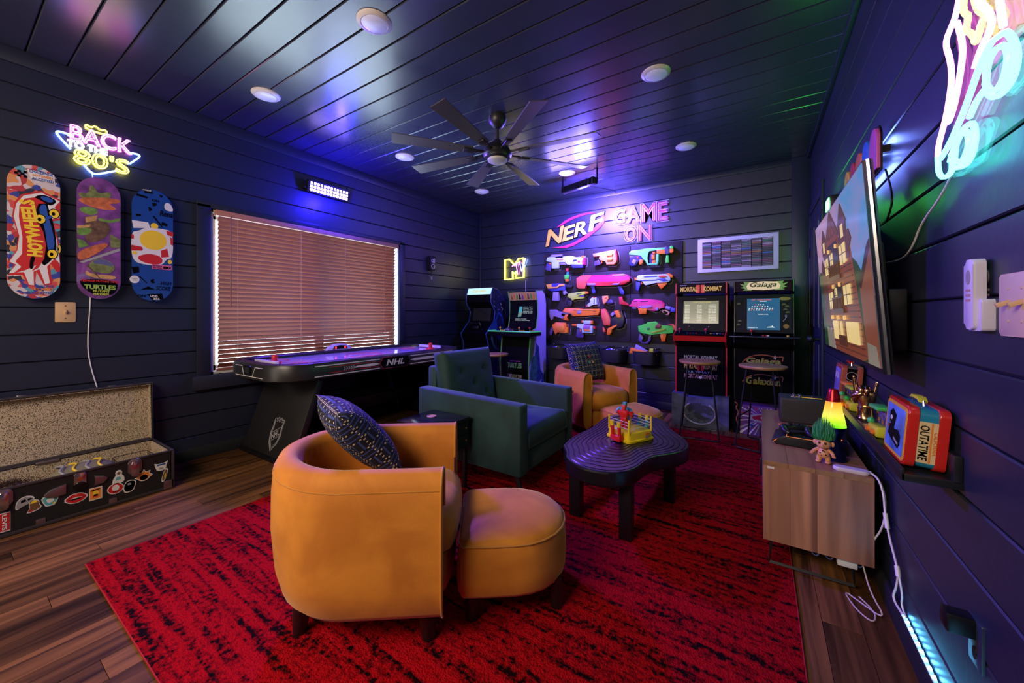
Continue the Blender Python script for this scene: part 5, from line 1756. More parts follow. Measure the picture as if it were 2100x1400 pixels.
GUNS=[
 ('long white and blue toy blaster at the top left corner of the pegboard',[
  ('body','g_white',0.06,[(-2.667,2.008),(-2.649,2.064),(-2.597,2.072),(-2.528,2.062),(-2.516,2.04),(-2.392,2.035),(-2.392,2.058),(-2.276,2.061),(-2.217,2.044),(-2.195,2.027),(-2.089,2.026),(-2.057,2.04),(-2.057,1.917),(-2.26,1.932),(-2.271,1.935),(-2.331,1.937),(-2.348,1.978),(-2.459,1.987),(-2.454,1.945),(-2.471,1.895),(-2.574,1.897),(-2.568,1.995)]),
  ('rail','g_lilac',0.04,[(-2.606,2.076),(-2.591,2.106),(-2.42,2.096),(-2.42,2.071),(-2.528,2.067)]),
  ('grip','g_purple',0.04,[(-2.661,1.991),(-2.574,1.993),(-2.574,1.944),(-2.609,1.858),(-2.697,1.894)]),
  ('drum','g_blue',0.075,[(-2.254,1.931),(-2.073,1.918),(-2.084,1.875),(-2.233,1.88)]),
  ('stripe','g_peach',0.066,[(-2.488,2.035),(-2.381,2.029),(-2.381,2.009),(-2.488,2.017)]),
  ('muzzle','g_pink',0.07,[(-2.091,1.959),(-2.068,2.017),(-2.056,2.016),(-2.056,1.917),(-2.084,1.919)]),
  ('sight','g_orange',0.066,[(-2.099,2.044),(-2.057,2.043),(-2.06,2.021),(-2.099,2.022)]),
  ('trigger','g_orange',0.045,[(-2.626,1.989),(-2.588,1.986),(-2.591,1.96),(-2.623,1.963)]),
  ('barrel','g_lilac',0.05,[(-2.454,1.986),(-2.348,1.978),(-2.348,1.938),(-2.448,1.945)]),
  ('port','g_blue',0.066,[(-2.227,1.999),(-2.179,2.001),(-2.168,1.98),(-2.233,1.97)]),
  ('badge','g_pink',0.066,[(-2.152,1.979),(-2.12,1.976),(-2.126,1.952),(-2.155,1.954)]),
 ]),
 ('stubby orange toy revolver with yellow canisters in the middle of the top row',[
  ('slide','g_lilac',0.05,[(-1.939,2.06),(-1.813,2.075),(-1.808,2.029),(-1.934,2.03)]),
  ('body','g_peach',0.055,[(-1.813,2.073),(-1.642,2.088),(-1.614,2.093),(-1.595,2.025),(-1.59,1.94),(-1.638,1.892),(-1.744,1.895),(-1.749,1.943),(-1.833,1.959),(-1.853,1.999),(-1.813,2.025),(-1.924,2.017),(-1.924,2.029)]),
  ('canister','g_yellow',0.075,[(-1.734,2.061),(-1.662,2.066),(-1.647,2.034),(-1.662,2.007),(-1.734,2.009)]),
  ('canister','g_yellow',0.075,[(-1.734,1.99),(-1.662,1.993),(-1.647,1.968),(-1.662,1.946),(-1.734,1.949)]),
  ('cap','g_red',0.065,[(-1.628,2.092),(-1.611,2.093),(-1.592,2.025),(-1.588,1.94),(-1.607,1.932),(-1.614,2.027)]),
  ('grip','g_purple',0.04,[(-1.913,1.96),(-1.858,1.971),(-1.823,1.92),(-1.843,1.902),(-1.903,1.892),(-1.924,1.908)]),
  ('trigger','g_orange',0.04,[(-1.823,1.958),(-1.803,1.947),(-1.808,1.919),(-1.821,1.925)]),
 ]),
 ('green and orange toy blaster with a foregrip at the top right of the pegboard',[
  ('body','g_mint',0.055,[(-1.434,2.002),(-1.434,2.03),(-1.409,2.055),(-1.288,2.058),(-1.243,2.065),(-0.987,2.059),(-0.983,2.03),(-1.071,2.033),(-1.182,2.032),(-1.2,1.987),(-1.2,1.937),(-1.191,1.878),(-1.187,1.865),(-1.097,1.863),(-1.092,1.893),(-1.092,1.982),(-1.063,1.984),(-1.063,1.891),(-1.08,1.848),(-1.208,1.853),(-1.222,1.917),(-1.252,1.919),(-1.279,1.985)]),
  ('grip','g_navy',0.045,[(-1.436,1.998),(-1.274,1.989),(-1.261,1.933),(-1.305,1.932),(-1.35,1.858),(-1.404,1.848),(-1.455,1.884),(-1.423,1.918)]),
  ('grip_panel','g_lilac',0.055,[(-1.404,1.903),(-1.377,1.942),(-1.337,1.921),(-1.364,1.868)]),
  ('barrel','g_orange',0.06,[(-1.088,2.039),(-0.983,2.028),(-0.983,1.977),(-1.084,1.986)]),
  ('collar','g_navy',0.066,[(-0.985,2.065),(-0.934,2.06),(-0.934,1.968),(-0.985,1.973)]),
  ('muzzle','g_orange',0.06,[(-0.936,2.034),(-0.889,2.03),(-0.885,2.003),(-0.905,1.979),(-0.936,1.986)]),
  ('muzzle_cap','g_green',0.06,[(-0.934,2.056),(-0.92,2.072),(-0.905,2.073),(-0.889,2.051),(-0.893,2.03),(-0.932,2.036)]),
  ('foregrip','g_green',0.05,[(-0.971,1.963),(-0.946,1.961),(-0.942,1.864),(-0.983,1.863),(-0.981,1.92)]),
  ('dart','g_orange',0.05,[(-1.139,2.017),(-1.105,2.014),(-1.109,1.988),(-1.135,1.99)]),
  ('dart','g_orange',0.05,[(-1.152,1.983),(-1.109,1.979),(-1.114,1.922),(-1.15,1.92)]),
  ('dart','g_orange',0.05,[(-1.146,1.906),(-1.101,1.907),(-1.105,1.868),(-1.144,1.87)]),
  ('cover','g_navy',0.03,[(-1.187,2.031),(-1.088,2.031),(-1.092,1.862),(-1.187,1.867)]),
  ('pull_ring','g_orange',0.05,[(-1.31,1.91),(-1.296,1.931),(-1.261,1.929),(-1.261,1.888),(-1.279,1.862),(-1.305,1.869)]),
  ('trigger','g_red',0.05,[(-1.337,1.971),(-1.314,1.974),(-1.314,1.942),(-1.332,1.943)]),
 ]),
 ('bundle of red, green and orange darts under the white toy blaster',[
  ('red_dart','g_red',0.03,[(-2.359,1.888),(-2.32,1.89),(-2.32,1.86),(-2.337,1.836),(-2.356,1.852)]),
  ('green_dart','g_green',0.03,[(-2.381,1.793),(-2.314,1.794),(-2.317,1.734),(-2.381,1.732)]),
  ('strap','g_teal',0.025,[(-2.345,1.841),(-2.32,1.84),(-2.317,1.794),(-2.359,1.794)]),
  ('orange_dart','g_orange',0.03,[(-2.37,1.731),(-2.317,1.728),(-2.32,1.696),(-2.364,1.695)]),
 ]),
 ('blue and orange toy blaster with a hanging lilac magazine, left of the longest blaster',[
  ('body','g_blue',0.055,[(-2.644,1.599),(-2.574,1.674),(-2.465,1.674),(-2.359,1.659),(-2.359,1.568),(-2.482,1.562),(-2.574,1.56),(-2.638,1.588)]),
  ('shroud','g_yellow',0.066,[(-2.664,1.662),(-2.574,1.669),(-2.574,1.62),(-2.488,1.616),(-2.454,1.659),(-2.364,1.66),(-2.364,1.632),(-2.442,1.632),(-2.488,1.601),(-2.632,1.598)]),
  ('stock','g_black',0.04,[(-2.359,1.659),(-2.249,1.635),(-2.26,1.605),(-2.359,1.604)]),
  ('grip','g_lilac',0.045,[(-2.403,1.57),(-2.37,1.584),(-2.342,1.522),(-2.37,1.497),(-2.392,1.513)]),
  ('magazine','g_lilac',0.05,[(-2.556,1.546),(-2.465,1.544),(-2.471,1.418),(-2.568,1.42)]),
  ('trigger','g_orange',0.04,[(-2.471,1.587),(-2.448,1.587),(-2.454,1.561),(-2.468,1.567)]),
 ]),
 ('longest magenta toy blaster with two blue grips in the middle of the pegboard',[
  ('body','g_magenta',0.065,[(-1.985,1.717),(-1.944,1.758),(-1.739,1.752),(-1.647,1.761),(-1.506,1.755),(-1.459,1.745),(-1.423,1.706),(-1.423,1.656),(-1.496,1.613),(-1.638,1.605),(-1.883,1.61),(-2.016,1.625),(-2.021,1.679)]),
  ('lower_shroud','g_red',0.072,[(-2.021,1.677),(-1.695,1.662),(-1.543,1.652),(-1.423,1.674),(-1.423,1.653),(-1.496,1.613),(-1.638,1.605),(-1.883,1.61),(-2.016,1.625)]),
  ('stock','g_coral',0.06,[(-2.179,1.731),(-2.099,1.769),(-1.944,1.761),(-1.985,1.717),(-1.985,1.682),(-2.031,1.655),(-2.047,1.577),(-2.147,1.583),(-2.174,1.612)]),
  ('plate','g_lilac',0.08,[(-2.016,1.63),(-2.005,1.654),(-1.888,1.649),(-1.888,1.62),(-1.985,1.619)]),
  ('plate','g_lilac',0.08,[(-1.662,1.615),(-1.642,1.633),(-1.548,1.636),(-1.571,1.611)]),
  ('grip','g_blue',0.045,[(-1.964,1.618),(-1.918,1.616),(-1.903,1.523),(-1.934,1.505),(-1.949,1.52)]),
  ('grip','g_blue',0.045,[(-1.59,1.593),(-1.543,1.601),(-1.501,1.511),(-1.51,1.483),(-1.548,1.489)]),
  ('rail','g_tan',0.07,[(-1.657,1.752),(-1.506,1.757),(-1.473,1.742),(-1.478,1.728),(-1.657,1.733)]),
 ]),
 ('white and blue toy crossbow blaster with orange foregrip, right of the longest blaster',[
  ('body','g_white',0.06,[(-1.341,1.661),(-1.332,1.706),(-1.314,1.726),(-1.191,1.726),(-1.029,1.725),(-0.971,1.726),(-0.926,1.711),(-0.922,1.645),(-0.946,1.62),(-1.012,1.619),(-1.097,1.623),(-1.174,1.608),(-1.226,1.588),(-1.235,1.611),(-1.261,1.648)]),
  ('grip','g_blue',0.045,[(-1.35,1.648),(-1.292,1.645),(-1.288,1.613),(-1.305,1.564),(-1.319,1.519),(-1.346,1.542)]),
  ('end_cap','g_orange',0.05,[(-1.368,1.699),(-1.337,1.697),(-1.337,1.663),(-1.364,1.662)]),
  ('muzzle','g_orange',0.07,[(-0.971,1.731),(-0.934,1.729),(-0.893,1.705),(-0.893,1.674),(-0.926,1.671),(-0.95,1.721)]),
  ('side_panel','g_red',0.07,[(-1.063,1.705),(-0.992,1.706),(-0.954,1.69),(-1.004,1.676),(-1.058,1.687)]),
  ('foregrip','g_orange',0.05,[(-1.092,1.622),(-0.971,1.626),(-0.959,1.603),(-1.033,1.536),(-1.054,1.559),(-1.075,1.599)]),
  ('stripe','g_blue',0.066,[(-1.243,1.706),(-1.08,1.704),(-1.08,1.695),(-1.243,1.695)]),
  ('stripe','g_blue',0.066,[(-1.296,1.659),(-1.08,1.657),(-1.08,1.648),(-1.296,1.648)]),
  ('stripe','g_blue',0.066,[(-1.097,1.667),(-0.987,1.67),(-0.946,1.638),(-1.004,1.632)]),
  ('trigger','g_orange',0.05,[(-1.283,1.631),(-1.265,1.63),(-1.268,1.608),(-1.281,1.608)]),
 ]),
 ('lime green toy pistol with an orange muzzle below the blue and orange blaster',[
  ('body','g_lime',0.05,[(-2.325,1.481),(-2.309,1.518),(-2.057,1.545),(-2.052,1.499),(-2.217,1.473),(-2.063,1.464),(-2.073,1.44),(-2.217,1.438),(-2.227,1.418),(-2.265,1.419),(-2.254,1.449),(-2.32,1.463)]),
  ('slot','g_purple',0.045,[(-2.222,1.483),(-2.068,1.492),(-2.068,1.467),(-2.222,1.471)]),
  ('muzzle','g_orange',0.055,[(-2.057,1.543),(-2.016,1.539),(-2.011,1.512),(-2.052,1.499)]),
  ('vent','g_darkgreen',0.056,[(-2.179,1.512),(-2.105,1.52),(-2.107,1.51),(-2.176,1.502)]),
  ('grip','g_black',0.04,[(-2.32,1.425),(-2.26,1.414),(-2.254,1.374),(-2.271,1.334),(-2.309,1.339),(-2.331,1.375)]),
 ]),
 ('tiny white toy pistol with orange tips pointing down in the pegboard centre',[
  ('body','g_white',0.045,[(-1.985,1.428),(-1.944,1.457),(-1.893,1.455),(-1.883,1.354),(-1.954,1.35),(-2.0,1.321),(-2.026,1.355),(-1.969,1.389)]),
  ('sight','g_orange',0.05,[(-1.944,1.461),(-1.903,1.46),(-1.903,1.446),(-1.939,1.447)]),
  ('muzzle','g_coral',0.05,[(-2.042,1.336),(-2.016,1.346),(-2.011,1.326),(-2.031,1.321)]),
  ('side_panel','g_blue',0.05,[(-1.924,1.432),(-1.911,1.431),(-1.913,1.364),(-1.929,1.364)]),
 ]),
 ('tiny yellow and purple toy pistol beside the tiny white one',[
  ('body','g_peach',0.045,[(-1.808,1.468),(-1.725,1.473),(-1.715,1.437),(-1.729,1.399),(-1.759,1.376),(-1.783,1.352),(-1.798,1.391)]),
  ('grip','g_purple',0.04,[(-1.759,1.38),(-1.72,1.404),(-1.695,1.422),(-1.657,1.402),(-1.652,1.369),(-1.691,1.36),(-1.754,1.371)]),
  ('port','g_orange',0.05,[(-1.769,1.452),(-1.734,1.456),(-1.734,1.437),(-1.769,1.433)]),
 ]),
 ('long orange toy rifle with a grey skeleton stock in the third row',[
  ('body','g_orange',0.055,[(-2.403,1.254),(-2.359,1.309),(-2.174,1.305),(-2.089,1.292),(-1.838,1.293),(-1.838,1.257),(-1.863,1.204),(-1.985,1.208),(-2.052,1.193),(-2.233,1.188),(-2.249,1.233)]),
  ('stock','g_grey',0.045,[(-2.62,1.254),(-2.614,1.286),(-2.516,1.288),(-2.482,1.259),(-2.359,1.248),(-2.249,1.238),(-2.233,1.198),(-2.26,1.193),(-2.271,1.228),(-2.348,1.218),(-2.414,1.238),(-2.431,1.203),(-2.381,1.177),(-2.403,1.147),(-2.482,1.177),(-2.551,1.197),(-2.562,1.145),(-2.591,1.13),(-2.614,1.181)]),
  ('grip','g_orange',0.045,[(-2.359,1.218),(-2.303,1.213),(-2.337,1.183),(-2.32,1.127),(-2.392,1.142),(-2.386,1.172)]),
  ('magazine','g_lilac',0.062,[(-2.168,1.268),(-2.105,1.27),(-2.105,1.23),(-2.168,1.228)]),
  ('rail','g_peach',0.062,[(-2.222,1.291),(-1.934,1.286),(-1.934,1.276),(-2.222,1.281)]),
  ('slot','g_darkred',0.058,[(-1.934,1.264),(-1.883,1.266),(-1.883,1.259),(-1.934,1.257)]),
  ('slot','g_darkred',0.058,[(-1.934,1.228),(-1.883,1.228),(-1.888,1.222),(-1.934,1.222)]),
 ]),
 ('chunky orange toy revolver at the bottom left of the pegboard',[
  ('body','g_orange',0.055,[(-2.568,1.057),(-2.505,1.102),(-2.359,1.096),(-2.342,1.066),(-2.348,1.03),(-2.314,1.031),(-2.32,0.95),(-2.381,0.948),(-2.482,0.961),(-2.505,0.914),(-2.533,0.944),(-2.551,0.996)]),
  ('drum','g_amber',0.075,[(-2.488,1.048),(-2.403,1.07),(-2.37,1.045),(-2.359,0.979),(-2.459,0.972),(-2.493,1.012)]),
  ('grip','g_purple',0.04,[(-2.591,1.026),(-2.556,1.001),(-2.568,0.949),(-2.591,0.901),(-2.626,0.921),(-2.62,0.958)]),
  ('hammer','g_yellow',0.05,[(-2.571,1.062),(-2.548,1.065),(-2.551,1.042),(-2.568,1.039)]),
 ]),
 ('white and orange toy pistol with a scope in the bottom row',[
  ('body','g_white',0.055,[(-2.174,1.078),(-2.073,1.08),(-2.057,1.065),(-1.939,1.058),(-1.944,0.955),(-2.099,0.956),(-2.094,1.02),(-2.174,1.029)]),
  ('scope','g_white',0.05,[(-2.089,1.129),(-1.964,1.13),(-1.964,1.086),(-2.073,1.085)]),
  ('scope_lens','g_orange',0.055,[(-1.969,1.13),(-1.939,1.13),(-1.939,1.082),(-1.969,1.081)]),
  ('scope_lens','g_orange',0.055,[(-2.105,1.131),(-2.086,1.132),(-2.084,1.1),(-2.102,1.099)]),
  ('barrel','g_orange',0.05,[(-2.257,1.075),(-2.179,1.078),(-2.179,1.046),(-2.254,1.055)]),
  ('side_panel','g_mauve',0.065,[(-2.084,1.025),(-2.063,1.075),(-1.969,1.072),(-1.985,1.008),(-2.073,1.006)]),
  ('bolt','g_orange',0.07,[(-2.063,1.006),(-1.969,0.998),(-1.975,0.981),(-2.063,0.986)]),
  ('muzzle','g_red',0.055,[(-1.934,1.048),(-1.903,1.048),(-1.903,1.014),(-1.934,1.014)]),
  ('grip','g_purple',0.04,[(-2.179,1.019),(-2.094,1.02),(-2.105,0.976),(-2.073,0.937),(-2.084,0.882),(-2.163,0.885),(-2.2,0.908),(-2.179,0.959)]),
  ('trigger','g_orange',0.045,[(-2.136,1.0),(-2.115,1.003),(-2.115,0.975),(-2.134,0.975)]),
 ]),
 ('orange and black toy blaster hung upright near the pegboard centre',[
  ('stock','g_coral',0.05,[(-1.818,1.285),(-1.769,1.295),(-1.749,1.271),(-1.705,1.185),(-1.686,1.138),(-1.695,1.062),(-1.783,1.07),(-1.823,1.218)]),
  ('foregrip','g_orange',0.06,[(-1.725,1.023),(-1.686,1.043),(-1.6,1.082),(-1.595,1.059),(-1.671,1.015),(-1.666,0.977),(-1.691,0.943),(-1.734,0.942),(-1.734,0.98)]),
  ('side_panel','g_coral',0.05,[(-1.798,1.045),(-1.769,1.017),(-1.764,0.974),(-1.793,0.974)]),
  ('body','g_black',0.045,[(-1.705,1.152),(-1.642,1.176),(-1.6,1.209),(-1.534,1.274),(-1.501,1.167),(-1.501,1.125),(-1.529,1.05),(-1.609,1.021),(-1.676,1.048),(-1.691,1.104)]),
  ('cover','g_orange',0.06,[(-1.638,1.261),(-1.581,1.274),(-1.538,1.185),(-1.557,1.171),(-1.576,1.185),(-1.59,1.167)]),
  ('grip','g_lilac',0.05,[(-1.691,1.218),(-1.657,1.251),(-1.633,1.218),(-1.666,1.185)]),
 ]),
 ('magenta lever action toy shotgun at the right of the third row',[
  ('body','g_magenta',0.055,[(-1.436,1.338),(-1.404,1.351),(-1.395,1.393),(-1.359,1.415),(-1.2,1.418),(-1.037,1.393),(-0.987,1.346),(-0.992,1.297),(-1.05,1.293),(-1.08,1.263),(-1.122,1.254),(-1.2,1.281),(-1.332,1.3),(-1.337,1.319),(-1.432,1.32)]),
  ('stock','g_red',0.045,[(-1.574,1.448),(-1.524,1.456),(-1.52,1.395),(-1.464,1.366),(-1.441,1.338),(-1.459,1.334),(-1.566,1.354)]),
  ('magazine','g_orange',0.06,[(-1.319,1.3),(-1.204,1.299),(-1.217,1.223),(-1.301,1.223)]),
  ('side_panel','g_mauve',0.065,[(-1.314,1.323),(-1.148,1.334),(-1.135,1.312),(-1.174,1.294),(-1.265,1.3),(-1.31,1.305)]),
  ('grip','g_lilac',0.05,[(-0.983,1.324),(-0.918,1.314),(-0.93,1.271),(-0.987,1.288)]),
  ('butt','g_blue',0.05,[(-0.918,1.31),(-0.865,1.288),(-0.869,1.244),(-0.926,1.249)]),
  ('lever','g_tan',0.04,[(-1.029,1.254),(-1.012,1.278),(-0.979,1.273),(-0.93,1.244),(-0.95,1.205),(-0.987,1.214),(-0.979,1.22),(-0.954,1.227),(-0.95,1.24),(-0.979,1.262),(-1.008,1.267),(-1.017,1.253),(-0.987,1.214)]),
  ('barrel','g_lilac',0.045,[(-1.4,1.315),(-1.346,1.316),(-1.346,1.287),(-1.395,1.292)]),
  ('slot','g_black',0.058,[(-1.377,1.39),(-1.323,1.391),(-1.332,1.382),(-1.377,1.381)]),
  ('slot','g_black',0.058,[(-1.292,1.386),(-1.182,1.393),(-1.2,1.382),(-1.288,1.377)]),
  ('knob','g_lilac',0.068,[(-1.101,1.289),(-1.092,1.303),(-1.067,1.302),(-1.061,1.28),(-1.075,1.26),(-1.097,1.267)]),
 ]),
 ('bright green toy blaster with a purple strap at the bottom right of the pegboard',[
  ('body','g_green',0.06,[(-1.319,1.063),(-1.288,1.073),(-1.208,1.097),(-1.2,1.119),(-1.092,1.129),(-1.075,1.103),(-1.029,1.077),(-0.889,1.079),(-0.889,0.98),(-1.058,0.975),(-1.156,0.954),(-1.204,0.971),(-1.252,0.965),(-1.31,0.995)]),
  ('drum','g_darkred',0.068,[(-1.101,1.067),(-1.063,1.103),(-1.025,1.077),(-1.037,1.037),(-1.101,1.036)]),
  ('muzzle','g_coral',0.066,[(-0.963,1.087),(-0.881,1.095),(-0.861,1.063),(-0.877,1.015),(-0.889,1.027),(-0.893,1.079)]),
  ('foregrip','g_orange',0.05,[(-1.046,0.98),(-0.971,0.986),(-0.971,0.96),(-0.987,0.876),(-1.029,0.874),(-1.042,0.936)]),
  ('side_panel','g_lime',0.068,[(-1.152,0.986),(-1.037,1.024),(-0.971,1.039),(-0.987,1.021),(-1.114,0.978)]),
  ('port','g_darkgreen',0.066,[(-1.204,1.047),(-1.169,1.048),(-1.169,1.021),(-1.2,1.016)]),
  ('strap','g_purple',0.035,[(-1.305,0.973),(-1.276,0.949),(-1.252,0.914),(-1.276,0.889),(-1.288,0.864),(-1.235,0.848),(-1.194,0.88),(-1.188,0.946),(-1.159,0.953),(-1.159,0.893),(-1.2,0.838),(-1.276,0.834),(-1.323,0.887)]),
 ]),
]

for lab_, parts in GUNS:
    xs_ = [q[0] for p_ in parts for q in p_[3]]
    zs_ = [q[1] for p_ in parts for q in p_[3]]
    g_ = thing('toy_blaster' if 'darts' not in lab_ else 'dart_bundle', lab_, 'toy blaster' if 'darts' not in lab_ else 'toy darts', ((min(xs_) + max(xs_)) / 2, YB - .022, (min(zs_) + max(zs_)) / 2), 0, 'toy blasters on the pegboard')
    for nm, m, d, P in parts:
        A = sum(P[i - 1][0] * P[i][1] - P[i][0] * P[i - 1][1] for i in range(len(P)))
        if A < 0:
            P = P[::-1]
        B().prism(P, (0, YB - .022, 0), X, Z, d + .012, bev=.005 if m not in ('g_x',) else 0, back=.012 if d > .0 else 0).obj(nm, mat(m, GC[m], .38), g_, world=True)
    bp_ = max(parts, key=lambda q: max(v[0] for v in q[3]) - min(v[0] for v in q[3]))[3]
    B().tube([(x_ + .014, YB - .024, z_ - .018) for x_, z_ in bp_], .0022, 4, loop=True).obj('outline', OUTL, g_, world=True)
    # two wall hooks carry it
    xa, xb = min(xs_) * .7 + max(xs_) * .3, min(xs_) * .3 + max(xs_) * .7
    for x_ in (xa, xb):
        B().cyl((x_, YB - .020, sum(zs_) / len(zs_)), (x_, YB - .045, sum(zs_) / len(zs_)), .004, n=6).obj('hook', BLACKM, g_, world=True)

# fabric bins below the pegboard with darts
DN = mat('bin_black', (.010, .010, .016), .6)
BINS = [(-2.42, .30), (-2.02, .34), (-1.62, .32), (-1.2, .30)]
BL = ['leftmost black bin under the pegboard, holding white-tipped blue darts', 'second black bin under the pegboard, holding blue darts and a red one', 'third black bin under the pegboard, behind the patterned cushion', 'rightmost black bin under the pegboard, with an orange and purple toy in it']
for (x_, w_), l_ in zip(BINS, BL):
    bn = thing('storage_bin', l_, 'bin', (x_, YB - .16, .68), 0, 'black bins under the pegboard')
    b = B()
    R = []
    for k, z in ((.75, -.10), (.88, -.09), (1, .07), (1.0, .075), (.96, .075), (.95, .06), (.72, -.085)):
        R.append(b.ring([(x * w_ / 2 / .1 * k, y * .14 / .1 * k, z) for x, y in rrect(-.1, -.1, .1, .1, .05, 4)]))
    b.skin(R)
    b.obj('tub', DN, bn)
    B().box((0, .12, .10), (w_ * .9, .035, .012), .002).obj('wall_rail', BLACKM, bn)
    for s_ in (-1, 1):
        B().cyl((s_ * w_ * .35, .125, .05), (s_ * w_ * .35, .06, .095), .005, n=6).sph((s_ * w_ * .35, .055, .10), .009).obj('hook', CHROME, bn)
k_ = 0
for bi, n_ in ((0, 6), (1, 8), (2, 6)):
    x_, w_ = BINS[bi]
    for i in range(n_):
        px_ = x_ - w_ * .36 + w_ * .72 * i / (n_ - 1)
        py_ = YB - .16 + random.uniform(-.07, .05)
        m = mat('dart_foam', (.03, .05, .42), .7)
        tp_ = ['white', 'pale', 'white'][bi]
        where = ['leftmost', 'second', 'third'][bi]
        dz = random.uniform(.03, .06)
        d_ = thing('foam_dart', 'blue foam dart lying in the %s bin under the pegboard' % where, 'dart', (px_, py_, .68 + dz), random.uniform(-.5, .5), 'blue foam darts in the %s bin' % where)
        B().cyl((-.036, 0, 0), (.03, 0, .012), .011, n=10).obj('foam', m, d_)
        B().cyl((.03, 0, .012), (.044, 0, .0145), .0115, .009, n=10).obj('tip', PW if bi != 1 or i != 4 else PR, d_)
tw = thing('toy_clip', 'orange and purple wedge-shaped toy sticking out of the rightmost bin', 'toy', (-1.2, YB - .2, .76))
B().prism([(-.19, -.04), (.14, -.05), (.15, -.035), (-.17, .03)], (0, .02, 0), X, Z, .07, bev=.006).obj('wedge', mat('g_orange', GC['g_orange']), tw)
B().prism([(-.13, .015), (-.11, .075), (.03, .0), (.02, -.01)], (0, .02, 0), X, Z, .05, bev=.004).obj('fin', mat('g_lilac', GC['g_lilac']), tw)
B().prism([(.05, -.012), (.055, .03), (.10, .03), (.10, -.02)], (0, .02, 0), X, Z, .04, bev=.003).obj('tab', mat('g_lime', GC['g_lime']), tw)

# framed picture of cassette spines
pf = thing('cassette_picture', 'wide white picture of cassette spines on the back wall above two arcade cabinets', 'picture', (-.22, YB, 1.925))
B().prism([(-.622, 1.722), (.185, 1.722), (.185, 2.126), (-.622, 2.126)], fb2, X, Z, .025, bev=.003).obj('board', mat('picture_white', (.78, .77, .80), .5), pf, world=True)
B().prism([(-.572, 1.762), (.135, 1.762), (.135, 2.082), (-.572, 2.082)], fb2, X, Z, .0258).obj('print', PB, pf, world=True)
random.seed(11)
cols = [mat('spine_%d' % i, c_, .5) for i, c_ in enumerate(((.10, .08, .08), (.16, .14, .14), (.07, .06, .07), (.30, .27, .30), (.30, .10, .16), (.42, .30, .34), (.06, .16, .35), (.08, .20, .12), (.35, .16, .06), (.22, .08, .12)))]
for i in range(7):
    for j in range(16):
        x0 = -.570 + .1007 * i
        z0 = 1.764 + .0199 * j
        c_ = cols[random.choice((0, 0, 0, 1, 1, 1, 2, 2, 3, 4, 5, 6, 7, 8, 9))]
        o = B().prism([(x0, z0), (x0 + .094, z0), (x0 + .094, z0 + .0165), (x0, z0 + .0165)], fb2, X, Z, .0265, back=.0255).obj('cassette_spine', c_, pf, world=True, smooth=False)

# ------------------------------------------------------------------ arcade cabinets
def cabinet(name, label, x0, x1, yf, prof, edge, side_m, parts):
    c = thing(name, label, 'arcade cabinet', ((x0 + x1) / 2, yf, 0))
    w_ = x1 - x0
    for s_ in (-1, 1):
        b = B()
        xo = s_ * (w_ / 2) - (.016 if s_ > 0 else 0)
        # profile in (y, z), extruded along x
        P = [(y, z) for y, z in prof]
        b.prism(P, (xo, 0, 0), Y, Z, .016)
        sd = b.obj('side_panel', side_m, c, smooth=False)
        n_ = len(prof)
        b = B()
        b.tube([(xo + .008, y, z) for y, z in prof], .0085, 6, loop=True)
        b.obj('edge_trim', edge, sd)
    for p_ in parts:
        p_(c, w_)
    return c


def slab(nm, m, pts, inset=.016, th=.012):
    """Panel across the cabinet following a (y,z) segment."""
    def f(c, w_):
        (y0, z0), (y1, z1) = pts
        d = V((0, y1 - y0, z1 - z0))
        W = d.normalized()
        B().prism([(-w_ / 2 + inset, 0), (w_ / 2 - inset, 0), (w_ / 2 - inset, d.length), (-w_ / 2 + inset, d.length)], (0, y0, z0), X, W, 0, back=-th).obj(nm, m, c, smooth=False)
    return f


def on(pts, fn):
    """Run fn with the frame (origin, U, W, length, width) of a panel segment."""
    def f(c, w_):
        (y0, z0), (y1, z1) = pts
        d = V((0, y1 - y0, z1 - z0))
        fn(c, V((0, y0, z0)), X, d.normalized(), d.length, w_)
    return f


def flat(nm, m, c, O, U, W, P, d=.002, back=0):
    return B().prism(P, O, U, W, d, back=back).obj(nm, m, c, smooth=False)


def stick(c, x, y, z, m):
    B().cyl((x, y, z), (x, y, z + .035), .004, n=8).obj('joystick_shaft', CHROME, c)
    B().sph((x, y, z + .042), .015).obj('joystick_ball', m, c)


SCR = lambda n, c_, p_: mat(n, (.02, .02, .02), .15, emit=c_, power=p_)
# --- fighting game cabinet
MKP = [(.10, .33), (.10, .86), (-.02, .93), (-.04, 1.0), (.09, 1.03), (.15, 1.42), (.10, 1.45), (.11, 1.56), (.50, 1.56), (.50, .33)]
MKX0, MKX1 = -.795, -.28


def mk_front(c, O, U, W, L, w_):
    for z, hh, m, bodies in ((.30, .045, PGR, ('MORTAL KOMBAT',)), (.195, .06, PY, ('MORTAL', 'KOMBAT')), (.09, .05, mat('title_mauve', (.30, .14, .18), .5), ('MORTAL KOMBAT',))):
        if len(bodies) == 1:
            text('title', bodies[0], m, c, O + W * z + U * -.165, U, W, .33, hh, bold=.03, world=False)
        else:
            text('title', bodies[0], MC['title_gold'], c, O + W * z + U * -.165, U, W, .135, hh, bold=.03, world=False)
            text('title', bodies[1], MC['title_gold'], c, O + W * z + U * .03, U, W, .135, hh, bold=.03, world=False)
            text('title_numeral', 'II', PR, c, O + W * (z - .018) + U * -.035, U, W, .066, hh + .035, depth=.0006, bold=.04, world=False)
    text('title', 'ULTIMATE', PBL if False else mat('title_blue', (.30, .34, .62), .5), c, O + W * .15 + U * -.12, U, W, .24, .022, world=False)
    flat('title_mark', PW, c, O, U, W, ell(.0, .105, .016, .016, 14), .003)


mat('title_gold', (.62, .42, .10), .5)


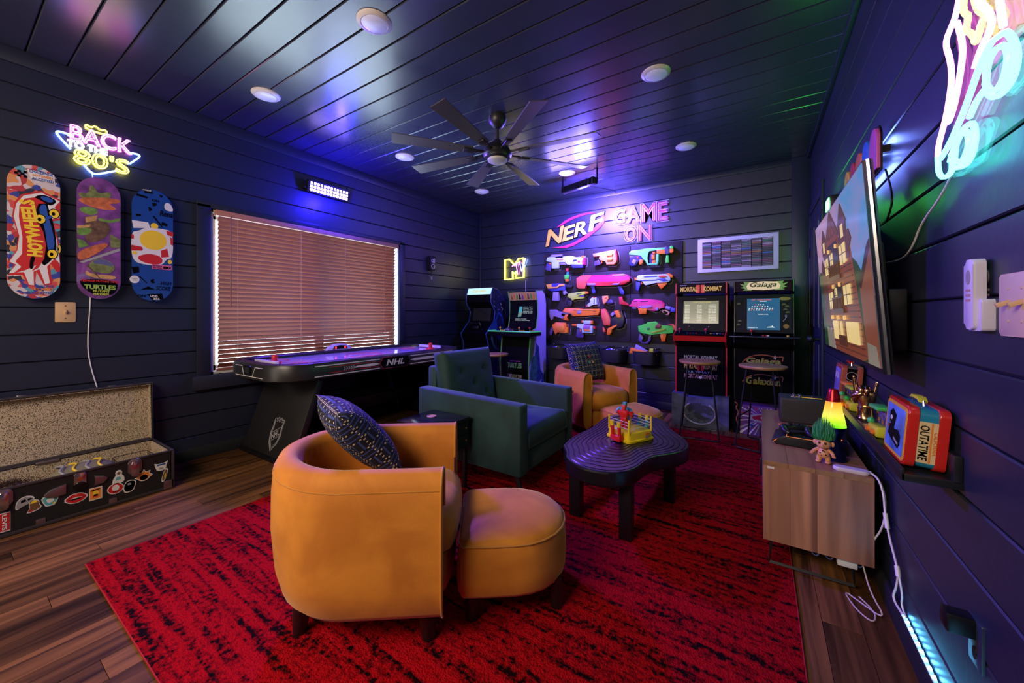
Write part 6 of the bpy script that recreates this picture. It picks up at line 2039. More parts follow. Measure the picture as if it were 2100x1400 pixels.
def mk_marq(c, O, U, W, L, w_):
    flat('marquee', mat('marquee_dark', (.012, .005, .006), .6, spec=.1), c, O, U, W, [(-w_ / 2 + .018, .005), (w_ / 2 - .018, .005), (w_ / 2 - .018, L - .003), (-w_ / 2 + .018, L - .003)])
    text('marquee_lettering', 'MORTAL', glow('mk_gold', (.85, .45, .10), .55), c, O + W * .022 + U * -.205, U, W, .175, .052, depth=.003, bold=.04, world=False)
    text('marquee_lettering', 'KOMBAT', MC['mk_gold'], c, O + W * .022 + U * .03, U, W, .175, .052, depth=.003, bold=.04, world=False)
    text('marquee_numeral', 'II', glow('mk_red', (.8, .02, .02), .6), c, O + W * .006 + U * -.045, U, W, .085, .086, depth=.0025, bold=.05, world=False)
    text('marquee_lettering', 'MIDWAY', PW, c, O + W * .086 + U * -.21, U, W, .07, .012, depth=.003, world=False)


def mk_screen(c, O, U, W, L, w_):
    flat('bezel', mat('bezel_black', (.003, .003, .004), .5, spec=.15), c, O, U, W, [(-w_ / 2 + .018, 0), (w_ / 2 - .018, 0), (w_ / 2 - .018, L), (-w_ / 2 + .018, L)])
    flat('screen', SCR('screen_grey', (.20, .21, .13), .85), c, O, U, W, [(-.175, .09), (.175, .09), (.175, .34), (-.175, .34)], .003)
    wl = glow('screen_white', (.8, .8, .62), .9)
    text('screen_title', 'LATEST HIGH SCORES', glow('screen_yellow', (.8, .6, .05), .9), c, O + W * .318 + U * -.08, U, W, .18, .013, depth=.0035, world=False)
    for j in range(12):
        for x_, ww, bd in ((-.16, .045, 'MKII'), (-.04, .05, '%d' % (98000 - 3170 * j)), (.075, .075, '%07d' % (9043100 - 61370 * j))):
            text('score', bd, wl, c, O + W * (.10 + .017 * j) + U * x_, U, W, ww, .012, depth=.0034, bold=.02, world=False)
    for x_ in (-.10, .10):
        B().tube([O + W * (.045 + .014 * math.sin(a)) + U * (x_ + .024 * math.cos(a)) + V((0, -.003, 0)) for a in [2 * PI * k / 16 for k in range(16)]], .002, 5, loop=True).obj('move_badge', BRASS, c)
    text('screen_caption', 'WARNING', PGR, c, O + W * .362 + U * -.05, U, W, .1, .008, depth=.003, world=False)


def mk_deck(c, w_):
    for x_, m in ((-.20, mat('ball_pink', (.62, .02, .10), .25)), (.06, MC.get('ball_pink') or RED)):
        stick(c, x_, .03, 1.01, MC['ball_pink'])
    for x_, m in ((-.12, PBL), (-.09, PR), (-.06, PBL), (-.03, PR), (.11, PY), (.14, PBL), (.17, PW), (.20, PBL), (.22, PR)):
        B().cyl((x_, .02, 1.0), (x_, .02, 1.016), .012, n=12).obj('button', m, c)


def riser(m, h, w_, dep, cut, deco):
    def f(c, ww):
        b = B()
        b.prism([(-w_ / 2, 0), (w_ / 2, 0), (w_ / 2, h), (w_ / 2 - .12, h), (w_ / 2 - .16, h - cut), (-w_ / 2 + .16, h - cut), (-w_ / 2 + .12, h), (-w_ / 2, h)], (0, 0, 0), X, Z, 0, back=-dep)
        r_ = b.obj('riser', m, c, smooth=False)
        deco(r_)
    return f


STONE = mat('riser_stone', (.07, .085, .17), .6, vary=.55, vscale=9, bump=.3, bscale=20)


def mk_riser(r_):
    # dragon-in-a-ring emblem in low relief
    em = mat('emblem_dark', (.03, .035, .06), .5)
    B().tube([(.155 * math.cos(a), -.002, .155 + .118 * math.sin(a)) for a in [math.radians(-235 + 290 * k / 30) for k in range(31)]], .009, 6).obj('emblem_ring', PGR, r_)
    B().prism([(-.10, .15), (-.125, .20), (-.09, .245), (-.02, .268), (.02, .262), (.0, .235), (.06, .245), (.115, .215), (.135, .19), (.105, .195), (.09, .175), (.125, .165), (.13, .15), (.08, .145), (.055, .165), (.02, .17), (.0, .145), (.04, .12), (.10, .11), (.07, .09), (.0, .085), (-.05, .11), (-.055, .15), (-.03, .19), (-.07, .18)][::-1], (0, 0, 0), X, Z, .005).obj('emblem_dragon', em, r_, smooth=False)
    B().prism(ell(.06, .212, .008, .006, 8), (0, 0, 0), X, Z, .006).obj('emblem_eye', STONE, r_, smooth=False)
    for k in range(5):
        a = math.radians(200 + 32 * k)
        B().prism([(.13 * math.cos(a) - .012, .155 + .10 * math.sin(a)), (.13 * math.cos(a) + .016, .155 + .10 * math.sin(a) - .008), (.10 * math.cos(a), .155 + .075 * math.sin(a))][::-1 if k % 2 else 1], (0, 0, 0), X, Z, .004).obj('emblem_scale', em, r_, smooth=False)


FR = ((.10, .33), (.10, .86))
cabinet('arcade_cabinet', 'red-edged arcade cabinet with a bright score table on screen, right of the pegboard', MKX0, MKX1, 4.53, MKP, mat('edge_red', (.58, .012, .03), .35), PB,
        [slab('front_panel', PB, FR), slab('apron', mat('apron_black', (.004, .004, .005), .45, spec=.2), ((.10, .86), (-.02, .93))), slab('deck_front', RED, ((-.02, .93), (-.04, .985)), .0), slab('control_deck', PB, ((-.04, 1.0), (.09, 1.03))),
         slab('screen_panel', PB, ((.09, 1.03), (.15, 1.42))), slab('top_panel', PB, ((.11, 1.552), (.50, 1.552))), slab('marquee_panel', PB, ((.10, 1.45), (.11, 1.56))),
         on(((.10, .42), (.10, .86)), mk_front), on(((.09, 1.03), (.15, 1.42)), mk_screen), on(((.10, 1.45), (.11, 1.56)), mk_marq), mk_deck, riser(STONE, .345, .555, .52, .03, mk_riser)])

# --- space shooter cabinet
GX0, GX1 = -.22, .295


def gal_front(c, O, U, W, L, w_):
    ro = mat('title_rust', (.42, .13, .06), .5)
    for z, bd in ((.30, 'Galaga'), (.10, 'Galaxian')):
        text('title', bd, ro, c, O + W * z + U * -.15, U, W, .30, .075, bold=.035, shear=.15, world=False)
        text('title_fill', bd, PG, c, O + W * (z + .006) + U * -.143, U, W, .286, .062, depth=.002, bold=.0, shear=.15, world=False)
        B().tube([O + U * x_ + W * zz + V((0, -.004, 0)) for x_, zz in ((-.18, z + .02), (-.12, z + .085), (.0, z + .112), (.12, z + .085), (.17, z + .10), (.16, z + .05))], .005, 5, sm=2).obj('title_arc', ro, c)
        B().prism([(.085, z + .08), (.095, z + .092), (.10, z + .11), (.105, z + .092), (.118, z + .085), (.105, z + .078), (.10, z + .06), (.095, z + .076)], O, U, W, .005).obj('title_star', PW, c, smooth=False)


def gal_marq(c, O, U, W, L, w_):
    flat('marquee', mat('marquee_plum', (.022, .005, .010), .6, spec=.1), c, O, U, W, [(-w_ / 2 + .018, .003), (w_ / 2 - .018, .003), (w_ / 2 - .018, L - .003), (-w_ / 2 + .018, L - .003)])
    rb = mat('ribbon_green', (.14, .26, .07), .4, emit=(.16, .30, .06), power=.35)
    for s_ in (-1, 1):
        P = [(s_ * a, z) for a, z in ((.10, .012), (.18, .016), (.155, .032), (.20, .045), (.17, .055), (.205, .085), (.16, .078), (.17, .105), (.10, .10))]
        flat('marquee_wing', rb, c, O, U, W, P if s_ > 0 else P[::-1], .003)
    flat('marquee_ribbon', mat('ribbon_cream', (.6, .45, .25), .4, emit=(.75, .55, .30), power=.55), c, O, U, W, [(-.135, .025), (.0, .014), (.135, .025), (.145, .06), (.12, .098), (.0, .105), (-.12, .098), (-.145, .06)], .004)
    text('marquee_lettering', 'Galaga', mat('title_darkgreen', (.03, .06, .02), .5), c, O + W * .032 + U * -.115, U, W, .23, .066, depth=.005, shear=.25, bold=.02, world=False)


def gal_screen(c, O, U, W, L, w_):
    flat('bezel', mat('bezel_space', (.004, .004, .009), .5, spec=.15, vary=.9, vscale=22), c, O, U, W, [(-w_ / 2 + .018, 0), (w_ / 2 - .018, 0), (w_ / 2 - .018, L), (-w_ / 2 + .018, L)])
    gold = mat('bezel_gold', (.30, .16, .03), .4)
    flat('bezel_planet', gold, c, O, U, W, ell(.19, .07, .024, .022, 16), .0025)
    flat('bezel_planet', gold, c, O, U, W, ell(.18, .35, .05, .018, 16), .0025)
    for x_, z in ((.20, .27), (.185, .24), (.205, .21), (-.215, .30), (-.205, .12), (-.215, .08), (.175, .29)):
        flat('bezel_ship', mat('bezel_olive', (.10, .10, .03), .5), c, O, U, W, [(x_ - .02, z - .008), (x_ + .02, z - .004), (x_ + .008, z + .012), (x_ - .012, z + .010)], .0025)
    B().tube([O + U * x_ + W * z + V((0, -.003, 0)) for x_, z in ((.165, .12), (.19, .15), (.20, .18), (.18, .185), (.19, .15), (.17, .13))], .003, 5, sm=1).obj('bezel_swirl', PGR, c)
    flat('screen', SCR('screen_blue', (.02, .13, .28), .75), c, O, U, W, [(-.14, .03), (.14, .03), (.14, .355), (-.14, .355)], .003)
    text('screen_text', '1UP   HIGH SCORE', glow('screen_red', (.9, .12, .05), .8), c, O + W * .335 + U * -.10, U, W, .17, .011, depth=.0036, bold=.02, world=False)
    text('screen_text', '30000', glow('screen_ice', (.7, .85, .9), .9), c, O + W * .32 + U * -.03, U, W, .06, .010, depth=.0036, bold=.02, world=False)
    wl = MC['screen_ice']
    for j, (x0, n_, z) in enumerate(((-.07, 4, .285), (-.10, 7, .265), (-.125, 10, .245), (-.13, 10, .23))):
        for i in range(n_):
            flat('screen_sprite', wl if (i + j) % 4 else MC['screen_red'], c, O, U, W, [(x0 + .022 * i, z), (x0 + .022 * i + .013, z), (x0 + .022 * i + .010, z + .011), (x0 + .022 * i + .003, z + .011)], .0036)
    text('screen_text', 'GAME OVER', wl, c, O + W * .185 + U * -.045, U, W, .09, .011, depth=.0036, bold=.02, world=False)
    text('screen_text', 'CREDIT 0', wl, c, O + W * .045 + U * -.13, U, W, .08, .010, depth=.0036, bold=.02, world=False)
    flat('screen_ship', wl, c, O, U, W, [(.03, .055), (.10, .055), (.085, .065), (.075, .078), (.07, .066), (.04, .062)], .0036)


def gal_deck(c, w_):
    stick(c, -.10, .02, 1.01, RED)
    for x_, m in ((-.0, PR), (.04, PW), (.03, PR), (.20, PY)):
        B().cyl((x_, .01, 1.0), (x_, .01, 1.014), .011, n=12).obj('button', m, c)
    B().box((.0, -.005, .992), (w_ + .07, .13, .012), .003).obj('control_deck', mat('deck_blueblack', (.02, .02, .05), .3), c)


BURST = mat('riser_purple', (.13, .045, .24), .5)


def gal_riser(r_):
    random.seed(5)
    cz = .18
    for k in range(26):
        a = 2 * PI * k / 26 + random.uniform(-.05, .05)
        e = random.uniform(.02, .045)
        L_ = 1.0
        p = []
        for aa, rr in ((a - e, .07), (a + e * .1, .07), (a + e, .5), (a - e, .5)):
            x_, z = rr * math.cos(aa), cz + rr * math.sin(aa)
            # clip into the riser face
            s_ = min(1, .255 / max(abs(x_), 1e-6), (.285 - cz) / max(z - cz, 1e-6) if z > cz else 1, (cz - .005) / max(cz - z, 1e-6) if z < cz else 1)
            p.append((x_ * s_, cz + (z - cz) * s_))
        B().prism(p, (0, 0, 0), X, Z, .0015 + .0001 * k).obj('burst_ray', PW if k % 3 else (PR if math.sin(a) > 0 else PGR), r_, smooth=False)
    for i, (x_, z, a_, b_, m) in enumerate(((0, .18, .12, .045, PGR), (0, .185, .07, .03, mat('jewel_red', (.30, .02, .04), .2)), (.0, .185, .02, .016, PW), (-.07, .18, .022, .018, MC['jewel_red']), (.07, .18, .022, .018, MC['jewel_red']), (.10, .10, .02, .014, PBL), (-.1, .10, .02, .014, PBL))):
        B().prism(ell(x_, z, a_, b_, 18), (0, 0, 0), X, Z, .005 + .0008 * i).obj('burst_jewel', m, r_, smooth=False)
    B().prism([(-.258, .0), (-.20, .0), (-.19, .33), (-.258, .33)], (0, 0, 0), X, Z, .004).obj('side_band', PB, r_, smooth=False)
    B().tube([(-.245, -.006, .32), (-.215, -.006, .30), (-.24, -.006, .26), (-.205, -.006, .22), (-.235, -.006, .15), (-.215, -.006, .10), (-.225, -.006, .02)], .005, 5, sm=2).obj('side_swirl', mat('title_rust', (.42, .13, .06), .5), r_)


GFR = ((.10, .33), (.10, .86))
cabinet('arcade_cabinet', 'black arcade cabinet with cream ribbon marquee and blue screen, nearest the right wall', GX0, GX1, 4.53, MKP, mat('edge_black', (.012, .012, .013), .3), PB,
        [slab('front_panel', PB, GFR), slab('apron', MC['apron_black'], ((.10, .86), (-.02, .93))), slab('deck_front', PB, ((-.02, .93), (-.04, .985))),
         slab('screen_panel', PB, ((.09, 1.03), (.15, 1.42))), slab('top_panel', PB, ((.11, 1.552), (.50, 1.552))), slab('marquee_panel', PB, ((.10, 1.45), (.11, 1.56))),
         on(((.10, .40), (.10, .86)), gal_front), on(((.09, 1.03), (.15, 1.42)), gal_screen), on(((.10, 1.45), (.11, 1.56)), gal_marq), gal_deck, riser(BURST, .30, .515, .52, .0, gal_riser)])

# --- four-player cabinet with a violet side
TMP = [(.0, .0), (.0, .50), (.05, .90), (.10, .985), (.22, 1.02), (.265, 1.22), (.255, 1.40), (.21, 1.55), (.40, 1.56), (.47, 1.50), (.50, 1.38), (.50, .0)]
SIDEV = mat('side_violet', (.42, .36, .72), .4)


def tm_front(c, O, U, W, L, w_):
    text('title', 'TURTLES', PG, c, O + W * .44 + U * -.12, U, W, .24, .075, bold=.05, world=False)
    flat('title_bar', PPK, c, O, U, W, [(-.08, .53), (.10, .535), (.10, .545), (-.08, .54)], .002)
    text('title', 'TURTLES IN TIME', PGR, c, O + W * .30 + U * -.12, U, W, .24, .05, bold=.04, world=False)
    flat('title_bar', PR, c, O, U, W, [(-.05, .13), (.07, .13), (.07, .145), (-.05, .145)], .002)


def tm_screen(c, O, U, W, L, w_):
    flat('bezel', PB, c, O, U, W, [(-w_ / 2 + .018, 0), (w_ / 2 - .018, 0), (w_ / 2 - .018, L), (-w_ / 2 + .018, L)])
    ice = glow('screen_ice', (.7, .85, .9), .9)
    tq = glow('screen_teal', (.05, .40, .50), .8)
    flat('screen_picture', tq, c, O, U, W, [(-.09, .16), (-.03, .165), (-.01, .31), (-.06, .315)], .003)
    flat('screen_picture', glow('screen_amber', (.5, .35, .05), .6), c, O, U, W, [(-.075, .17), (-.04, .17), (-.03, .23), (-.06, .22)], .0036)
    for j in range(5):
        text('screen_text', ('NAME LEO', 'AGE 15', 'SKILL SWORD', 'WEIGHT 150', 'HOME SEWER')[j], ice, c, O + W * (.30 - .022 * j) + U * .0, U, W, .16, .010, depth=.003, world=False)
    for j, bd in enumerate(('LEADER OF THE TEAM', 'A CALM AND STEADY FIGHTER')):
        text('screen_text', bd, ice, c, O + W * (.125 - .02 * j) + U * -.13, U, W, .25 - .06 * (1 - j), .010, depth=.003, world=False)
    text('deck_title', 'TURTLES', PG, c, O + W * .03 + U * -.06, U, W, .13, .024, depth=.003, bold=.04, world=False)


def tm_marq(c, O, U, W, L, w_):
    mm = mat('marquee_mosaic', (.30, .15, .12), .4, emit=(.35, .16, .14), power=.35)
    flat('marquee', mm, c, O, U, W, [(-w_ / 2 + .018, 0), (w_ / 2 - .018, 0), (w_ / 2 - .018, L), (-w_ / 2 + .018, L)])
    random.seed(3)
    for k in range(9):
        x_ = -.19 + .048 * k
        flat('marquee_shape', (PBR, PO, PG, PB, PP, PO, PBR, PG, PO)[k], c, O, U, W, [(x_ - .02, .01), (x_ + .018, .012), (x_ + .012, .06 + .03 * random.random()), (x_ - .008, .10 + .02 * random.random())], .002 + .0002 * k)


def tm_deck(c, w_):
    b = B()
    b.prism([(-.355, .06), (-.33, -.16), (.37, -.18), (.40, .06), (.25, .22), (-.25, .22)], (0, 0, 0), X, Y, .985, back=.925, bev=.004)
    d_ = b.obj('control_deck', PB, c)
    b = B()
    b.tube([(x_, y_, .984) for x_, y_ in ((-.357, .06), (-.332, -.163), (.372, -.183), (.403, .06))], .009, 6)
    b.obj('edge_trim', mat('edge_green', (.10, .55, .20), .35, emit=(.1, .8, .3), power=.25), d_)
    for x_, m in ((-.22, PY), (-.08, PP), (.10, PO), (.27, RED)):
        stick(d_, x_, -.02, .986, m)
        for k in range(3):
            B().cyl((x_ + .04 + .03 * k, -.06, .985), (x_ + .04 + .03 * k, -.06, .999), .010, n=10).obj('button', m, d_)


def tm_side(c, w_):
    # dark rocky print on the lower half of the violet side
    O = V((w_ / 2, 0, 0))
    for k, (m, P) in enumerate(((mat('print_navyblue', (.03, .05, .20), .45, vary=.6, vscale=16), [(.02, .02), (.49, .02), (.49, .40), (.42, .34), (.33, .42), (.28, .75), (.20, .82), (.16, .62), (.08, .60), (.03, .40)]),
                                (mat('print_seagreen', (.04, .15, .17), .45, vary=.5, vscale=20), [(.04, .30), (.20, .30), (.26, .50), (.20, .66), (.10, .62), (.05, .48)]),
                                (MC.get('side_violet'), [(.20, .05), (.30, .10), (.36, .28), (.28, .24)]), (MC.get('side_violet'), [(.36, .06), (.46, .10), (.47, .22), (.40, .18)]),
                                (mat('print_greengrey', (.12, .24, .20), .45), [(.0, .50), (.05, .90), (.16, .88), (.12, .70), (.03, .52)]))):
        B().prism(P, O, Y, Z, .0014 + .0004 * k).obj('side_print', m, c, smooth=False)


FT = ((.015, .02), (.015, .52))
cabinet('arcade_cabinet', 'arcade cabinet with green edges, a wide four-player deck and a violet side', -3.14, -2.65, 4.50, TMP, mat('edge_lime', (.10, .42, .08), .4), SIDEV,
        [slab('front_panel', PB, ((.015, 0), (.015, .52))), slab('front_upper', PB, ((.015, .52), (.06, .90))), slab('screen_panel', PB, ((.22, 1.02), (.262, 1.22))), slab('screen_upper', PB, ((.262, 1.22), (.252, 1.42))), slab('marquee_panel', PB, ((.252, 1.42), (.215, 1.55))),
         slab('top_panel', PB, ((.21, 1.552), (.42, 1.556))), on(((.015, .02), (.015, .52)), tm_front), on(((.235, 1.02), (.26, 1.42)), tm_screen), on(((.25, 1.425), (.213, 1.545)), tm_marq), tm_deck, tm_side])

# --- flight game cabinet in the corner
SWP = [(.06, .0), (.06, .78), (.0, .93), (.20, 1.12), (.225, 1.26), (.12, 1.40), (.13, 1.52), (.17, 1.615), (.30, 1.585), (.50, 1.40), (.50, .0)]


def sw_front(c, O, U, W, L, w_):
    ro = mat('title_salmon', (.45, .14, .12), .5)
    text('title', 'STAR', ro, c, O + W * .60 + U * -.085, U, W, .17, .045, bold=.05, world=False)
    text('title', 'WARS', ro, c, O + W * .545 + U * -.085, U, W, .17, .045, bold=.05, world=False)
    flat('title_block', PY, c, O, U, W, [(.0, .40), (.12, .41), (.12, .47), (.0, .46)], .002)
    text('title_small', 'EMPIRE', PB, c, O + W * .415 + U * .008, U, W, .10, .035, depth=.003, bold=.03, world=False)
    for k in range(7):
        x_ = (-.20, -.17, -.14, .15, .17, .19, .205)[k]
        flat('panel_line', mat('panel_grey', (.05, .05, .06), .5), c, O, U, W, [(x_, .05), (x_ + .012, .05), (x_ + .012, .65 - .05 * (k % 3)), (x_, .65 - .05 * (k % 3))], .0015)


def sw_marq(c, O, U, W, L, w_):
    flat('marquee', mat('marquee_lit', (.3, .4, .4), .4, emit=(.55, .95, .92), power=.95), c, O, U, W, [(-w_ / 2 + .02, .006), (w_ / 2 - .02, .006), (w_ / 2 - .02, L), (-w_ / 2 + .02, L)])
    text('marquee_lettering', 'STAR WARS', glow('marquee_gold', (.9, .7, .3), .9), c, O + W * .035 + U * -.13, U, W, .26, .045, depth=.003, bold=.03, world=False)


def sw_mid(c, O, U, W, L, w_):
    flat('screen', mat('screen_off', (.012, .012, .016), .12), c, O, U, W, [(-.17, .02), (.17, .02), (.17, L - .03), (-.17, L - .03)], .004)
    for x_, m in ((-.07, PR), (.01, glow('led_sign_green', (.1, .5, .1), .5)), (.09, MC['led_sign_green'])):
        flat('indicator', m, c, O, U, W, [(x_, L - .022), (x_ + .03, L - .022), (x_ + .03, L - .004), (x_, L - .004)], .004)


def sw_deck(c, w_):
    b = B()
    b.box((0, .07, 1.02), (.12, .05, .05), .01)
    b.tube([(-.10, .05, 1.05), (-.09, .04, 1.10), (-.05, .05, 1.08), (.05, .05, 1.08), (.09, .04, 1.10), (.10, .05, 1.05)], .014, 8, sm=1)
    b.obj('flight_yoke', BLACK, c)


def sw_side(c, w_):
    O = V((w_ / 2, 0, 0))
    bl_ = mat('print_royal', (.02, .05, .26), .45, vary=.5, vscale=14)
    for k, (m, P) in enumerate(((bl_, [(.10, 1.05), (.24, 1.17), (.30, 1.26), (.40, 1.20), (.46, 1.05), (.46, .92), (.06, .92)]), (mat('print_deepnavy', (.008, .012, .05), .4), [(.25, 1.13), (.31, 1.22), (.38, 1.18), (.43, 1.04), (.36, .96), (.28, 1.0)]))):
        B().prism(P, O, Y, Z, .0012 + .0006 * k).obj('side_print', m, c, smooth=False)
    random.seed(9)
    for k in range(16):
        y_, z = random.uniform(.16, .44), random.uniform(1.28, 1.50)
        if z > 1.62 - .42 * max(0, y_ - .28) / .2:
            continue
        a = random.uniform(.005, .011)
        B().prism([(y_ - a * .5, z - a), (y_ + a * .7, z - a * .5), (y_ + a * .4, z + a * 1.4), (y_ - a * .2, z + a)], O, Y, Z, .0014).obj('side_fleck', PW if k % 3 else PGR, c, smooth=False)
    b = B()
    b.tube([(w_ / 2 + .004, .13, .90), (w_ / 2 + .004, .15, .80), (w_ / 2 + .004, .22, .72), (w_ / 2 + .004, .30, .69)], .02, 8, sm=2)
    b.obj('side_arc', bl_, c)


EB = mat('edge_blue', (.02, .06, .30), .35)
cabinet('arcade_cabinet', 'dark blue arcade cabinet with a glowing pale marquee in the far left corner', -3.775, -3.29, 4.38, SWP, EB, mat('side_navy', (.010, .014, .06), .35),
        [slab('front_panel', PB, ((.075, 0), (.075, .78))), slab('apron', PB, ((.075, .78), (.015, .925))), slab('control_deck', PB, ((.01, .93), (.20, 1.11))), slab('screen_panel', PB, ((.20, 1.11), (.24, 1.30))), slab('screen_hood', PB, ((.24, 1.30), (.135, 1.40))),
         slab('marquee_panel', PB, ((.125, 1.40), (.135, 1.52))), slab('marquee_upper', PB, ((.133, 1.52), (.17, 1.61))), slab('top_panel', EB, ((.175, 1.608), (.30, 1.578))), slab('back_slope', EB, ((.30, 1.578), (.49, 1.40))),
         on(((.073, .05), (.073, .78)), sw_front), on(((.195, 1.10), (.232, 1.34)), sw_mid), on(((.127, 1.51), (.168, 1.612)), sw_marq), sw_deck, sw_side])

# ------------------------------------------------------------------ bar stools
def stool(label, loc, rz, h=.755, r=.19):
    s_ = thing('bar_stool', label, 'stool', loc, rz, 'bar stools at the arcade cabinets')
    B().lathe([(0, h - .028), (r * .93, h - .028), (r * .985, h - .02), (r, h - .008), (r * .985, h), (r * .9, h + .001), (0, h + .001)], (0, 0, 0), 36).obj('seat', wood('stool_wood', (.50, .26, .12), (.34, .16, .07), .4, 'X', .8, .1), s_)
    for sy in (-1, 1):
        P = []
        for sx in (-1, 1):
            P.append([(sx * .10, sy * .10, h - .03), (sx * .17, sy * .19, .028), (sx * .15, sy * .195, .0185)])
        b = B()
        b.tube(P[0] + P[1][::-1], .0075, 8)
        b.obj('leg_frame', BLACKM, s_)
    for sx in (-1, 1):
        k = .62
        B().tube([(sx * (.10 + .07 * k), -.10 - .09 * k, h - (h - .03) * k - .01), (sx * (.10 + .07 * k), .10 + .09 * k, h - (h - .03) * k - .01)], .006, 8).obj('footrest', BLACKM, s_)
    B().lathe([(0, h - .034), (.12, h - .034), (.12, h - .028), (0, h - .028)], (0, 0, 0), 20).obj('seat_plate', BLACKM, s_)


stool('wooden-topped bar stool in front of the red-edged arcade cabinet', (-.50, 4.22, 0), .1)
stool('wooden-topped bar stool in front of the cabinet nearest the right wall', (.03, 4.14, 0), -.25)
stool('wooden-topped bar stool in front of the four-player cabinet on the left', (-2.93, 4.10, 0), .2, .70, .175)

# ------------------------------------------------------------------ television on the right wall
tv = thing('television', 'large tilted flat television showing a wooden house at dusk, on the right wall', 'television', (.36, 2.465, 1.03))
TO = V((.36, 3.12, 1.029))            # far bottom corner of the screen
TU = V((0, -1, 0))
TWv = V((.306 - .36, 0, 1.759 - 1.029))
TL = TWv.length
TWn = TWv.normalized()
TN = TU.cross(TWn)
TWD = 1.306
B().prism([(-.008, -.018), (TWD + .008, -.018), (TWD + .008, TL + .006), (-.008, TL + .006)], TO, TU, TWn, -.002, back=-.030, bev=.0).obj('bezel', mat('tv_bezel', (.02, .022, .028), .3, metal=.5), tv, world=True, smooth=False)
B().prism([(.12, .05), (TWD - .12, .05), (TWD - .12, TL * .62), (.12, TL * .62)], TO, TU, TWn, -.030, back=-.062, bev=.004).obj('rear_housing', BLACK, tv, world=True)
b = B()
b.tube([TO + TU * (TWD + .009) + TWn * a + TN * -.016 for a in (-.018, TL + .006)], .008, 6)
b.obj('side_trim', mat('tv_silver', (.35, .36, .38), .25, metal=1), tv, world=True)
B().box((XR - .03, 2.42, 1.40), (.06, .10, .42), .004).obj('wall_mount', BLACKM, tv, world=True)
for y_ in (2.14, 2.70):
    B().box((XR - .06, y_, 1.38), (.035, .04, .44), .003).obj('mount_arm', BLACKM, tv, world=True)
B().box((XR - .045, 1.93, 1.20), (.05, .10, .22), .004).obj('power_brick', BLACK, tv, world=True)
# the picture on the screen: flat lit pieces
SKY = mat('tv_sky', (.01, .01, .01), .2, emit=(.4, .4, .7), power=.75)
t = SKY.node_tree
tc = nd(t, 'ShaderNodeTexCoord')
gr = nd(t, 'ShaderNodeSeparateXYZ')
t.links.new(tc.outputs['Generated'], gr.inputs[0])
nz = nd(t, 'ShaderNodeTexNoise')
nz.inputs['Scale'].default_value = 5
nz.inputs['Detail'].default_value = 5
t.links.new(tc.outputs['Generated'], nz.inputs['Vector'])
ma = nd(t, 'ShaderNodeMath', operation='MULTIPLY_ADD')
ma.inputs[1].default_value = .55
t.links.new(nz.outputs[0], ma.inputs[0])
mb = nd(t, 'ShaderNodeMath', operation='MULTIPLY_ADD')
mb.inputs[1].default_value = -.35
mb.inputs[2].default_value = .35
t.links.new(gr.outputs[1], mb.inputs[0])
t.links.new(mb.outputs[0], ma.inputs[2])
rp = nd(t, 'ShaderNodeValToRGB')
rp.color_ramp.elements[0].position = .25
rp.color_ramp.elements[0].color = (.62, .30, .38, 1)
rp.color_ramp.elements[1].position = .62
rp.color_ramp.elements[1].color = (.10, .30, .62, 1)
e_ = rp.color_ramp.elements.new(.42)
e_.color = (.36, .26, .52, 1)
t.links.new(ma.outputs[0], rp.inputs[0])
t.links.new(rp.outputs[0], t.nodes['Principled BSDF'].inputs['Emission Color'])
tvn = [0]


def tvp(nm, m, P):
    tvn[0] += 1
    return B().prism([(u * TWD, v * TL) for u, v in P], TO, TU, TWn, .00012 * tvn[0], back=-.002).obj(nm, m, tv, world=True, smooth=False)


E_ = lambda n, c: mat('tv_' + n, (.01, .01, .01), .2, emit=c, power=.85)
HB, HD, RO, CRM, TRE, ROOFD, SH, GRY, LT = E_('brick', (.19, .045, .020)), E_('brown', (.085, .028, .016)), E_('roof', (.10, .04, .022)), E_('window', (.85, .62, .26)), E_('tree', (.012, .045, .012)), E_('dark', (.03, .018, .012)), E_('neighbour', (.20, .06, .03)), E_('stone', (.22, .19, .15)), E_('lamp', (1.0, .55, .20))
tvp('screen', SKY, [(0, 0), (1, 0), (1, 1), (0, 1)])
tvp('picture_tree', TRE, [(0, .0), (.16, .0), (.22, .25), (.17, .48), (.12, .58), (.06, .62), (0, .60)])
tvp('picture_house', HD, [(.08, .18), (.26, .15), (.24, .58), (.17, .66), (.13, .72), (.08, .55)])
tvp('picture_ground', GRY, [(.10, 0), (.28, 0), (.27, .14), (.10, .16)])
tvp('picture_tree', TRE, [(.72, .0), (1, .0), (1, .35), (.90, .47), (.83, .55), (.76, .60)])
tvp('picture_neighbour', SH, [(.86, .0), (1, .0), (1, .62), (.95, .56), (.84, .42)])
tvp('picture_neighbour_roof', ROOFD, [(.83, .42), (.86, .40), (1, .585), (1, .63), (.96, .60)])
tvp('picture_steps', GRY, [(.86, 0), (.99, 0), (.97, .10), (.87, .11)])
tvp('picture_house', HB, [(.20, .70), (.24, .74), (.70, .74), (.76, .66), (.86, .02), (.80, .0), (.30, .0), (.29, .06)])
for k in range(16):
    v_ = .03 + .035 * k
    tvp('picture_siding', HD, [(.285 - .004 * k, v_), (.855 - .007 * k, v_), (.855 - .007 * k, v_ + .008), (.285 - .004 * k, v_ + .008)])
tvp('picture_house', HD, [(.21, .60), (.75, .60), (.74, .745), (.22, .745)])
tvp('picture_roof', RO, [(.19, .70), (.20, .76), (.76, .76), (.79, .70), (.76, .66), (.72, .70), (.30, .70), (.22, .68)])
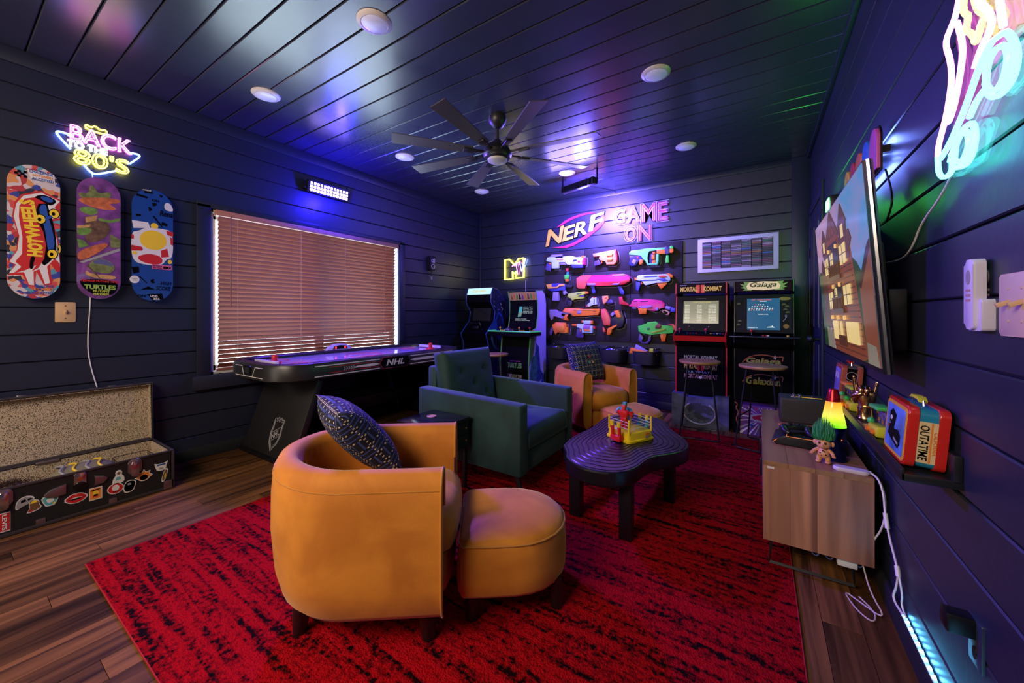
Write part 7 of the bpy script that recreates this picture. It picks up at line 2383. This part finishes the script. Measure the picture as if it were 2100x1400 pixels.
for u0, pk, w_ in ((.235, .90, .055), (.66, .93, .065)):
    tvp('picture_dormer', HD, [(u0 - w_, .72), (u0 + w_, .72), (u0 + w_, .83), (u0, pk), (u0 - w_, .83)])
    tvp('picture_dormer_roof', RO, [(u0 - w_ * 1.2, .82), (u0, pk + .02), (u0 + w_ * 1.2, .82), (u0 + w_ * .9, .82), (u0, pk - .02), (u0 - w_ * .9, .82)])
    tvp('picture_window', CRM, [(u0 - .024, .74), (u0 + .024, .74), (u0 + .024, .82), (u0 - .024, .82)])
tvp('picture_gable', HB, [(.30, .70), (.57, .70), (.57, .80), (.44, .975), (.30, .80)])
tvp('picture_gable_roof', RO, [(.27, .78), (.44, .99), (.60, .78), (.57, .78), (.44, .94), (.30, .78)])
for P in ([(.43, .80), (.45, .80), (.45, .94), (.43, .94)], [(.32, .80), (.56, .80), (.56, .815), (.32, .815)], [(.35, .81), (.365, .81), (.44, .90), (.43, .91)], [(.53, .81), (.515, .81), (.44, .90), (.45, .91)]):
    tvp('picture_gable_beam', RO, P)
tvp('picture_porch', ROOFD, [(.33, .56), (.56, .56), (.55, .76), (.34, .76)])
tvp('picture_porch', ROOFD, [(.37, .33), (.57, .33), (.56, .47), (.38, .47)])
for u0, u1, v0, v1 in ((.23, .31, .56, .68), (.585, .69, .58, .70), (.27, .345, .30, .42), (.60, .71, .32, .44), (.38, .44, .60, .69), (.42, .46, .34, .44)):
    tvp('picture_window', CRM, [(u0, v0), (u1, v0 + .005), (u1, v1 + .005), (u0, v1)])
    tvp('picture_muntin', HD, [((u0 + u1) / 2 - .004, v0), ((u0 + u1) / 2 + .004, v0), ((u0 + u1) / 2 + .004, v1), ((u0 + u1) / 2 - .004, v1)])
    tvp('picture_muntin', HD, [(u0, (v0 + v1) / 2), (u1, (v0 + v1) / 2), (u1, (v0 + v1) / 2 + .006), (u0, (v0 + v1) / 2 + .006)])
for u0, u1 in ((.32, .345), (.355, .38), (.39, .415), (.475, .50), (.60, .64), (.65, .69), (.70, .74), (.75, .78)):
    tvp('picture_window', CRM, [(u0, .085), (u1, .085), (u1, .215), (u0, .215)])
tvp('picture_door', HD, [(.435, .05), (.57, .05), (.57, .12), (.435, .12)])
for u0, u1, v_ in ((.32, .57, .53), (.36, .585, .30)):
    tvp('picture_balcony', RO, [(u0, v_ - .03), (u1, v_ - .03), (u1, v_), (u0, v_)])
    for k in range(9):
        uu = u0 + (u1 - u0) * (k + .3) / 9
        tvp('picture_baluster', RO, [(uu, v_), (uu + .006, v_), (uu + .006, v_ + .07), (uu, v_ + .07)])
    tvp('picture_balcony_rail', RO, [(u0, v_ + .07), (u1, v_ + .07), (u1, v_ + .08), (u0, v_ + .08)])
for u0, v_ in ((.36, .72), (.53, .72), (.40, .46), (.54, .46), (.31, .24), (.44, .24), (.58, .24)):
    tvp('picture_lamp', LT, ell(u0, v_, .008, .014, 8))

# ------------------------------------------------------------------ picture ledge with collectables
lg = thing('picture_ledge', 'long black picture ledge on the right wall under the television', 'shelf', (.40, 2.15, .76))
LB = mat('ledge_black', (.010, .010, .014), .4)
B().box((.40, 2.16, .757), (.12, 1.30, .022), .002).obj('shelf_board', LB, lg, world=True)
B().box((XR - .010, 2.16, .80), (.018, 1.30, .075), .002).obj('back_rail', LB, lg, world=True)
B().box((.343, 2.16, .764), (.010, 1.30, .034), .002).obj('front_lip', LB, lg, world=True)
ST = .769


def lunchbox(label, y0, y1, front_m, cols, deco):
    """Metal lunchbox standing on the ledge: long face to the room, leaning back a little."""
    lx0, lx1, hh = .352, .436, .178
    o = thing('lunchbox', label, 'lunchbox', ((lx0 + lx1) / 2, (y0 + y1) / 2, ST + .004))
    hw, hl = (lx1 - lx0) / 2, (y1 - y0) / 2
    sh = lambda b: b
    bands, mid = cols
    for x0, x1, m, nm in ((-hw, -hw + .022, bands, 'front_shell'), (-hw + .022, hw - .022, mid, 'side_band'), (hw - .022, hw, bands, 'back_shell')):
        k = 0 if nm != 'side_band' else .003
        b = B()
        b.prism(rrect(-hl + k, .001 + k, hl - k, hh - k, .022, 5), (x1, 0, 0), -Y, Z, x1 - x0, back=0, bev=.004 if nm != 'side_band' else 0)
        b.obj(nm, m, o)
    # embossed picture on the front
    b = B()
    b.prism(rrect(-hl + .008, .010, hl - .008, hh - .010, .016, 5), (-hw, 0, 0), -Y, Z, .0015)
    b.obj('front_rim', front_m[0], o)
    b = B()
    b.prism(rrect(-hl + .018, .020, hl - .018, hh - .020, .010, 5), (-hw, 0, 0), -Y, Z, .0022)
    b.obj('front_picture', front_m[1], o)
    b = B()
    b.tube([(0, -.05, hh - .002), (0, -.048, hh + .012), (0, .048, hh + .012), (0, .05, hh - .002)], .003, 6)
    b.obj('handle_wire', CHROME, o)
    b = B()
    b.prism([(-.04, .007), (-.025, .015), (.025, .015), (.04, .007), (.04, .013), (.025, .021), (-.025, .021), (-.04, .013)], (.010, 0, hh), -Y, Z, .020, bev=.002)
    b.obj('handle_grip', front_m[2], o)
    deco(o, hw, hl, hh)
    o.rotation_euler = (0, math.radians(4.5), 0)
    return o


def near_deco(o, hw, hl, hh):
    F = V((0, -hl + .003, 0))
    pl = B().prism(rrect(-.021, .022, .0225, .140, .006), F, X, Z, .0012).obj('licence_plate', mat('plate_cream', (.72, .56, .32), .4), o)
    B().prism([(.006, .024), (.010, .024), (.010, .138), (.006, .138)], F, X, Z, .0016).obj('plate_stripe', PO, o)
    text('plate_lettering', 'OUTATIME', PB, o, F + V((-.0165, -.0018, .130)), -Z, X, .100, .0195, world=False, bold=.012)
    text('plate_lettering', 'CALIFORNIA', PO, o, F + V((.0118, -.0018, .114)), -Z, X, .066, .0082, world=False, bold=.02)
    # dark vehicle-like shape on the lit blue picture
    G = V((-hw - .0024, 0, 0))
    for k, (m, P) in enumerate(((PB, [(-.03, .05), (.045, .035), (.06, .05), (.06, .075), (.035, .09), (.0, .085), (-.02, .10), (-.055, .09), (-.06, .06)]), (PB, [(-.05, .10), (-.005, .09), (.01, .13), (-.03, .145), (-.055, .13)]), (PR, [(-.065, .08), (-.05, .082), (-.052, .09), (-.066, .088)]), (PGR, [(.0, .055), (.045, .045), (.045, .052), (.0, .062)]), (PW, ell(-.035, .115, .009, .007, 10)))):
        B().prism(P, G, -Y, Z, .0004 + .0003 * k).obj('picture_shape', m, o, smooth=False)


BLP = mat('picture_blue', (.10, .24, .62), .35, vary=.7, vscale=12)
lunchbox('red and blue metal lunchbox with a cream licence plate on its near end', 1.545, 1.755, (mat('rim_yellow', (.75, .42, .04), .35), BLP, mat('handle_lime', (.62, .62, .03), .4)), (mat('tin_red', (.55, .02, .015), .25), mat('tin_blue', (.02, .24, .42), .25)), near_deco)


def far_deco(o, hw, hl, hh):
    F = V((0, -hl + .003, 0))
    B().prism(rrect(-.026, .012, .026, hh - .014, .004), F, X, Z, .001).obj('end_print', PB, o)
    for cx_, cz_, r in ((0, .125, .022), (0, .062, .016), (0, .062, .008)):
        B().tube([F + V((cx_ + r * math.cos(a), -.0022, cz_ + r * math.sin(a))) for a in [2 * PI * k / 18 for k in range(18)]], .0016, 5, loop=True).obj('end_ring', PGR, o)
    text('end_lettering', 'BOOM', PW, o, F + V((-.018, -.002, .088)), X, Z, .036, .012, world=False, bold=.02)
    G = V((-hw - .0024, 0, 0))
    text('front_lettering', 'BOOM', PW, o, G + V((-.0004, .05, .10)), -Y, Z, .10, .035, world=False, bold=.03)


lunchbox('rust-edged lunchbox with black and white ring patterns at the far ledge end', 2.60, 2.77, (mat('rim_rust', (.35, .07, .04), .4), mat('picture_lilac', (.22, .20, .50), .35, vary=.6, vscale=14), RED), (MC['rim_rust'], mat('tin_grey', (.10, .09, .09), .35)), far_deco)

# golden rock-sign hand
gh = thing('hand_sculpture', 'golden hand sculpture making a horns sign on the ledge', 'sculpture', (.385, 2.20, ST), math.radians(-20))
GOLD = mat('gold', (.72, .46, .22), .18, metal=1)
B().lathe([(0, 0), (.030, 0), (.031, .004), (.028, .01), (.027, .04), (.029, .05), (.026, .055), (0, .055)], (0, 0, 0), 24).obj('wrist_base', GOLD, gh)
b = B()
R = []
for z, a, c_, dx in ((.045, .022, .016, 0), (.06, .024, .017, 0), (.08, .032, .020, .0), (.10, .037, .021, 0), (.118, .036, .019, 0), (.124, .028, .013, 0)):
    R.append(b.ring([(dx + a * math.cos(2 * PI * i / 18), c_ * math.sin(2 * PI * i / 18), z) for i in range(18)]))
b.skin(R)
# index and little finger up, middle and ring curled, thumb across
b.tube([(-.028, 0, .105), (-.031, .001, .135), (-.034, 0, .160), (-.036, -.002, .178), (-.036, -.003, .184)], [.0095, .0092, .0085, .0072, .004], 12)
b.tube([(.028, 0, .105), (.032, .001, .130), (.036, 0, .148), (.038, -.002, .162), (.0385, -.003, .167)], [.0085, .0080, .0072, .0060, .0035], 12)
for x_, r_ in ((-.009, .0095), (.010, .009)):
    b.tube([(x_, .004, .110), (x_, -.006, .137), (x_, -.024, .138), (x_, -.031, .122), (x_, -.025, .108), (x_, -.017, .104)], [r_, r_, r_ * .97, r_ * .93, r_ * .88, r_ * .6], 12, sm=1)
b.tube([(-.030, -.004, .072), (-.036, -.016, .088), (-.028, -.033, .100), (-.012, -.041, .110), (-.002, -.042, .113)], [.012, .011, .010, .009, .005], 12, sm=1)
b.obj('hand', GOLD, gh, ang=80)
for x_, z, y_ in ((-.036, .176, -.0095), (.0385, .160, -.0085)):
    B().sph((x_, y_, z), .0045, (1, .35, 1.3), 10, 8).obj('nail', GOLD, gh)


# handheld water ring games
def water_game(label, loc, top_c, h=.115):
    o = thing('water_game', label, 'toy', loc, math.radians(6), 'small water games on the ledge')
    GY = mat('game_yellow', (.62, .62, .04), .35)
    B().box((0, 0, .020), (.05, .085, .040), .008).obj('base', GY, o)
    B().box((0, 0, .070), (.034, .072, .062), .004).obj('tank', clear('tank_clear', (.75, .95, .85), .12), o)
    B().box((.006, 0, .070), (.003, .064, .056), .001).obj('tank_picture', mat('tank_print', (.25, .10, .30), .5, vary=.8, vscale=40), o)
    for y_, z in ((-.02, .055), (.012, .06), (.022, .085)):
        B().tube([(.0, y_ + .006 * math.cos(a), z + .006 * math.sin(a)) for a in [2 * PI * k / 10 for k in range(10)]], .0015, 5, loop=True).obj('ring', PO, o)
    B().box((0, 0, .105), (.044, .082, .014), .005).obj('lid', top_c, o)
    for y_ in (-.024, .024):
        B().cyl((-.024, y_, .018), (-.034, y_, .018), .011, n=14).obj('push_button', PO, o)
    B().sph((-.012, .046, .045), .012).obj('side_knob', mat('game_green', (.06, .55, .12), .35), o)
    return o


water_game('small water game with a green lid beside the nearest lunchbox', (.378, 1.925, ST), mat('game_green', (.06, .55, .12), .35))
water_game('small water game with a lime lid behind the golden hand', (.374, 2.375, ST), mat('game_lime', (.45, .60, .05), .35))
water_game('small water game with an orange lid in front of the far lunchbox', (.374, 2.50, ST), PO)

# ------------------------------------------------------------------ wooden console and what stands on it
cs = thing('media_console', 'low acacia wood media console on black metal legs by the right wall', 'console', (.22, 2.78, 0))
CW = wood('acacia_wood', (.40, .20, .10), (.20, .09, .045), .38, 'Y', .5, .22)
CWz = wood('acacia_end', (.44, .20, .125), (.15, .06, .04), .42, 'Z', .55, .5)
CX0, CX1, CY0, CY1, CZ0, CZ1 = .018, .415, 2.20, 3.38, .135, .516
B().box(((CX0 + CX1) / 2, (CY0 + CY1) / 2 + .008, (CZ0 + CZ1) / 2 - .012), (CX1 - CX0 - .012, CY1 - CY0 - .03, CZ1 - CZ0 - .03)).obj('carcass', mat('console_dark', (.05, .025, .015), .6), cs, world=True, smooth=False)
for i in range(4):
    xa, xb = CX0 + (CX1 - CX0) * i / 4, CX0 + (CX1 - CX0) * (i + 1) / 4
    B().box(((xa + xb) / 2, (CY0 + CY1) / 2, CZ1 - .011), (xb - xa - .0006, CY1 - CY0, .022), .001).obj('top_board', CW, cs, world=True, smooth=False)
for (xa, xb) in ((CX0, CX0 + .105), (CX0 + .105, CX0 + .205), (CX0 + .205, CX1)):
    B().box(((xa + xb) / 2, CY0 + .010, (CZ0 + CZ1) / 2 - .011), (xb - xa - .0006, .020, CZ1 - CZ0 - .022), .001).obj('end_board', CWz, cs, world=True, smooth=False)
for i in range(3):
    ya, yb = CY0 + .02 + (CY1 - CY0 - .02) * i / 3, CY0 + .02 + (CY1 - CY0 - .02) * (i + 1) / 3
    d_ = B().box((CX0 + .009, (ya + yb) / 2, (CZ0 + CZ1) / 2 - .011), (.018, yb - ya - .004, CZ1 - CZ0 - .03), .002).obj('door', CWz, cs, world=True)
    B().box((CX0 - .008, yb - .04, .36), (.012, .010, .10), .003).obj('handle', BLACKM, d_, world=True)
for y_ in (CY0 + .03, CY1 - .05):
    b = B()
    b.tube([(CX0 + .035, y_, CZ0), (CX0 + .025, y_, .020), (CX1 - .06, y_, .020), (CX1 - .07, y_, CZ0)], .009, 4)
    b.obj('leg_frame', BLACKM, cs, world=True)
B().box((CX0 + .030, CY0 - .0005, CZ1 - .030), (.028, .002, .010)).obj('sticker', PW, cs, world=True, smooth=False)
b = B()
for k in range(4):
    b.tube([(.20 + .05 * k, 2.225, .132), (.21 + .05 * k, 2.223, .115), (.225 + .05 * k, 2.225, .110), (.235 + .05 * k, 2.224, .132)], .003, 6, sm=1)
b.obj('cable_loops', mat('cable_blue', (.08, .10, .25), .5), cs, world=True)
B().box((.33, 2.24, .115), (.07, .04, .04), .006).obj('power_strip', WHITE, cs, world=True)
T0 = CZ1 + .0005
# speaker
spk = thing('speaker', 'black bluetooth speaker with a ribbed grille at the far end of the console', 'speaker', (.24, 3.13, T0))
B().box((0, 0, .080), (.25, .18, .160), .010).obj('cabinet', mat('speaker_vinyl', (.020, .019, .019), .5, bump=.3, bscale=300), spk)
GR_ = mat('grille', (.05, .045, .04), .55)
b = B()
for i in range(22):
    b.box((0, -.0915, .016 + .128 * i / 21), (.225, .004, .0032))
b.obj('grille', GR_, spk, smooth=False)
B().box((.02, -.02, .1605), (.16, .006, .002)).obj('control_slot', glow('slot_orange', (.9, .5, .05), .9), spk, smooth=False)
for x_ in (-.045, -.015):
    B().lathe([(0, 0), (.010, 0), (.010, .018), (.008, .020), (0, .020)], (x_, -.02, .160), 16).obj('knob', CHROME, spk)
B().cyl((.05, -.02, .16), (.05, -.02, .178), .003, n=8).obj('toggle', CHROME, spk)
# game console with two controllers
gcn = thing('game_console', 'flat black game console with thin orange lines on the wooden console', 'game console', (.235, 2.61, T0), math.radians(-6))
b = B()
b.prism([(-.145, 0), (.15, 0), (.15, .050), (-.11, .050), (-.165, .018)], (0, .12, 0), X, Z, .24, bev=.002)
b.obj('case', BLACK, gcn)
OL = glow('line_orange', (1, .22, .02), .9)
for P in ([(-.10, -.115, .0515), (-.10, .06, .0515), (-.06, .06, .0515)], [(-.10, -.118, .0505), (.02, -.118, .0505)], [(.03, -.10, .0515), (.10, -.10, .0515), (.13, -.02, .0515), (.05, .0, .0515)], [(-.158, -.12, .012), (-.14, -.122, .03)]):
    B().tube(P, .0014, 5).obj('orange_line', OL, gcn)


def pad_ctrl(label, loc, rz):
    o = thing('game_controller', label, 'controller', loc, rz, 'black game controllers')
    CB = mat('controller_black', (.012, .012, .014), .3)
    b = B()
    b.box((0, 0, .030), (.085, .055, .024), .011)
    b.obj('body', CB, o)
    for s_ in (-1, 1):
        b = B()
        b.tube([(s_ * .042, .012, .030), (s_ * .058, -.010, .028), (s_ * .063, -.042, .020), (s_ * .056, -.062, .013)], [.018, .020, .017, .010], 12, sm=1)
        b.obj('grip', CB, o)
        B().cyl((s_ * .022, -.012, .040), (s_ * .022, -.012, .052), .006, n=10).lathe([(0, .050), (.010, .050), (.010, .056), (0, .057)], (s_ * .022, -.012, 0), 14).obj('thumbstick', BLACK, o)
        B().box((s_ * .042, .032, .036), (.028, .014, .010), .004).obj('shoulder_button', CB if s_ > 0 else PO, o)
    for k in range(4):
        a = PI / 2 * k
        B().cyl((.040 + .010 * math.cos(a), .008 + .010 * math.sin(a), .040), (.040 + .010 * math.cos(a), .008 + .010 * math.sin(a), .0455), .004, n=8).obj('button', PGR, o)
    return o


pad_ctrl('black game controller resting on the left of the game console', (.16, 2.62, T0 + .046), .5)
pad_ctrl('black game controller resting on the right of the game console', (.275, 2.62, T0 + .046), .3)
# lava lamp
ll = thing('lava_lamp', 'lit lava lamp with a red cap and yellow-green glow on the wooden console', 'lamp', (.305, 2.405, T0))
B().lathe([(0, 0), (.055, 0), (.055, .004), (.030, .085), (.028, .095), (.048, .155), (.050, .160), (0, .160)], (0, 0, 0), 30).obj('base', mat('lamp_base_blue', (.02, .03, .16), .2, metal=.8), ll)
LAV = mat('lava_glass', (.02, .02, .01), .15, emit=(.8, .7, .05), power=1.25)
t = LAV.node_tree
tc = nd(t, 'ShaderNodeTexCoord')
sp = nd(t, 'ShaderNodeSeparateXYZ')
t.links.new(tc.outputs['Object'], sp.inputs[0])
nz = nd(t, 'ShaderNodeTexNoise')
nz.inputs['Scale'].default_value = 16
t.links.new(tc.outputs['Object'], nz.inputs['Vector'])
ma = nd(t, 'ShaderNodeMath', operation='MULTIPLY_ADD')
ma.inputs[1].default_value = .05
t.links.new(nz.outputs[0], ma.inputs[0])
t.links.new(sp.outputs[2], ma.inputs[2])
mr = nd(t, 'ShaderNodeMapRange')
mr.inputs[1].default_value = .18
mr.inputs[2].default_value = .33
t.links.new(ma.outputs[0], mr.inputs[0])
rp = nd(t, 'ShaderNodeValToRGB')
rp.color_ramp.elements[0].position = 0
rp.color_ramp.elements[0].color = (.16, .75, .01, 1)
rp.color_ramp.elements[1].position = 1
rp.color_ramp.elements[1].color = (.9, .10, .01, 1)
for ps, c_ in ((.22, (.55, .85, .03)), (.45, (.95, .75, .10)), (.75, (.95, .38, .02))):
    e_ = rp.color_ramp.elements.new(ps)
    e_.color = (*c_, 1)
t.links.new(mr.outputs[0], rp.inputs[0])
t.links.new(rp.outputs[0], t.nodes['Principled BSDF'].inputs['Emission Color'])
B().lathe([(.050, .160), (.049, .165), (.043, .20), (.036, .24), (.029, .278), (.027, .282), (0, .282)], (0, 0, 0), 30).obj('globe', LAV, ll)
B().lathe([(.030, .280), (.029, .284), (.019, .336), (.017, .340), (0, .341)], (0, 0, 0), 30).obj('cap', mat('lamp_cap_red', (.35, .006, .012), .22, metal=.7), ll)
# little doll with wild green hair
td = thing('toy_doll', 'small naked toy doll with tall green hair in front of the lava lamp', 'toy', (.258, 2.316, T0), math.radians(-105))
SKN = mat('doll_skin', (.72, .34, .17), .45)
b = B()
R = []
for z, a, c_, dy in ((.022, .016, .014, 0), (.03, .022, .020, 0), (.042, .024, .024, .002), (.056, .021, .020, .001), (.068, .014, .013, 0), (.074, .012, .011, 0)):
    R.append(b.ring([(c_ * math.cos(2 * PI * i / 16) + dy, a * math.sin(2 * PI * i / 16), z) for i in range(16)]))
b.skin(R)
for s_ in (-1, 1):
    b.tube([(0, s_ * .013, .034), (.003, s_ * .016, .020), (.003, s_ * .017, .010)], [.0125, .0115, .010], 12)
    b.sph((.008, s_ * .018, .007), .012, (1.35, .95, .58), 12, 8)
    b.tube([(.0, s_ * .017, .064), (.006, s_ * .030, .056), (.016, s_ * .038, .048), (.022, s_ * .040, .045)], [.008, .008, .0075, .0065], 10)
    b.sph((.026, s_ * .041, .043), .008, (1.1, 1, .7), 10, 8)
    for k in range(4):
        b.tube([(.030, s_ * (.036 + .0035 * k), .043), (.037, s_ * (.036 + .0042 * k), .044)], [.0023, .0016], 6)
    b.tube([(.024, s_ * .036, .046), (.029, s_ * .031, .050)], [.0026, .0018], 6)
b.obj('body', SKN, td, ang=80)
b = B()
b.sph((.004, 0, .092), .027, (1, 1.12, .92), 20, 14)
for s_ in (-1, 1):
    b.sph((-.002, s_ * .033, .092), .010, (.5, .8, 1.25), 10, 8)
b.sph((.033, 0, .089), .0055, (1, 1.3, .9), 10, 8)
b.sph((.022, 0, .078), .012, (1, 1.3, .5), 12, 8)
b.obj('head', SKN, td, ang=80)
for s_ in (-1, 1):
    B().sph((.029, s_ * .011, .098), .0055, (.5, 1, 1.1), 10, 8).obj('eye', mat('doll_eye', (.04, .015, .01), .15), td)
B().tube([(.0325, -.009, .081), (.035, 0, .079), (.0325, .009, .081)], .0011, 5, sm=1).obj('mouth', PBR, td)
for y_, z, in ((-.010, .050), (.006, .058), (-.004, .040), (.012, .044), (.0, .062)):
    B().sph((.0235, y_, z), .0035, (.5, 1, .8), 8, 6).obj('belly_mark', PB, td)
b = B()
random.seed(21)
for i in range(420):
    a, e = random.uniform(0, 2 * PI), math.sqrt(random.random())
    r0 = V((-.004 + .022 * e * math.cos(a), .024 * e * math.sin(a), .104 + .010 * (1 - e * e)))
    top = V((-.006 + .042 * e * math.cos(a + random.uniform(-.3, .3)), .042 * e * math.sin(a + random.uniform(-.3, .3)), .205 + random.uniform(-.035, .030) - .055 * e))
    mid = r0.lerp(top, .5) + V((math.cos(a), math.sin(a), 0)) * .012 * e
    b.tube([r0, mid, top], [.0016, .0014, .0005], 3, sm=1)
b.obj('hair', mat('hair_green', (.03, .30, .11), .6), td)
# white puck-shaped gadget
pk = thing('white_gadget', 'flat white oval gadget on the near corner of the wooden console', 'gadget', (.345, 2.245, T0), math.radians(-5))
b = B()
R = []
for k, z in ((.93, 0), (1, .004), (1, .013), (.94, .017), (.6, .018)):
    R.append(b.ring([(x * k, y * k, z) for x, y in rrect(-.062, -.022, .062, .022, .021, 6)]))
b.skin(R)
b.obj('shell', mat('gadget_white', (.66, .60, .78), .35), pk)
